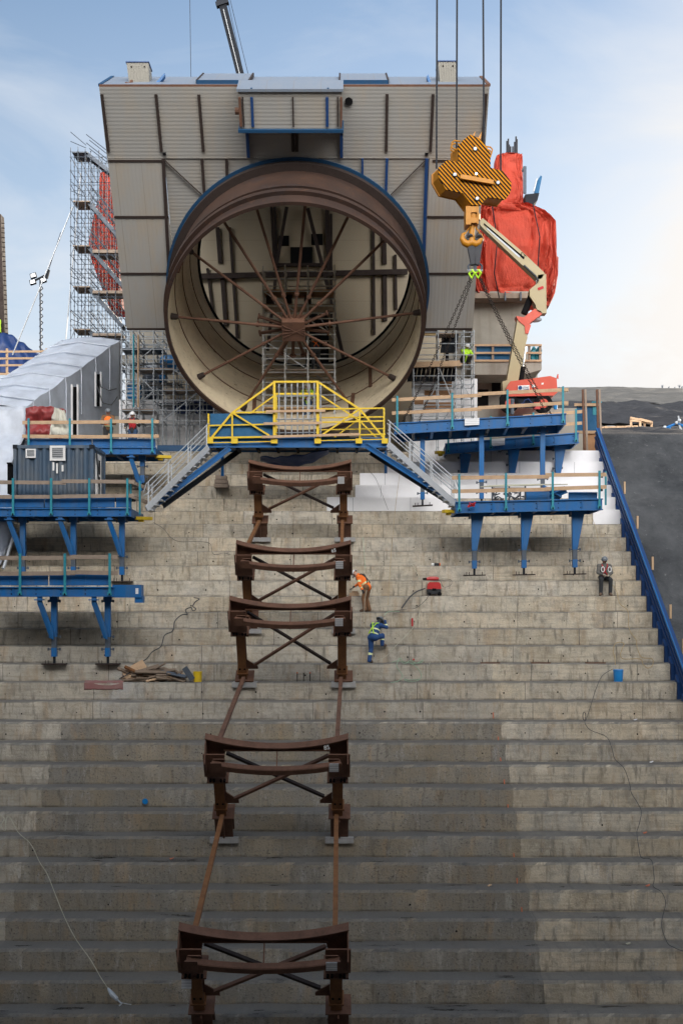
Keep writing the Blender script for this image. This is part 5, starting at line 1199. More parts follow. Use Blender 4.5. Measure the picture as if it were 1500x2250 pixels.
# right scaffold
scaffold('tube scaffold under the right side of the housing, timber decked', [px_x(p, Yd) for p in (908, 962, 1001, 1018, 1040)], [Yd, Yd + 1.0], 7.13, [px_z(p, Yd) for p in (940, 915, 890, 870, 845, 826, 802, 780, 755, 730)],
         decks=[(px_z(802, Yd), 0, 3, 'wood'), (px_z(735, Yd), 1, 2, 'wood_old')], braces=[(0, px_z(940, Yd), 1, px_z(840, Yd), Yd), (2, px_z(900, Yd), 1, px_z(802, Yd), Yd), (1, px_z(940, Yd), 2, px_z(880, Yd), Yd + 1), (4, px_z(870, Yd), 2, px_z(802, Yd), Yd + 1)], top=.2)
mb = MB(); mb.beam(at(905, 800, Yd - .1), at(1010, 797, Yd - .1), .06, .2); mb.beam(at(905, 806, Yd - .1), at(1012, 803, Yd - .1), .06, .06); tag(mb.build('timber_plank', 'wood'), 'long pale plank on the right scaffold beside the crouching worker', 'plank')
for x0, x1, y0, y1, lab in ((968, 1004, 733, 775, 'dark ribbed metal sheet leaning high in the right scaffold'), (895, 1000, 808, 838, 'dark ribbed metal sheet lying low in the right scaffold')):
    mb = MB(); n_ = int((x1 - x0) / 9)
    for i in range(n_):
        xa = x0 + (x1 - x0) * i / n_; mb.prism([at(xa, y1, Yd + .6), at(xa + 8, y1, Yd + .6), at(xa + 12, y0, Yd + .9), at(xa + 5, y0, Yd + .9)], (0, .05, 0)); mb.beam(at(xa, y1, Yd + .55), at(xa + 5, y0, Yd + .85), .05, .06, (0, 1, 0))
    tag(mb.build('metal_sheet', 'dark'), lab, 'metal sheet')
mb = MB(); mb.beam(at(905, 729, Yd + 1.6), at(960, 728, Yd + 1.6), .2, .22); mb.beam(at(905, 736, Yd + 1.6), at(957, 735, Yd + 1.6), .2, .06, (0, 0, 1), 'rope_tan'); tag(mb.build('steel_beam', 'rust_dk'), 'dark beam just under the right side panel of the housing', 'beam')
# scaffold tower inside the pipe
Yi = 53.4
scaffold('grey scaffold tower standing inside the pipe mouth behind the spokes', [px_x(p, Yi) for p in (578, 626, 676, 735)], [Yi, Yi + 1.3], 8.0, [px_z(p, Yi) for p in (892, 868, 840, 818, 788, 765, 735, 700, 672, 640, 612, 596)],
         decks=[(px_z(640, Yi), 0, 3, 'ply'), (px_z(672, Yi), 0, 3, 'wood_old'), (px_z(815, Yi), 0, 3, 'wood_old'), (px_z(897, Yi), 0, 3, 'wood')],
         braces=[(0, px_z(640, Yi), 3, px_z(738, Yi), Yi), (3, px_z(840, Yi), 0, px_z(735, Yi), Yi + 1.3), (3, px_z(735, Yi), 2, px_z(640, Yi), Yi + 1.3)], r=.034, top=.3, mat='alu')
mb = MB()
for i in range(3): mb.beam(at(592 + i * 42, 668, Yi + .2), at(592 + i * 42, 642, Yi + 1.1), .3, .03, (0, 0, 1))
tag(mb.build('deck_frame', 'rust_dk'), 'row of dark deck frames under the tower platform inside the pipe', 'deck frame')
# brown floor below the tower
mb = MB(); mb.b(px_x(556, 54), px_x(768, 54), 53.6, 57.5, 7.6, 7.85); tag(mb.build('timber_floor', 'wood_old'), 'timber working floor at the bottom of the pipe mouth', 'floor')
mb = MB(); mb.b(px_x(692, 55), px_x(738, 55), 55, 55.2, 7.86, 8.15); tag(mb.build('timber_block', 'wood'), 'pale timber block behind the tube gate on the right', 'timber')
# blue equipment and tank seen through the left scaffold
for x0, x1, y0, y1, lab, m in ((305, 345, 785, 818, 'grey tank with round logo behind the left scaffold', 'galv'),):
    p, q = at(x0, y1, 60.0), at(x1, y0, 60.0); t = T('tank', lab, 'tank', p)
    mb = MB(); mb.path([(p.x, 61.6, (p.z + q.z) / 2), (p.x + .12, 61.6, (p.z + q.z) / 2), (q.x - .12, 61.6, (p.z + q.z) / 2), (q.x, 61.6, (p.z + q.z) / 2)], [.3, .42, .42, .3], 16); mb.build('body', m, t, smooth=50)
    c = V(((p.x + q.x) / 2 - .15, 61.15, (p.z + q.z) / 2)); mb = MB(); mb.path([c, c - V((0, .02, 0))], .12, 14); mb.build('round_logo', 'navy', t); text('United', .16, 'navy', t, c + V((.38, -.02, .0)))
    mb = MB(); mb.b(p.x, q.x, 61.2, 62, 9.3, (p.z + q.z) / 2 - .3); mb.build('stand', 'galv_dk', t)
for x0, x1, y0, y1, lab in ((278, 312, 842, 876, 'blue ladder cage rolled up behind the left scaffold front'), (352, 400, 782, 816, 'blue machine cover high behind the left scaffold'), (382, 425, 886, 908, 'blue tarp bundle low in the left scaffold, left of two'), (425, 478, 880, 908, 'blue tarp bundle low in the left scaffold, right of two'), (350, 368, 822, 842, 'small blue crate behind the left scaffold')):
    p, q = at(x0, y1, 60.45), at(x1, y0, 60.45); w = q.x - p.x; h = q.z - p.z
    def fb(u, v, p=p, w=w, h=h):
        a = 2 * math.pi * u; e = .4; ca, sa = math.cos(a), math.sin(a); k = 1 - .25 * (2 * v - 1) ** 4
        return V((p.x + w / 2 + math.copysign(abs(ca) ** e, ca) * w / 2 * k, 60.5 + math.copysign(abs(sa) ** e, sa) * .28 * k, p.z + h * v + .06 * nz(u * 6, v * 5, w)))
    mb = MB().grid(fb, 28, 9, None, True); mb.f += [list(range(28)), list(range(28 * 8, 28 * 9))[::-1]]; mb.mi += [0, 0]
    nm = 'crate' if 'crate' in lab else ('machine_cover' if 'machine' in lab else ('tarp_bundle' if 'bundle' in lab else 'ladder_cage'))
    tag(mb.build(nm, 'tarp_blue' if nm == 'tarp_bundle' else 'lift_blue', smooth=50), lab, nm.replace('_', ' '))
t = T('ladder', 'pale ladder with blue sides standing in the left scaffold', 'ladder', at(290, 890, 58.3))
for px in (277, 306): mb = MB(); mb.beam(at(px, 892, 58.3), at(px, 830, 58.3), .06, .08, (0, 1, 0)); mb.build('rail', 'alu', t)
for k in range(7): mb = MB(); mb.tube(at(277, 888 - 9 * k, 58.3), at(306, 888 - 9 * k, 58.3), .022, 5); mb.build('rung', 'alu', t)
for px, m, lab in ((304, 'wood', 'tall pale pole standing in front of the left scaffold'), (294, 'teal', 'dark green pole standing in front of the left scaffold')):
    mb = MB(); mb.tube(at(px, 895, 58.2), at(px, 735, 58.4), .04, 6); tag(mb.build('pole', m), lab, 'pole')

# ================================================================== LEFT SIDE
# white shrink-wrapped enclosure running down the slope
tn = T('wrapped_tent', 'long white shrink wrapped enclosure running down the slope on the left', 'tent', (-13, 55, 6))
WA, WB = V((-11.2, 63, 13.5)), V((-13.6, 53.5, 8.55))      # top edge of its right wall, far and near end
def wl(f, drop=0., off=0.):         # point on the wall, off = towards the right
    d = (WB - WA); nrm = V((-d.y, d.x, 0)).normalized(); nrm = nrm if nrm.x > 0 else -nrm
    return WA + d * f + nrm * off - V((0, 0, drop))
def tent(u, v):                      # u round the section, v down the slope
    e = wl(v); k = 6.6 - 3.6 * v
    prof = [e - V((0, 0, k)), e, e + V((-1.5, 0, .20)), e + V((-2.95, 0, -.06)), e + V((-2.95, 0, -5))]
    f = u * 4; i = min(3, int(f)); g_ = f - i; q = prof[i].lerp(prof[i + 1], g_)
    w = .05 * nz(q.x * .9, q.y * .35, q.z * .5) + .025 * nz(q.x * 3, q.y * 1.5, q.z * 2) - (.07 * math.sin(math.pi * ((q.y * .42) % 1)) if i in (1, 2) else 0)
    return q + (V((w, 0, 0)) if i in (0, 3) else V((0, 0, w)))
mb = MB().grid(tent, 61, 60); mb.build('cover', 'wrap', tn, smooth=60, solid=.03)
for f_ in (.14, .3, .46, .62, .78, .93):
    mb = MB(); mb.path([wl(f_, 2.2, .07), wl(f_, .4, .07), wl(f_, -.06, .03), wl(f_) + V((-1.5, 0, .26)), wl(f_) + V((-2.9, 0, .02))], .035, 5); mb.build('tie_rope', 'wrap', tn)
EDG = [(57, 893, 53.5), (58, 955, 53.3), (42, 985, 52.6), (28, 1015, 52.2), (26, 1080, 51.6), (34, 1130, 50.6), (26, 1185, 49.4), (-4, 1252, 48.2)]
def tfront(u, v):
    f = v * (len(EDG) - 1); i = min(len(EDG) - 2, int(f)); q = at(*EDG[i]).lerp(at(*EDG[i + 1]), f - i)
    return q + V((-4.5 * (1 - u), .10 * nz(u * 8, v * 9, 4) + .05 * nz(u * 20, v * 14, 4), 0))
mb = MB().grid(tfront, 30, 36); mb.build('front_sheet', 'wrap', tn, smooth=60, solid=.03)
mb = MB().grid(lambda u, v: wl(0) + V((-2.9 * u, .2 + .05 * nz(u * 5, v * 5), -6.4 + (6.3 + .2 * math.sin(math.pi * u)) * v)), 16, 14); mb.build('back_sheet', 'wrap', tn, smooth=60, solid=.03)
def wall_f(px):
    d = WB - WA; m_ = (px - 750) / FPX; return (m_ * WA.y - WA.x) / (d.x - m_ * d.y)
for pa, pb, y0, y1 in ((155, 168, 850, 958), (207, 219, 822, 893)):
    fa, fb_ = wall_f(pa), wall_f(pb); ps = []
    for f in (fb_, fa):
        q = wl(f, 0, .06); ps.append((q, px_z(y1, q.y), px_z(y0, q.y)))
    (qa, a0, a1), (qb, b0_, b1) = ps
    mb = MB(); mb.prism([V((qa.x, qa.y, a0)), V((qb.x, qb.y, b0_)), V((qb.x, qb.y, b1)), V((qa.x, qa.y, a1))], (-.03, 0, 0)); mb.build('door_opening', 'black', tn)
    mb = MB()
    for q, z0_, z1_ in ((qa, a0, a1), (qb, b0_, b1)): mb.beam(V((q.x + .02, q.y, z0_)), V((q.x + .02, q.y, z1_ + .1)), .08, .14, (0, 1, 0))
    mb.build('door_frame', 'white', tn)
mb = MB(); mb.path([at(212, 835, 57) + V((.15, 0, 0)), at(222, 850, 57), at(240, 858, 57), at(256, 854, 58)], .03, 5); mb.path([at(214, 848, 56.6), at(226, 885, 56.6), at(245, 890, 57), at(258, 872, 58)], .03, 5); tag(mb.build('cable_loop', 'hose'), 'black cables looping along the grey wall of the white enclosure', 'cable')
# maroon tarp and torn white sheet in front of the enclosure
def mar(u, v): p = at(57 + (88 - 8 * v) * u, 897 + 4 * u - 6 * math.sin(math.pi * u) + 68 * v, 52.6); return p + V((0, .30 * nz(u * 4, v * 3, 1) + .10 * nz(u * 11, v * 8), .05 * nz(u * 7, v * 2, 4)))
mb = MB().grid(mar, 34, 24); tag(mb.build('tarpaulin', 'tarp_maroon', smooth=60, solid=.03), 'maroon tarp draped in folds before the white enclosure', 'tarp')
def wsh(u, v): p = at(108 + 50 * u * (.45 + .55 * v) + 12 * (1 - v), 895 + 64 * v + 8 * u, 52.2); return p + V((0, .22 * nz(u * 4, v * 4, 7), .08 * nz(u * 9, v * 5, 2)))
mb = MB().grid(wsh, 18, 18); tag(mb.build('torn_sheet', 'sheet', smooth=60, solid=.02), 'torn cream sheet hanging beside the maroon tarp', 'sheet')
# white leg of the enclosure below the container platform
mb = MB(); mb.tube(at(8, 1250, 47.6), at(36, 1160, 48.6), .06, 8); tag(mb.build('drain_pipe', 'galv'), 'pale pipe sloping beside the white enclosure under the container platform', 'pipe')

# shipping container
ct = T('container', 'weathered grey steel container office with two white louvres and side door', 'container', at(120, 1117, 48.5))
Yc = 47.75; x0, x1 = px_x(30, Yc), px_x(206, Yc); z0, z1 = px_z(1117, 47.2), px_z(978, Yc); D_ = 2.44
mb = MB(); n = 37
prof = []
for i in range(n):
    x = x0 + .12 + (x1 - x0 - .24) * i / (n - 1); prof.append((x, Yc + (.09 if i % 4 in (0, 3) else .0)))
vs = []
for x, y in prof: vs += [(x, y, z0 + .12), (x, y, z1 - .1)]
mb.add(vs, [(2 * i, 2 * i + 2, 2 * i + 3, 2 * i + 1) for i in range(n - 1)]); mb.build('corrugated_side', 'cont', ct, solid=.02)
mb = MB(); mb.b(x1 - .1, x1 - .05, Yc + .1, Yc + D_ - .1, z0 + .1, z1 - .06); mb.build('end_wall', 'cont', ct)
mb = MB(); mb.b(x0 + .02, x1 - .02, Yc + .03, Yc + D_, z1 - .08, z1 - .02); mb.build('roof', 'cont', ct)
mb = MB()
for x in (x0, x1 - .12):
    for y in (Yc - .02, Yc + D_ - .1): mb.b(x, x + .12, y, y + .12, z0, z1)
for y in (Yc - .02, Yc + D_ - .1): mb.b(x0 + .12, x1 - .12, y, y + .1, z1 - .12, z1); mb.b(x0 + .12, x1 - .12, y, y + .1, z0, z0 + .14)
for z in (z0 + .07, z1 - .06): mb.b(x1 - .11, x1, Yc + .1, Yc + D_ - .1, z - .06, z + .06)
mb.build('frame', 'cont', ct)
for x in (x0, x1 - .14):
    mb = MB(); mb.b(x - .015, x + .155, Yc - .035, Yc + .14, z1 - .14, z1 + .015); mb.build('corner_casting', 'dark', ct)
for a, b_, c_, d_ in ((57, 79, 986, 1006), (110, 144, 979, 1012)):
    p, q = at(a, d_, Yc - .06), at(b_, c_, Yc - .06); mb = MB(); fw = .05 if a < 100 else .09
    mb.b(p.x, q.x, Yc - .06, Yc + .02, p.z, p.z + fw); mb.b(p.x, q.x, Yc - .06, Yc + .02, q.z - fw, q.z); mb.b(p.x, p.x + fw, Yc - .06, Yc + .02, p.z + fw, q.z - fw); mb.b(q.x - fw, q.x, Yc - .06, Yc + .02, p.z + fw, q.z - fw); lv_ = mb.build('louvre', 'white_pt', ct)
    mb = MB(); k = 5
    for i in range(k):
        z = p.z + fw + (q.z - p.z - 2 * fw) * (i + .5) / k; mb.box((( p.x + q.x) / 2, Yc - .03, z), ((q.x - p.x) / 2 - fw, 0, 0), (0, .03, .025), (0, .004, -.008))
    mb.build('blade', 'alu', lv_)
    mb = MB(); mb.b(p.x + fw, q.x - fw, Yc + .0, Yc + .02, p.z + fw, q.z - fw); mb.build('backing', 'galv_dk', lv_)
mb = MB(); yd = Yc + .55; mb.b(x1 - .04, x1 + .02, yd, yd + .9, z0 + .1, z1 - .25); dr = mb.build('door', 'white_pt', ct)
for za, zb2 in ((.95, 1.35), (1.45, 2.0)):
    mb = MB(); mb.b(x1 + .021, x1 + .03, yd + .3, yd + .62, z0 + za, z0 + zb2); mb.build('pane', 'black', dr)
mb = MB(); mb.path([(x1 + .03, yd - .1, z1 - .2), (x1 + .05, yd + .1, z0 + 1.4), (x1 + .06, yd + .35, z0 + .9), (x1 + .05, yd + .1, z0 + .25), (x1 + .05, yd - .2, z0 + .05)], .03, 6); mb.build('power_cord', 'hose', ct)
mb = MB()
for px, a, b_ in ((118, 1016, 1034), (126, 1018, 1040), (138, 1022, 1036)):
    c = at(px, (a + b_) / 2, Yc - .01); mb.b(c.x - .035, c.x + .035, Yc - .012, Yc - .005, px_z(b_, Yc), px_z(a, Yc))
mb.build('paint_scrape', 'white_pt', ct)
mb = MB()
for i in range(8): mb.tube(P_lm(5.3 + random.uniform(-.3, .1), .5 + i * .1, .35 + .04 * (i % 3)), P_lm(6.0, .6 + i * .1, .38 + .05 * (i % 3)), .03, 6)
tag(mb.build('pipe_stack', 'dark'), 'small stack of dark pipes beside the container door', 'pipes')
t = T('dark_doorway_panel', 'dark panel gap between the white enclosure and the container', 'panel', at(22, 1117, 48.2)); mb = MB(); p, q = at(17, 1085, 48.6), at(27, 1020, 48.6); mb.b(p.x, q.x, 48.6, 49.2, p.z, q.z); mb.b(p.x, q.x, 48.5, 48.6, q.z, q.z + .06); mb.build('panel', 'black', t)

# far left: rusty column, fence, blue tarp mound, light mast, guy wires
t = T('rusty_column', 'dark studded steel column cut by the left edge of the picture', 'column', at(0, 760, 76))
mb = MB(); mb.prism([at(-30, 780, 76), at(13, 780, 76), at(2, 470, 76), at(-30, 470, 76)], (0, .8, 0)); mb.build('shaft', 'rust_dk', t)
mb = MB()
for i in range(24):
    py = 490 + i * 10.5; px = 3 + 10 * (py - 470) / 310; mb.tube(at(px, py, 76.3), at(px + 7, py + 1, 76.3), .03, 4)
mb.build('stud', 'rust_dk', t)['kind'] = 'stuff'
mb = MB(); mb.b(px_x(-2, 75.7), px_x(1.5, 75.7), 75.7, 75.9, px_z(730, 75.7), px_z(702, 75.7)); tag(mb.build('hi_vis_vest', 'lime'), 'scrap of lime hi-vis at the left edge beside the dark column', 'vest')
def mound(u, v): return at(-20 + 108 * u, 740 + 46 * max(0, u - .25) ** 1.4 - 8 * math.sin(u * 5) + 96 * v * (1 - .35 * u), 74 - 1.5 * v) + V((0, .25 * nz(u * 6, v * 5), .15 * nz(u * 8, v * 3, 3)))
mb = MB().grid(mound, 40, 20); tag(mb.build('tarpaulin', 'tarp_blue', smooth=60, solid=.05), 'big dark blue tarp mound beyond the pale timber fence at far left', 'tarp')
t = T('timber_fence', 'pale timber guard fence at far left above the white enclosure', 'fence', at(40, 835, 68))
for px in (16, 103): mb = MB(); mb.beam(at(px, 845, 68), at(px, 766, 68), .1, .13, (0, 1, 0)); mb.build('post', 'wood', t)
for py in (773, 788, 803, 822): mb = MB(); mb.beam(at(-20, py, 67.9), at(110, py - 1, 67.9), .05, .11); mb.build('rail', 'wood', t)
t = T('light_mast', 'slim light mast with floodlights and coiled cable against the sky', 'lighting mast', at(91, 780, 70))
mb = MB(); mb.tube(at(90, 785, 70), at(89, 612, 70), .055, 6); mb.build('mast', 'galv_dk', t)
mb = MB(); mb.path([at(91 + 4 * math.cos(i * 1.2), 770 - i * 2.9, 70 + .05 * math.sin(i * 1.2)) for i in range(50)], .03, 4); mb.build('coiled_cable', 'hose', t)
mb = MB(); mb.beam(at(78, 616, 70), at(106, 602, 70), .10, .09); mb.beam(at(103, 612, 70), at(108, 593, 70), .16, .12); mb.build('head_arm', 'dark', t)
for px, py in ((74, 606), (73, 620), (96, 616)):
    c = at(px, py, 69.9); mb = MB(); mb.box(c, V((.16, 0, .05)), V((0, .1, .0)), V((-.03, 0, .13))); mb.build('floodlight', 'dark', t)
    mb = MB(); mb.box(c + V((.01, -.11, 0)), V((.12, 0, .04)), V((0, .006, 0)), V((-.02, 0, .09))); mb.build('lens', 'chrome', t)
for a, b_, Y, lab in (((28, 780), (160, 455), 67, 'long pale guy cable from the fence up to the stair scaffold'), ((145, 745), (178, 380), 67.5, 'pale guy cable hanging inside the stair scaffold edge')):
    mb = MB(); mb.tube(at(*a, Y), at(*b_, Y), .035, 5); tag(mb.build('guy_cable', 'galv'), lab, 'cable')
mb = MB(); mb.tube(at(103, 608, 70), at(134, 510, 70.2), .02, 4); tag(mb.build('guy_cable', 'galv_dk'), 'thin guy line from the light mast head', 'cable')

# ================================================================== FAR RIGHT
t = T('timber_shelter', 'small open timber frame shelter on the bench before the black rock fill', 'shelter', at(1405, 945, 88))
fp = lambda px, py, d=0: at(px, py, 88 + d)
for a in ((1385, 923, 1385, 945, 0), (1405, 923, 1405, 946, 0), (1415, 928, 1415, 943, 1.6), (1430, 930, 1430, 942, 1.6)):
    mb = MB(); mb.beam(fp(a[0], a[1], a[4]), fp(a[2], a[3], a[4]), .16, .12, (0, 1, 0)); mb.build('post', 'wood', t)
for a in ((1383, 918, 1428, 927, 0, 0), (1384, 924, 1430, 930, 0, 1.6), (1384, 924, 1406, 926, 0, 0), (1405, 921, 1431, 928, 0, 1.6), (1388, 922, 1410, 923, 0, 1.6)):
    mb = MB(); mb.beam(fp(a[0], a[1], a[4]), fp(a[2], a[3], a[5]), .16, .14); mb.build('beam', 'wood', t)
t = T('timber_fence', 'low pale timber fence along the bench right of the steel posts', 'fence', at(1345, 948, 84))
for a in ((1320, 940, 1400, 937), (1318, 945, 1370, 944), (1322, 951, 1372, 949), (1398, 944, 1460, 943)):
    mb = MB(); mb.beam(at(a[0], a[1], 84), at(a[2], a[3], 87), .08, .16); mb.build('rail', 'wood', t)
for px in (1330, 1355, 1372, 1388, 1397): mb = MB(); mb.beam(at(px, 952, 84.2), at(px, 936, 84.2), .14, .1, (0, 1, 0)); mb.build('post', 'wood', t)
for px in (1322, 1336, 1350, 1366): mb = MB(); mb.b(px_x(px, 83.6), px_x(px + 8, 83.6), 83.6, 83.7, px_z(950, 83.6), px_z(942, 83.6)); mb.build('board', 'wood', t)
t = T('pipe_railing', 'blue jointed pipe railing climbing at the right edge of the bench', 'railing', at(1480, 945, 86))
for a in ((1462, 940, 1486, 930), (1486, 930, 1505, 938), (1470, 948, 1470, 936)): mb = MB(); mb.tube(at(a[0], a[1], 86), at(a[2], a[3], 86), .09, 6); mb.build('pipe', 'blue', t)
for a in ((1489, 914, 1493, 942), (1490, 934, 1496, 944)): mb = MB(); mb.tube(at(a[0], a[1], 86), at(a[2], a[3], 86), .06, 6); mb.build('prop', 'galv', t)
for a in ((1485, 929), (1491, 924), (1459, 939)): mb = MB(); mb.ball(at(a[0], a[1], 85.9), .13, None, 8); mb.build('clamp', 'galv', t)
# bare shrubs on the skyline
rs = random.Random(5)
for i, (px, h) in enumerate(((1454, 9), (1468, 6), (1491, 10), (1481, 5), (1497, 7))):
    b0 = at(px, 855, 205); t = T('bare_shrub', 'tiny bare shrub on the gravel skyline, %s' % ('leftmost of the row', 'second from left', 'tallest near the right edge', 'smallest of the row', 'at the right edge')[i], 'shrub', b0, 'bare shrubs on the skyline')
    mb = MB(); mb.tube(b0 - V((0, 0, .6)), b0 + V((.05, 0, h * .05)), .04, 4)
    for k in range(26):
        a = b0 + V((0, 0, h * .075 * rs.uniform(.1, .6))); d = V((rs.uniform(-1, 1) * .5, rs.uniform(-.5, .5), rs.uniform(.3, 1))).normalized() * h * .075 * rs.uniform(.3, .6); mb.tube(a, a + d, .018, 3)
    mb.build('twigs', 'galv_dk', t)
# ================================================================== PEOPLE
def capsule(mb, a, b, ra, rb, n=12):
    a, b = V(a), V(b); d = (b - a); L_ = d.length; t = d / L_ if L_ > 1e-6 else V((0, 0, 1))
    pts = [a - t * ra * .98, a - t * ra * .75, a - t * ra * .35, a, b, b + t * rb * .35, b + t * rb * .75, b + t * rb * .98]
    rs = [ra * .15, ra * .66, ra * .93, ra, rb, rb * .93, rb * .66, rb * .15]
    mb.path(pts, rs, n)
def dseg(p, a, b):
    ab = b - a; f = max(0, min(1, (p - a).dot(ab) / max(1e-9, ab.length_squared))); return (p - (a + ab * f)).length, f
def person(lab, base, yaw, J, mats, group='workers on the site', helmet='helm_grey', vest=None, stripes=None, hood=None, visor=False, harness=None, extra=None, lean=None):
    base = V(base); rz = Matrix.Rotation(R(yaw), 3, 'Z')
    t = T('person', lab, 'person', base, group)
    P = dict(pel=(0, 0, .96), che=(0, .01, 1.30), nek=(0, .01, 1.49), hed=(0, .04, 1.63),
             shL=(-.185, 0, 1.42), elL=(-.25, -.02, 1.14), haL=(-.24, .08, .90), shR=(.185, 0, 1.42), elR=(.25, -.02, 1.14), haR=(.24, .08, .90),
             hiL=(-.095, 0, .93), knL=(-.11, .03, .50), anL=(-.12, 0, .09), toL=(-.14, .17, .045), hiR=(.095, 0, .93), knR=(.11, .03, .50), anR=(.12, 0, .09), toR=(.14, .17, .045))
    P.update(J); P = {k: base + rz @ V(v) for k, v in P.items()}
    jk, tr, bo, gl, sk = mats['jacket'], mats['trousers'], mats.get('boots', 'boot'), mats.get('gloves', 'glove'), 'skin'
    seg = [('pel', 'che', .135, .15, jk), ('che', 'nek', .13, .07, jk), ('shL', 'shR', .085, .085, jk), ('nek', 'hed', .06, .06, hood or sk), ('hiL', 'hiR', .115, .115, tr)]
    for s in 'LR':
        seg += [('sh' + s, 'el' + s, .068, .055, jk), ('el' + s, 'ha' + s, .055, .042, jk), ('hi' + s, 'kn' + s, .10, .075, tr), ('kn' + s, 'an' + s, .075, .065, tr), ('an' + s, 'to' + s, .058, .045, bo)]
    mb = MB(); lst = []
    seg = [(a, b, ra * 1.14, rb * 1.14, m) for a, b, ra, rb, m in seg]
    for a, b, ra, rb, m in seg: capsule(mb, P[a], P[b], ra, rb); lst.append((P[a], P[b], ra, rb, m))
    # head, with the face looking where the neck and pose send it
    up = (P['hed'] - P['nek']).normalized(); fw = rz @ V(J.get('look', (0, 1, 0))); fw = (fw - up * fw.dot(up)).normalized(); rt = fw.cross(up)
    hc = P['hed']
    capsule(mb, hc - up * .045 + fw * .012, hc + up * .035, .078, .092); lst.append((hc - up * .05, hc + up * .06, .085, .1, hood or sk))
    capsule(mb, hc + fw * .085 - up * .015, hc + fw * .10 - up * .035, .014, .018); lst.append((hc + fw * .06 - up * .045, hc + fw * .1 + up * .0, .05, .05, sk))
    for sg in (-1, 1): capsule(mb, hc + rt * sg * .092 - up * .02, hc + rt * sg * .096 + up * .02, .018, .02)
    for s in 'LR':                    # palms
        h, e = P['ha' + s], P['el' + s]; d = (h - e).normalized(); capsule(mb, h + d * .03, h + d * .085, .040, .042); lst.append((h + d * .02, h + d * .12, .045, .045, gl))
    for a, b, ra, rb, m in (extra or []): capsule(mb, base + rz @ V(a), base + rz @ V(b), ra, rb); lst.append((base + rz @ V(a), base + rz @ V(b), ra, rb, m))
    me = bpy.data.meshes.new('tmp'); me.from_pydata(mb.v, [], [f for f in mb.f]); o = bpy.data.objects.new('tmp', me); COL.objects.link(o)
    md = o.modifiers.new('r', 'REMESH'); md.mode = 'VOXEL'; md.voxel_size = .021; sm = o.modifiers.new('s', 'SMOOTH'); sm.factor = .5; sm.iterations = 3
    dg = bpy.context.evaluated_depsgraph_get(); ev = o.evaluated_get(dg); m2 = bpy.data.meshes.new_from_object(ev)
    body = MB(); body.v = [v.co.copy() for v in m2.vertices]; body.f = [list(p.vertices) for p in m2.polygons]
    st = stripes or []
    for p in m2.polygons:
        c = p.center; best = None
        for k, (a, b, ra, rb, m) in enumerate(lst):
            d, f = dseg(c, a, b); d /= (ra + (rb - ra) * f)
            if best is None or d < best[0]: best = (d, k, f, m)
        m = best[3]
        for kk, f0, f1, mm in st:
            if kk == best[1] and f0 <= best[2] <= f1: m = mm
        body.mi.append(body._m(m))
    bpy.data.objects.remove(o); bpy.data.meshes.remove(me); bpy.data.meshes.remove(m2)
    # fingers: four unequal and a thumb from the side of the palm, slightly curled
    for s in 'LR':
        h, e = P['ha' + s], P['el' + s]; d = (h - e).normalized(); side = d.cross(fw if abs(d.dot(fw)) < .9 else up).normalized(); cu = side.cross(d).normalized()
        if cu.dot(fw) < 0: cu = -cu
        for k, ln in enumerate((.062, .072, .068, .052)):
            r0 = h + d * .105 + side * (.027 - .018 * k); body.path([r0 - d * .02, r0 + d * ln * .5 + cu * .012, r0 + d * ln * .8 + cu * .035, r0 + d * ln * .75 + cu * .055], [.0105, .010, .009, .007], 6, gl)
        r0 = h + d * .04 + side * .035; body.path([r0, r0 + side * .025 + d * .03, r0 + side * .03 + d * .06 + cu * .015], [.012, .011, .008], 6, gl)
    body.build('body', jk, t, smooth=70)
    mb = MB()
    for sg in (-1, 1): mb.ball(hc + fw * .082 + rt * sg * .034 + up * .012, .011, None, 6)
    mb.build('eyes', 'black', t)
    if not hood: mb = MB(); mb.tube(hc + fw * .088 - up * .058 - rt * .022, hc + fw * .088 - up * .058 + rt * .022, .006, 5); mb.build('mouth', 'redcloth', t)
    if helmet:
        rot = Matrix((rt, fw, up)).transposed()
        mb = MB(); mb.ball(hc + up * .035, .122, None, 16, True, (.95, 1.12, 1.0), rot)
        mb.grid(lambda u, v: hc + up * .037 + rot @ V(((.116 + .028 * v) * math.cos(2 * math.pi * u), (.135 + (.028 + .035 * max(0, math.sin(2 * math.pi * u))) * v) * math.sin(2 * math.pi * u), -.012 * v)), 20, 2, None, True)
        mb.build('helmet', helmet, t, smooth=50, solid=.008)
    if visor: mb = MB(); mb.grid(lambda u, v: hc + fw * (.13 - .03 * abs(u - .5)) + rt * (.20 * (u - .5)) + up * (.03 - .17 * v), 6, 4); mb.build('visor', 'galv', t, solid=.01)
    if harness:
        bk = -(rz @ V((0, 1, 0))); tv = (P['nek'] - P['pel']).normalized(); bk = (bk - tv * bk.dot(tv)).normalized()
        for sgn in (1, -1):
            o_ = bk * .175 * sgn
            for a, b in ((P['shL'] * .75 + P['shR'] * .25 + tv * .03, P['hiR'] + tv * .1), (P['shR'] * .75 + P['shL'] * .25 + tv * .03, P['hiL'] + tv * .1)):
                mb = MB(); m_ = (a + b) / 2; mb.path([a + tv * .06, a + o_ * .85, m_ + o_ * 1.06, b + o_ * .95, b + o_ * .2 - tv * .02], .02, 5); mb.build('harness_strap', harness, t)
    return t, P, fw, up, rt
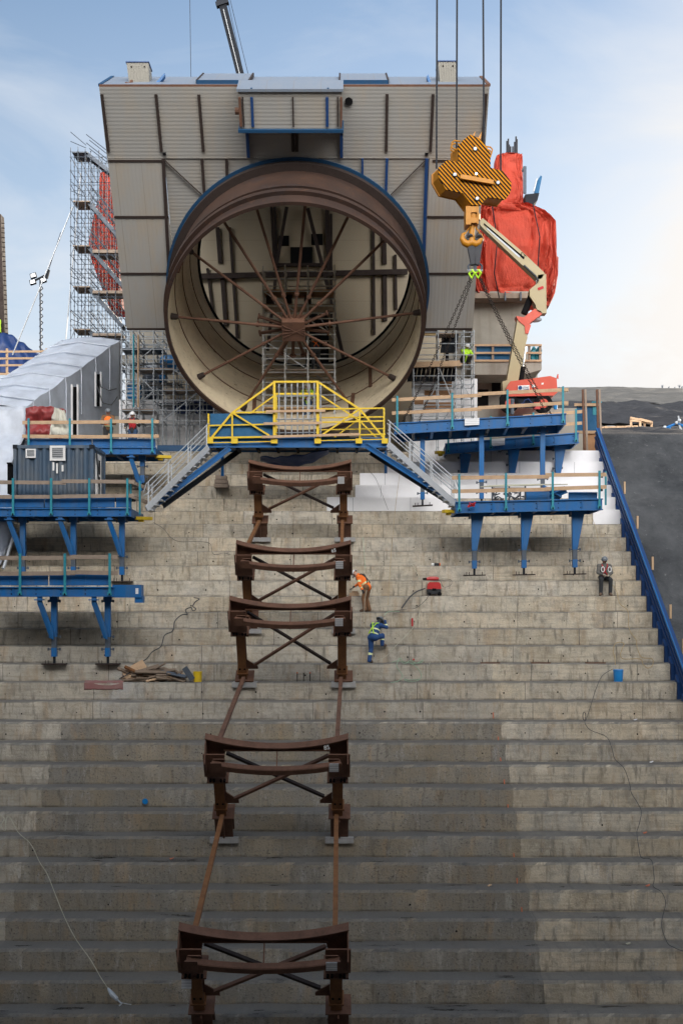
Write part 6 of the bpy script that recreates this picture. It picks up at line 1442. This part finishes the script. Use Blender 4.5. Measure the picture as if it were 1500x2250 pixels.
# seg indices: 0 torso 1 chest 2 shoulders 3 neck 4 hips 5 uarmL 6 farmL 7 thighL 8 shinL 9 footL 10 uarmR 11 farmR 12 thighR 13 shinR
y_, z_ = tread_at(1345); b0 = stand(801, 1345, .38)
p1, P1_, f1, u1, r1 = person('worker in orange hi-vis jacket and brown trousers bending towards the rusty saddle leg', b0, 62,
    dict(pel=(0, -.10, .94), che=(0, .12, 1.23), nek=(0, .26, 1.38), hed=(0, .40, 1.44), look=(0, 1, -.75), shL=(-.19, .18, 1.31), shR=(.19, .18, 1.31), elL=(-.24, .10, 1.02), haL=(-.22, .0, .84), elR=(.24, .34, 1.08), haR=(.16, .48, .98),
         hiL=(-.1, -.10, .92), hiR=(.1, -.10, .92), knL=(-.14, -.02, .50), knR=(.14, .0, .50), anL=(-.20, -.12, .09), anR=(.2, -.1, .09), toL=(-.22, .06, .045), toR=(.22, .08, .045)),
    dict(jacket='orange', trousers='brown', gloves='char'), helmet='helm_white', visor=True, harness='char', stripes=[(0, .30, .46, 'reflect'), (5, .45, .68, 'reflect'), (10, .45, .68, 'reflect'), (6, .55, .72, 'reflect')])
b0 = stand(819, 1457, .40); y2, z2 = tread_at(1417)
p2, P2_, f2, u2, r2 = person('worker in blue coveralls with lime bands climbing one step, hand at his hood', b0, -42,
    dict(pel=(0, .02, .93), che=(.0, .16, 1.25), nek=(0, .27, 1.40), hed=(0, .37, 1.50), look=(.1, 1, -.35), shL=(-.19, .2, 1.33), shR=(.19, .22, 1.33), elL=(-.22, .42, 1.12), haL=(-.05, .52, 1.28), elR=(.28, .42, 1.26), haR=(.14, .50, 1.50),
         hiL=(-.1, .0, .91), hiR=(.1, .02, .91), knL=(-.12, .04, .50), anL=(-.12, -.06, .09), toL=(-.15, .12, .045), knR=(.14, .36, .98), anR=(.13, .34, .66), toR=(.15, .52, .62)),
    dict(jacket='navy', trousers='navy', gloves='glove'), hood='char', harness='lime', stripes=[(0, .25, .40, 'reflect'), (0, .72, .86, 'reflect'), (6, .3, .5, 'reflect'), (11, .2, .42, 'reflect'), (8, .35, .52, 'reflect'), (13, .35, .52, 'reflect')])
y3, z3 = tread_at(1309); b0 = V((px_x(1327, y3), y3 - .26, z3))
p3, P3_, f3, u3, r3 = person('worker with black hood and red harness sitting on a step near the blue side form', b0, 180,
    dict(pel=(0, -.40, .74), che=(0, -.34, 1.06), nek=(0, -.29, 1.25), hed=(.0, -.26, 1.38), look=(.45, 1, -.15), shL=(-.2, -.32, 1.16), shR=(.2, -.32, 1.16), elL=(-.27, -.22, .90), haL=(-.11, -.02, .80), elR=(.27, -.22, .90), haR=(.10, -.02, .82),
         hiL=(-.1, -.36, .72), hiR=(.1, -.36, .72), knL=(-.17, .06, .62), knR=(.19, .06, .62), anL=(-.16, .02, .09), anR=(.20, .02, .09), toL=(-.17, .20, .045), toR=(.26, .18, .045)),
    dict(jacket='greycloth', trousers='char', gloves='glove'), hood='char', harness='redcloth')
mb = MB()
for sg in (-.14, .12):
    c = b0 + V((sg, -.02 - .12, 1.02)) + V((0, .15, 0)); mb.path([c + V((.06 * math.cos(a), -.12, .10 * math.sin(a))) for a in [i * math.pi / 5 for i in range(11)]], .018, 6)
mb.build('snap_hook', 'white_pt', p3)
# worker standing in the pipe mouth
b0 = at(675, 892, 53.9)
p4, *_ = person('worker in lime vest standing inside the pipe mouth behind the tube gate', V((b0.x, 53.9, 7.86)), 180, dict(elL=(-.3, .12, 1.18), haL=(-.2, .3, 1.12), elR=(.3, .12, 1.18), haR=(.2, .3, 1.12)),
    dict(jacket='lime', trousers='jeans'), helmet='helm_white', stripes=[(0, .15, .35, 'navy'), (0, .35, .42, 'reflect'), (1, 0, .6, 'char')], harness='redcloth')
zt = px_z(815, Yi) + .08
person('worker in dark clothes with orange straps half hidden behind the spokes in the pipe', V((px_x(694, Yi + .6), Yi + .6, zt)), 20, dict(pel=(0, -.05, .9), che=(0, .15, 1.15), nek=(0, .25, 1.3), hed=(0, .34, 1.4), shL=(-.19, .2, 1.22), shR=(.19, .2, 1.22), elL=(-.26, .3, 1.0), haL=(-.2, .5, .95), elR=(.26, .3, 1.0), haR=(.2, .5, .95)),
    dict(jacket='char', trousers='char'), helmet='helm_grey', harness='orange')
zl = P_lu(0, 1, -.02).z
person('worker in brown jacket and orange vest on the upper left platform', V((px_x(238, 52.4), 52.4, zl)), 190, dict(elL=(-.28, .12, 1.14), haL=(-.1, .28, 1.1), elR=(.28, .12, 1.14), haR=(.1, .28, 1.12)), dict(jacket='brown', trousers='char'), helmet='helm_grey', stripes=[(0, .3, 1, 'orange'), (1, .0, .4, 'orange'), (0, .15, .3, 'reflect')])
person('worker with white helmet and red harness on the upper left platform', V((px_x(292, 53.2), 53.2, zl)), 175, dict(elL=(-.3, .1, 1.16), haL=(-.3, .3, 1.2), elR=(.3, .1, 1.16), haR=(.25, .3, 1.05)), dict(jacket='char', trousers='jeans'), helmet='helm_white', harness='redcloth', stripes=[(0, .35, 1, 'redcloth')])
zr = px_z(802, Yd) + .08
person('worker in lime jacket crouching on the right scaffold', V((px_x(1022, Yd + .5), Yd + .5, zr)), 200,
    dict(pel=(0, -.15, .30), che=(0, .05, .58), nek=(0, .14, .74), hed=(0, .2, .86), shL=(-.19, .08, .66), shR=(.19, .08, .66), elL=(-.25, .26, .5), haL=(-.1, .42, .42), elR=(.25, .26, .5), haR=(.1, .42, .42), hiL=(-.1, -.15, .28), hiR=(.1, -.15, .28), knL=(-.17, .22, .45), knR=(.17, .22, .45), anL=(-.15, .0, .09), anR=(.15, .0, .09)),
    dict(jacket='lime', trousers='char'), helmet='helm_white')

# ================================================================== SMALL THINGS ON THE STEPS
def line(nm, mat, r, pts, lab, cat, n=.05, group=None):
    mb = MB(); P = [on(px, py, n) for px, py in pts]
    # smooth through the points
    Q = []
    for i in range(len(P) - 1):
        p0, p1, p2, p3 = P[max(0, i - 1)], P[i], P[i + 1], P[min(len(P) - 1, i + 2)]
        for k in range(5):
            s = k / 5; Q.append(.5 * ((2 * p1) + (p2 - p0) * s + (2 * p0 - 5 * p1 + 4 * p2 - p3) * s * s + (3 * p1 - p0 - 3 * p2 + p3) * s ** 3))
    Q.append(P[-1]); mb.path(Q, r * .55, 6); return tag(mb.build(nm, mat, smooth=60), lab, cat, group)
line('hose', 'hose', .035, [(426, 1313), (438, 1316), (430, 1322), (424, 1332), (431, 1338), (424, 1342), (420, 1335), (408, 1340), (412, 1350), (404, 1350), (395, 1354), (384, 1366), (380, 1386), (362, 1396), (354, 1420), (335, 1432), (322, 1448), (300, 1460), (285, 1478), (262, 1492)], 'dark curly air hose running down to the heap of scrap wood', 'hose')
line('cord', 'hose', .016, [(338, 1148), (360, 1162), (375, 1180), (395, 1190), (440, 1190), (462, 1195), (466, 1212), (474, 1219), (490, 1215), (505, 1218)], 'thin dark cord from the container platform to the saddle chalked 65', 'cord')
line('cord', 'hose', .018, [(1345, 1470), (1322, 1485), (1308, 1515), (1297, 1550), (1288, 1578), (1284, 1588), (1296, 1604), (1330, 1618), (1342, 1640), (1350, 1668), (1370, 1688), (1382, 1722), (1386, 1742), (1400, 1765), (1408, 1785), (1402, 1815), (1398, 1830), (1402, 1860), (1408, 1884), (1430, 1890), (1436, 1930), (1434, 1948), (1452, 1960), (1461, 1985), (1452, 2030), (1464, 2070), (1480, 2082), (1500, 2090)], 'long dark cord winding down the right side from the blue bucket', 'cord')
line('tool_line', 'rope', .018, [(0, 1790), (10, 1800), (2, 1815), (12, 1825), (14, 1800), (22, 1796), (40, 1828), (68, 1855), (88, 1895), (104, 1920), (120, 1960), (140, 2010), (165, 2060), (200, 2110), (222, 2148), (238, 2172)], 'long pale line trailing down the dark lower left steps', 'rope')
t = T('trigger_tool', 'grey fitting with hook at the end of the pale line, lower left', 'fitting', on(250, 2190))
mb = MB(); mb.path([on(238, 2172, .07), on(247, 2185, .1), on(258, 2196, .08)], [.03, .07, .05], 8); mb.build('body', 'galv', t)
mb = MB(); mb.path([on(258, 2196, .08), on(268, 2206, .07), on(262, 2210, .07)], .022, 6); mb.path([on(266, 2203, .07), on(280, 2206, .07), on(289, 2207, .07)], .012, 5); mb.build('hook', 'galv', t)
line('rope', 'rope', .020, [(905, 1240), (915, 1258), (922, 1276), (923, 1300), (922, 1340), (917, 1360), (906, 1380), (890, 1398), (868, 1420), (850, 1440), (835, 1448), (822, 1450)], 'pale rope curving from the middle steps to the boots of the worker in blue', 'rope')
line('rope', 'rope', .018, [(978, 1308), (974, 1320), (972, 1338), (968, 1358), (964, 1385), (955, 1405), (950, 1425), (947, 1435), (958, 1443), (968, 1458), (965, 1480), (958, 1492), (948, 1488), (941, 1470), (944, 1455)], 'pale rope hanging in a loop right of the green coil', 'rope')
line('rope', 'rope_green', .022, [(860, 1455), (875, 1452), (890, 1458), (900, 1452), (915, 1457), (928, 1450), (925, 1456), (905, 1457), (885, 1453), (878, 1446), (871, 1462), (878, 1475), (884, 1485), (875, 1496), (858, 1500)], 'pale green rope coil on the step below the worker in blue, left part', 'rope')
line('rope', 'rope_green', .020, [(902, 1458), (912, 1463), (922, 1475), (925, 1488), (915, 1496), (895, 1497), (888, 1492), (900, 1494), (920, 1492)], 'pale green rope coil on the step below the worker in blue, right part', 'rope')
line('rope', 'rope', .015, [(805, 1297), (801, 1320), (800, 1350), (799, 1375), (805, 1382), (812, 1385)], 'pale lifeline running from the orange worker to the blue worker', 'rope', .55)
line('rope', 'rope_green', .014, [(797, 1180), (800, 1215), (802, 1250)], 'thin pale green lifeline above the worker in orange', 'rope', .3)
line('rope', 'rope_tan', .014, [(1300, 1138), (1308, 1160), (1314, 1190), (1320, 1218)], 'tan lifeline above the seated worker', 'rope', .4)
line('rope', 'rope_tan', .022, [(1345, 1285), (1354, 1300), (1358, 1320), (1364, 1330), (1377, 1340), (1380, 1360), (1380, 1375), (1385, 1390), (1396, 1405), (1398, 1420), (1403, 1435), (1410, 1445), (1432, 1448), (1432, 1462), (1422, 1468), (1412, 1460), (1405, 1448), (1370, 1448), (1362, 1440), (1366, 1425), (1370, 1415), (1362, 1411), (1350, 1415), (1346, 1432), (1349, 1442), (1351, 1462)], 'tan rope winding down from the seated worker to the blue bucket', 'rope')
line('rope', 'rope_tan', .014, [(878, 1040), (870, 1100), (864, 1160), (858, 1230), (852, 1330)], 'thin tan line hanging from the right stair down the steps', 'rope', .25)
line('cord', 'hose', .014, [(800, 1000), (808, 1030), (824, 1050), (836, 1078), (852, 1120)], 'dark cord lying over the white boards near the right walkway brace', 'cord', .15)
line('rope', 'rope_tan', .02, [(566, 1112), (573, 1122), (583, 1128), (592, 1122), (594, 1112), (588, 1118), (578, 1126), (570, 1120), (580, 1114)], 'yellow tan rope knot on the brace of the highest saddle', 'rope', .6)
line('hose', 'hose', .045, [(933, 1293), (915, 1300), (900, 1312), (890, 1325), (882, 1336)], 'thick black suction hose from the red vacuum', 'hose', .12)
line('cord', 'hose', .016, [(942, 1307), (935, 1318), (922, 1330), (910, 1337), (895, 1338), (880, 1340), (860, 1343), (845, 1345)], 'thin dark power cord from the red vacuum to the worker in blue', 'cord', .1)
line('rope', 'rope_green', .02, [(845, 1352), (850, 1345), (865, 1343), (878, 1344)], 'short pale green rope end beside the black suction hose', 'rope', .1)
line('cord', 'hose', .016, [(960, 1273), (975, 1272), (990, 1274), (991, 1284), (980, 1290), (972, 1288), (968, 1278), (964, 1276)], 'black cord loop of the grinder behind the red vacuum', 'cord', .1)
line('rope', 'rope', .014, [(1005, 1275), (1040, 1270), (1080, 1272), (1150, 1270), (1210, 1272), (1305, 1272), (1310, 1268)], 'long pale cord lying along the step under the lower right platform feet', 'cord', .06)
# vacuum
yv, zv = tread_at(1309); vb0 = V((px_x(951, yv), yv - .35, zv)); t = T('vacuum', 'red and black site vacuum standing on a step', 'vacuum', vb0)
mb = MB(); mb.prism([vb0 + V((x, -.22, z)) for x, z in ((-.25, .08), (.25, .08), (.27, .26), (-.27, .26))], (0, .44, 0)); mb.build('tub', 'char', t, bevel=.02)
mb = MB(); mb.prism([vb0 + V((x, -.23, z)) for x, z in ((-.27, .27), (.27, .27), (.25, .45), (.19, .53), (-.17, .53), (-.24, .46))], (0, .46, 0)); mb.build('lid', 'vac_red', t, bevel=.03)
for x in (-.18, .2): mb = MB(); mb.path([vb0 + V((x, -.25, .08)), vb0 + V((x, -.18, .08))], .085 if x > 0 else .06, 12); mb.build('wheel', 'black', t)
mb = MB(); mb.box(vb0 + V((0, -.235, .26)), V((.07, 0, 0)), V((0, .02, 0)), V((0, 0, .03))); mb.build('latch', 'black', t)
yg, zg = tread_at(1276); g0 = V((px_x(950, yg), yg - .3, zg)); t = T('grinder', 'red and black hand grinder on the step above the vacuum', 'power tool', g0)
mb = MB(); mb.path([g0 + V((-.28, 0, .07)), g0 + V((-.1, 0, .09)), g0 + V((.12, 0, .09)), g0 + V((.22, 0, .07))], [.05, .08, .08, .05], 8); mb.build('body', 'vac_red', t)
mb = MB(); mb.path([g0 + V((-.32, 0, .03)), g0 + V((-.32, 0, .11))], .09, 10); mb.build('head', 'black', t)
yg, zg = tread_at(1243); g0 = V((px_x(956, yg), yg - .35, zg)); t = T('torch', 'small black torch with lit white end lying on a step', 'torch', g0)
mb = MB(); mb.path([g0 + V((-.16, 0, .06)), g0 + V((.17, 0, .06))], .06, 8); mb.build('body', 'char', t)
mb = MB(); mb.path([g0 + V((-.18, -.02, .06)), g0 + V((-.08, -.035, .06))], .055, 8); mb.build('lens', 'white_pt', t)
mb = MB(); mb.path([g0 + V((.13, -.01, .06)), g0 + V((.16, -.01, .06))], .064, 8); mb.build('ring', 'orange', t)
# blue bucket
yb, zb = tread_at(1498); b0 = V((px_x(1353, yb), yb - .3, zb)); t = T('bucket', 'bright blue plastic bucket on a step near the right side form', 'bucket', b0)
mb = MB(); mb.path([b0, b0 + V((0, 0, .40)), b0 + V((0, 0, .42))], [.15, .175, .165], 18); mb.build('pail', 'lift_blue', t, smooth=50)
mb = MB(); mb.path([b0 + V((.175 * math.cos(a), .175 * math.sin(a), .37)) for a in [i * math.pi / 12 for i in range(25)]], .012, 5); mb.build('rim', 'lift_blue', t)
mb = MB(); mb.path([b0 + V((-.17, 0, .40)), b0 + V((-.17, -.02, .5)), b0 + V((-.1, -.02, .56))], .008, 4); mb.build('handle', 'galv', t)
# anchor plates left on the steps
for px, py, lab in ((1076, 1457, 'leftmost'), (1187, 1454, 'middle'), (1307, 1452, 'rightmost')):
    ya, za = tread_at(1457); c = V((px_x(px, ya - .55), ya - .55, za)); t = T('anchor_plate', 'rusty anchor plate with two studs, %s of three right of the rope coils' % lab, 'anchor plate', c, 'anchor plates on one step')
    mb = MB(); mb.b(c.x - .34, c.x + .34, c.y - .12, c.y + .12, c.z + .0, c.z + .04); mb.build('plate', 'rust', t)
    for dx in (-.27, .27): mb = MB(); mb.tube(c + V((dx, 0, .02)), c + V((dx, 0, .14)), .014, 5); mb.build('stud', 'rust_dk', t)
for px, lab in ((653, 'left one with orange cap'), (667, 'middle one without cap'), (681, 'right one with orange cap')):
    yr, zr_ = tread_at(1498); c = V((px_x(px, yr - .3), yr - .3, zr_)); t = T('rebar_dowel', 'short steel dowel standing between the third saddle legs, %s' % lab, 'dowel', c, 'three dowels on a step')
    mb = MB(); mb.tube(c, c + V((0, 0, .30)), .018, 6); mb.build('rod', 'rust_dk', t)
    if 'without' not in lab: mb = MB(); mb.tube(c + V((0, 0, .28)), c + V((0, 0, .33)), .03, 6); mb.build('cap', 'orange_paint', t)
# scrap wood heap
yh, zh = tread_at(1498); rw = random.Random(11)
for i in range(58):
    u = rw.gauss(0, .42); u = max(-1, min(1, u)); x = px_x(345, yh) + u * 1.25; z = zh + .05 + (1 - abs(u) ** 1.4) * .46 * rw.random() ** .8; y = yh - .62 + rw.uniform(0, .4)
    L_ = rw.uniform(.18, .55); d = V((math.cos(rw.gauss(0, .5)), rw.uniform(-.5, .3), rw.gauss(0, .28))).normalized() * (L_ if i > 2 else .5)
    if z - abs(d.z) < zh: z = zh + abs(d.z) + .03
    mb = MB(); mb.beam((x - d.x, y - d.y, z - d.z), (x + d.x, y + d.y, z + d.z), rw.uniform(.07, .2), rw.uniform(.025, .06), (rw.uniform(-.4, .4), -.6, 1))
    tag(mb.build('scrap_board', rw.choice(('scrap', 'scrap', 'wood_old', 'galv_dk' if i % 5 == 0 else 'scrap', 'wood' if i % 2 else 'scrap', 'rust_or' if i % 9 == 0 else 'scrap'))), 'broken scrap board in the heap on the left steps', 'board', 'scrap boards in one heap')
mb = MB(); mb.beam(V((px_x(278, yh), yh - .5, zh + .22)), V((px_x(322, yh), yh - .35, zh + .62)), .34, .04, (0, -1, .2)); tag(mb.build('plywood_sheet', 'wood'), 'wide pale plank sloping over the left end of the scrap wood heap', 'plank')
mb = MB(); mb.beam(V((px_x(410, yh), yh - .6, zh + .5)), V((px_x(428, yh), yh - .6, zh + .08)), .2, .05, (0, -1, 0)); tag(mb.build('grey_plank', 'galv_dk'), 'grey plank leaning at the right end of the scrap wood heap', 'plank')
c = V((px_x(438, yh), yh - .5, zh)); mb = MB(); mb.path([c, c + V((0, 0, .28)), c + V((0, 0, .30)), c + V((0, 0, .36))], [.14, .15, .155, .16], 14); tag(mb.build('paint_pail', 'yellow'), 'dirty yellow pail at the right end of the scrap wood heap', 'pail')
mb = MB().grid(lambda u, v: V((px_x(196 + 84 * u, yh), yh - .72 - .12 * (1 if v > .55 else 0) + (.55 - v) * (.9 if v < .55 else .02) * .6, zh + .02 + .05 * abs(nz(u * 6, v * 4)) - (max(0, v - .55) * .62))), 24, 14)
tag(mb.build('red_cloth', 'cloth_faded', smooth=60, solid=.012), 'faded red cloth hanging over the step left of the scrap wood', 'cloth')
# timber packing block by the first worker
ya, za = tread_at(1309); mb = MB(); mb.b(px_x(767, ya), px_x(788, ya), ya - .75, ya - .3, za + .0, za + .13); mb.b(px_x(772, ya), px_x(786, ya), ya - .7, ya - .35, za + .131, za + .19); tag(mb.build('timber_block', 'wood'), 'pale timber block between the saddle leg and the orange worker', 'timber')
# spray marks, litter
def mark(px0, py0, px1, py1, mat, lab, w=.035):
    ps = []
    for (px, py) in ((px0, py0), (px1, py1)):
        yy, zz = tread_at(py + 8); k = (HOR - py); y = yy - 0; z = k * y / FPX; ps.append(V((px_x(px, y), y - .075, z)))
    m = MB(); m.beam(ps[0], ps[1], w, .006, (0, 1, 0)); return tag(m.build('paint_mark', mat), lab, 'paint mark', 'orange survey marks along the joint')
for i, (x, y0, y1) in enumerate(((1082, 1565, 1578), (1093, 1618, 1630), (1098, 1664, 1672), (1106, 1712, 1722), (1114, 1766, 1776), (1127, 1873, 1882), (1134, 1928, 1940), (1144, 1992, 2002), (1162, 2086, 2096))):
    mark(x, y0, x + 1, y1, 'orange_paint', 'orange paint dash on the concrete joint, number %s from the top of the line' % ('first', 'second', 'third', 'fourth', 'fifth', 'sixth', 'seventh', 'eighth', 'lowest')[i])
for x, y0, y1 in ((905, 1358, 1376), (908, 1424, 1450)): mark(x, y0, x, y1, 'redcloth', 'faded red paint streak on the joint near the ropes, %s one' % ('upper' if y0 < 1400 else 'lower'), .06)
yy, zz = tread_at(1774); c = V((px_x(320, yy), yy - .075, px_z(1760, yy))); mb = MB(); mb.path([c, c - V((0, .012, 0))], .09, 14); tag(mb.build('paint_dot', 'lift_blue'), 'round blue paint dot on the dark rough riser at left', 'paint mark')
for px, py, m, lab in ((1422, 1944, 'orange_paint', 'orange plastic litter on a lower right tread'), (1416, 1826, 'orange_paint', 'tiny orange scrap on a right hand tread'), (1379, 2068, 'rope', 'pale dead leaf shaped scrap on a lower right tread'), (1430, 1676, 'white', 'white scrap of foil on a right hand tread'), (1075, 1942, 'wood', 'small wood splinter on a lower tread'), (378, 1870, 'orange_paint', 'orange tape scrap beside the left pedestal of the saddle chalked 85'), (1395, 1582, 'white', 'white scrap below the end of the side form')):
    yy, zz = tread_at(py + 4); p = V((px_x(px, yy - .4), yy - .4, zz + .02)); mb = MB()
    mb.grid(lambda u, v: p + V((.14 * (u - .5) * (1 - abs(v - .5)), .14 * (v - .5), .05 * abs(nz(u * 5, v * 5, px)) + .03 * u)), 6, 5); tag(mb.build('litter', m, solid=.006), lab, 'litter')
mb = MB(); c = on(1290, 1580, .05)
for i in range(2): mb.path([c + V((-.12 + .05 * math.cos(a) , -.05, .1 + .14 * math.sin(a))) for a in [k * math.pi / 5 for k in range(11)]], .012, 4)
tag(mb.build('wire_coil', 'hose'), 'small dark wire coil where the cord crosses the construction joint', 'wire')
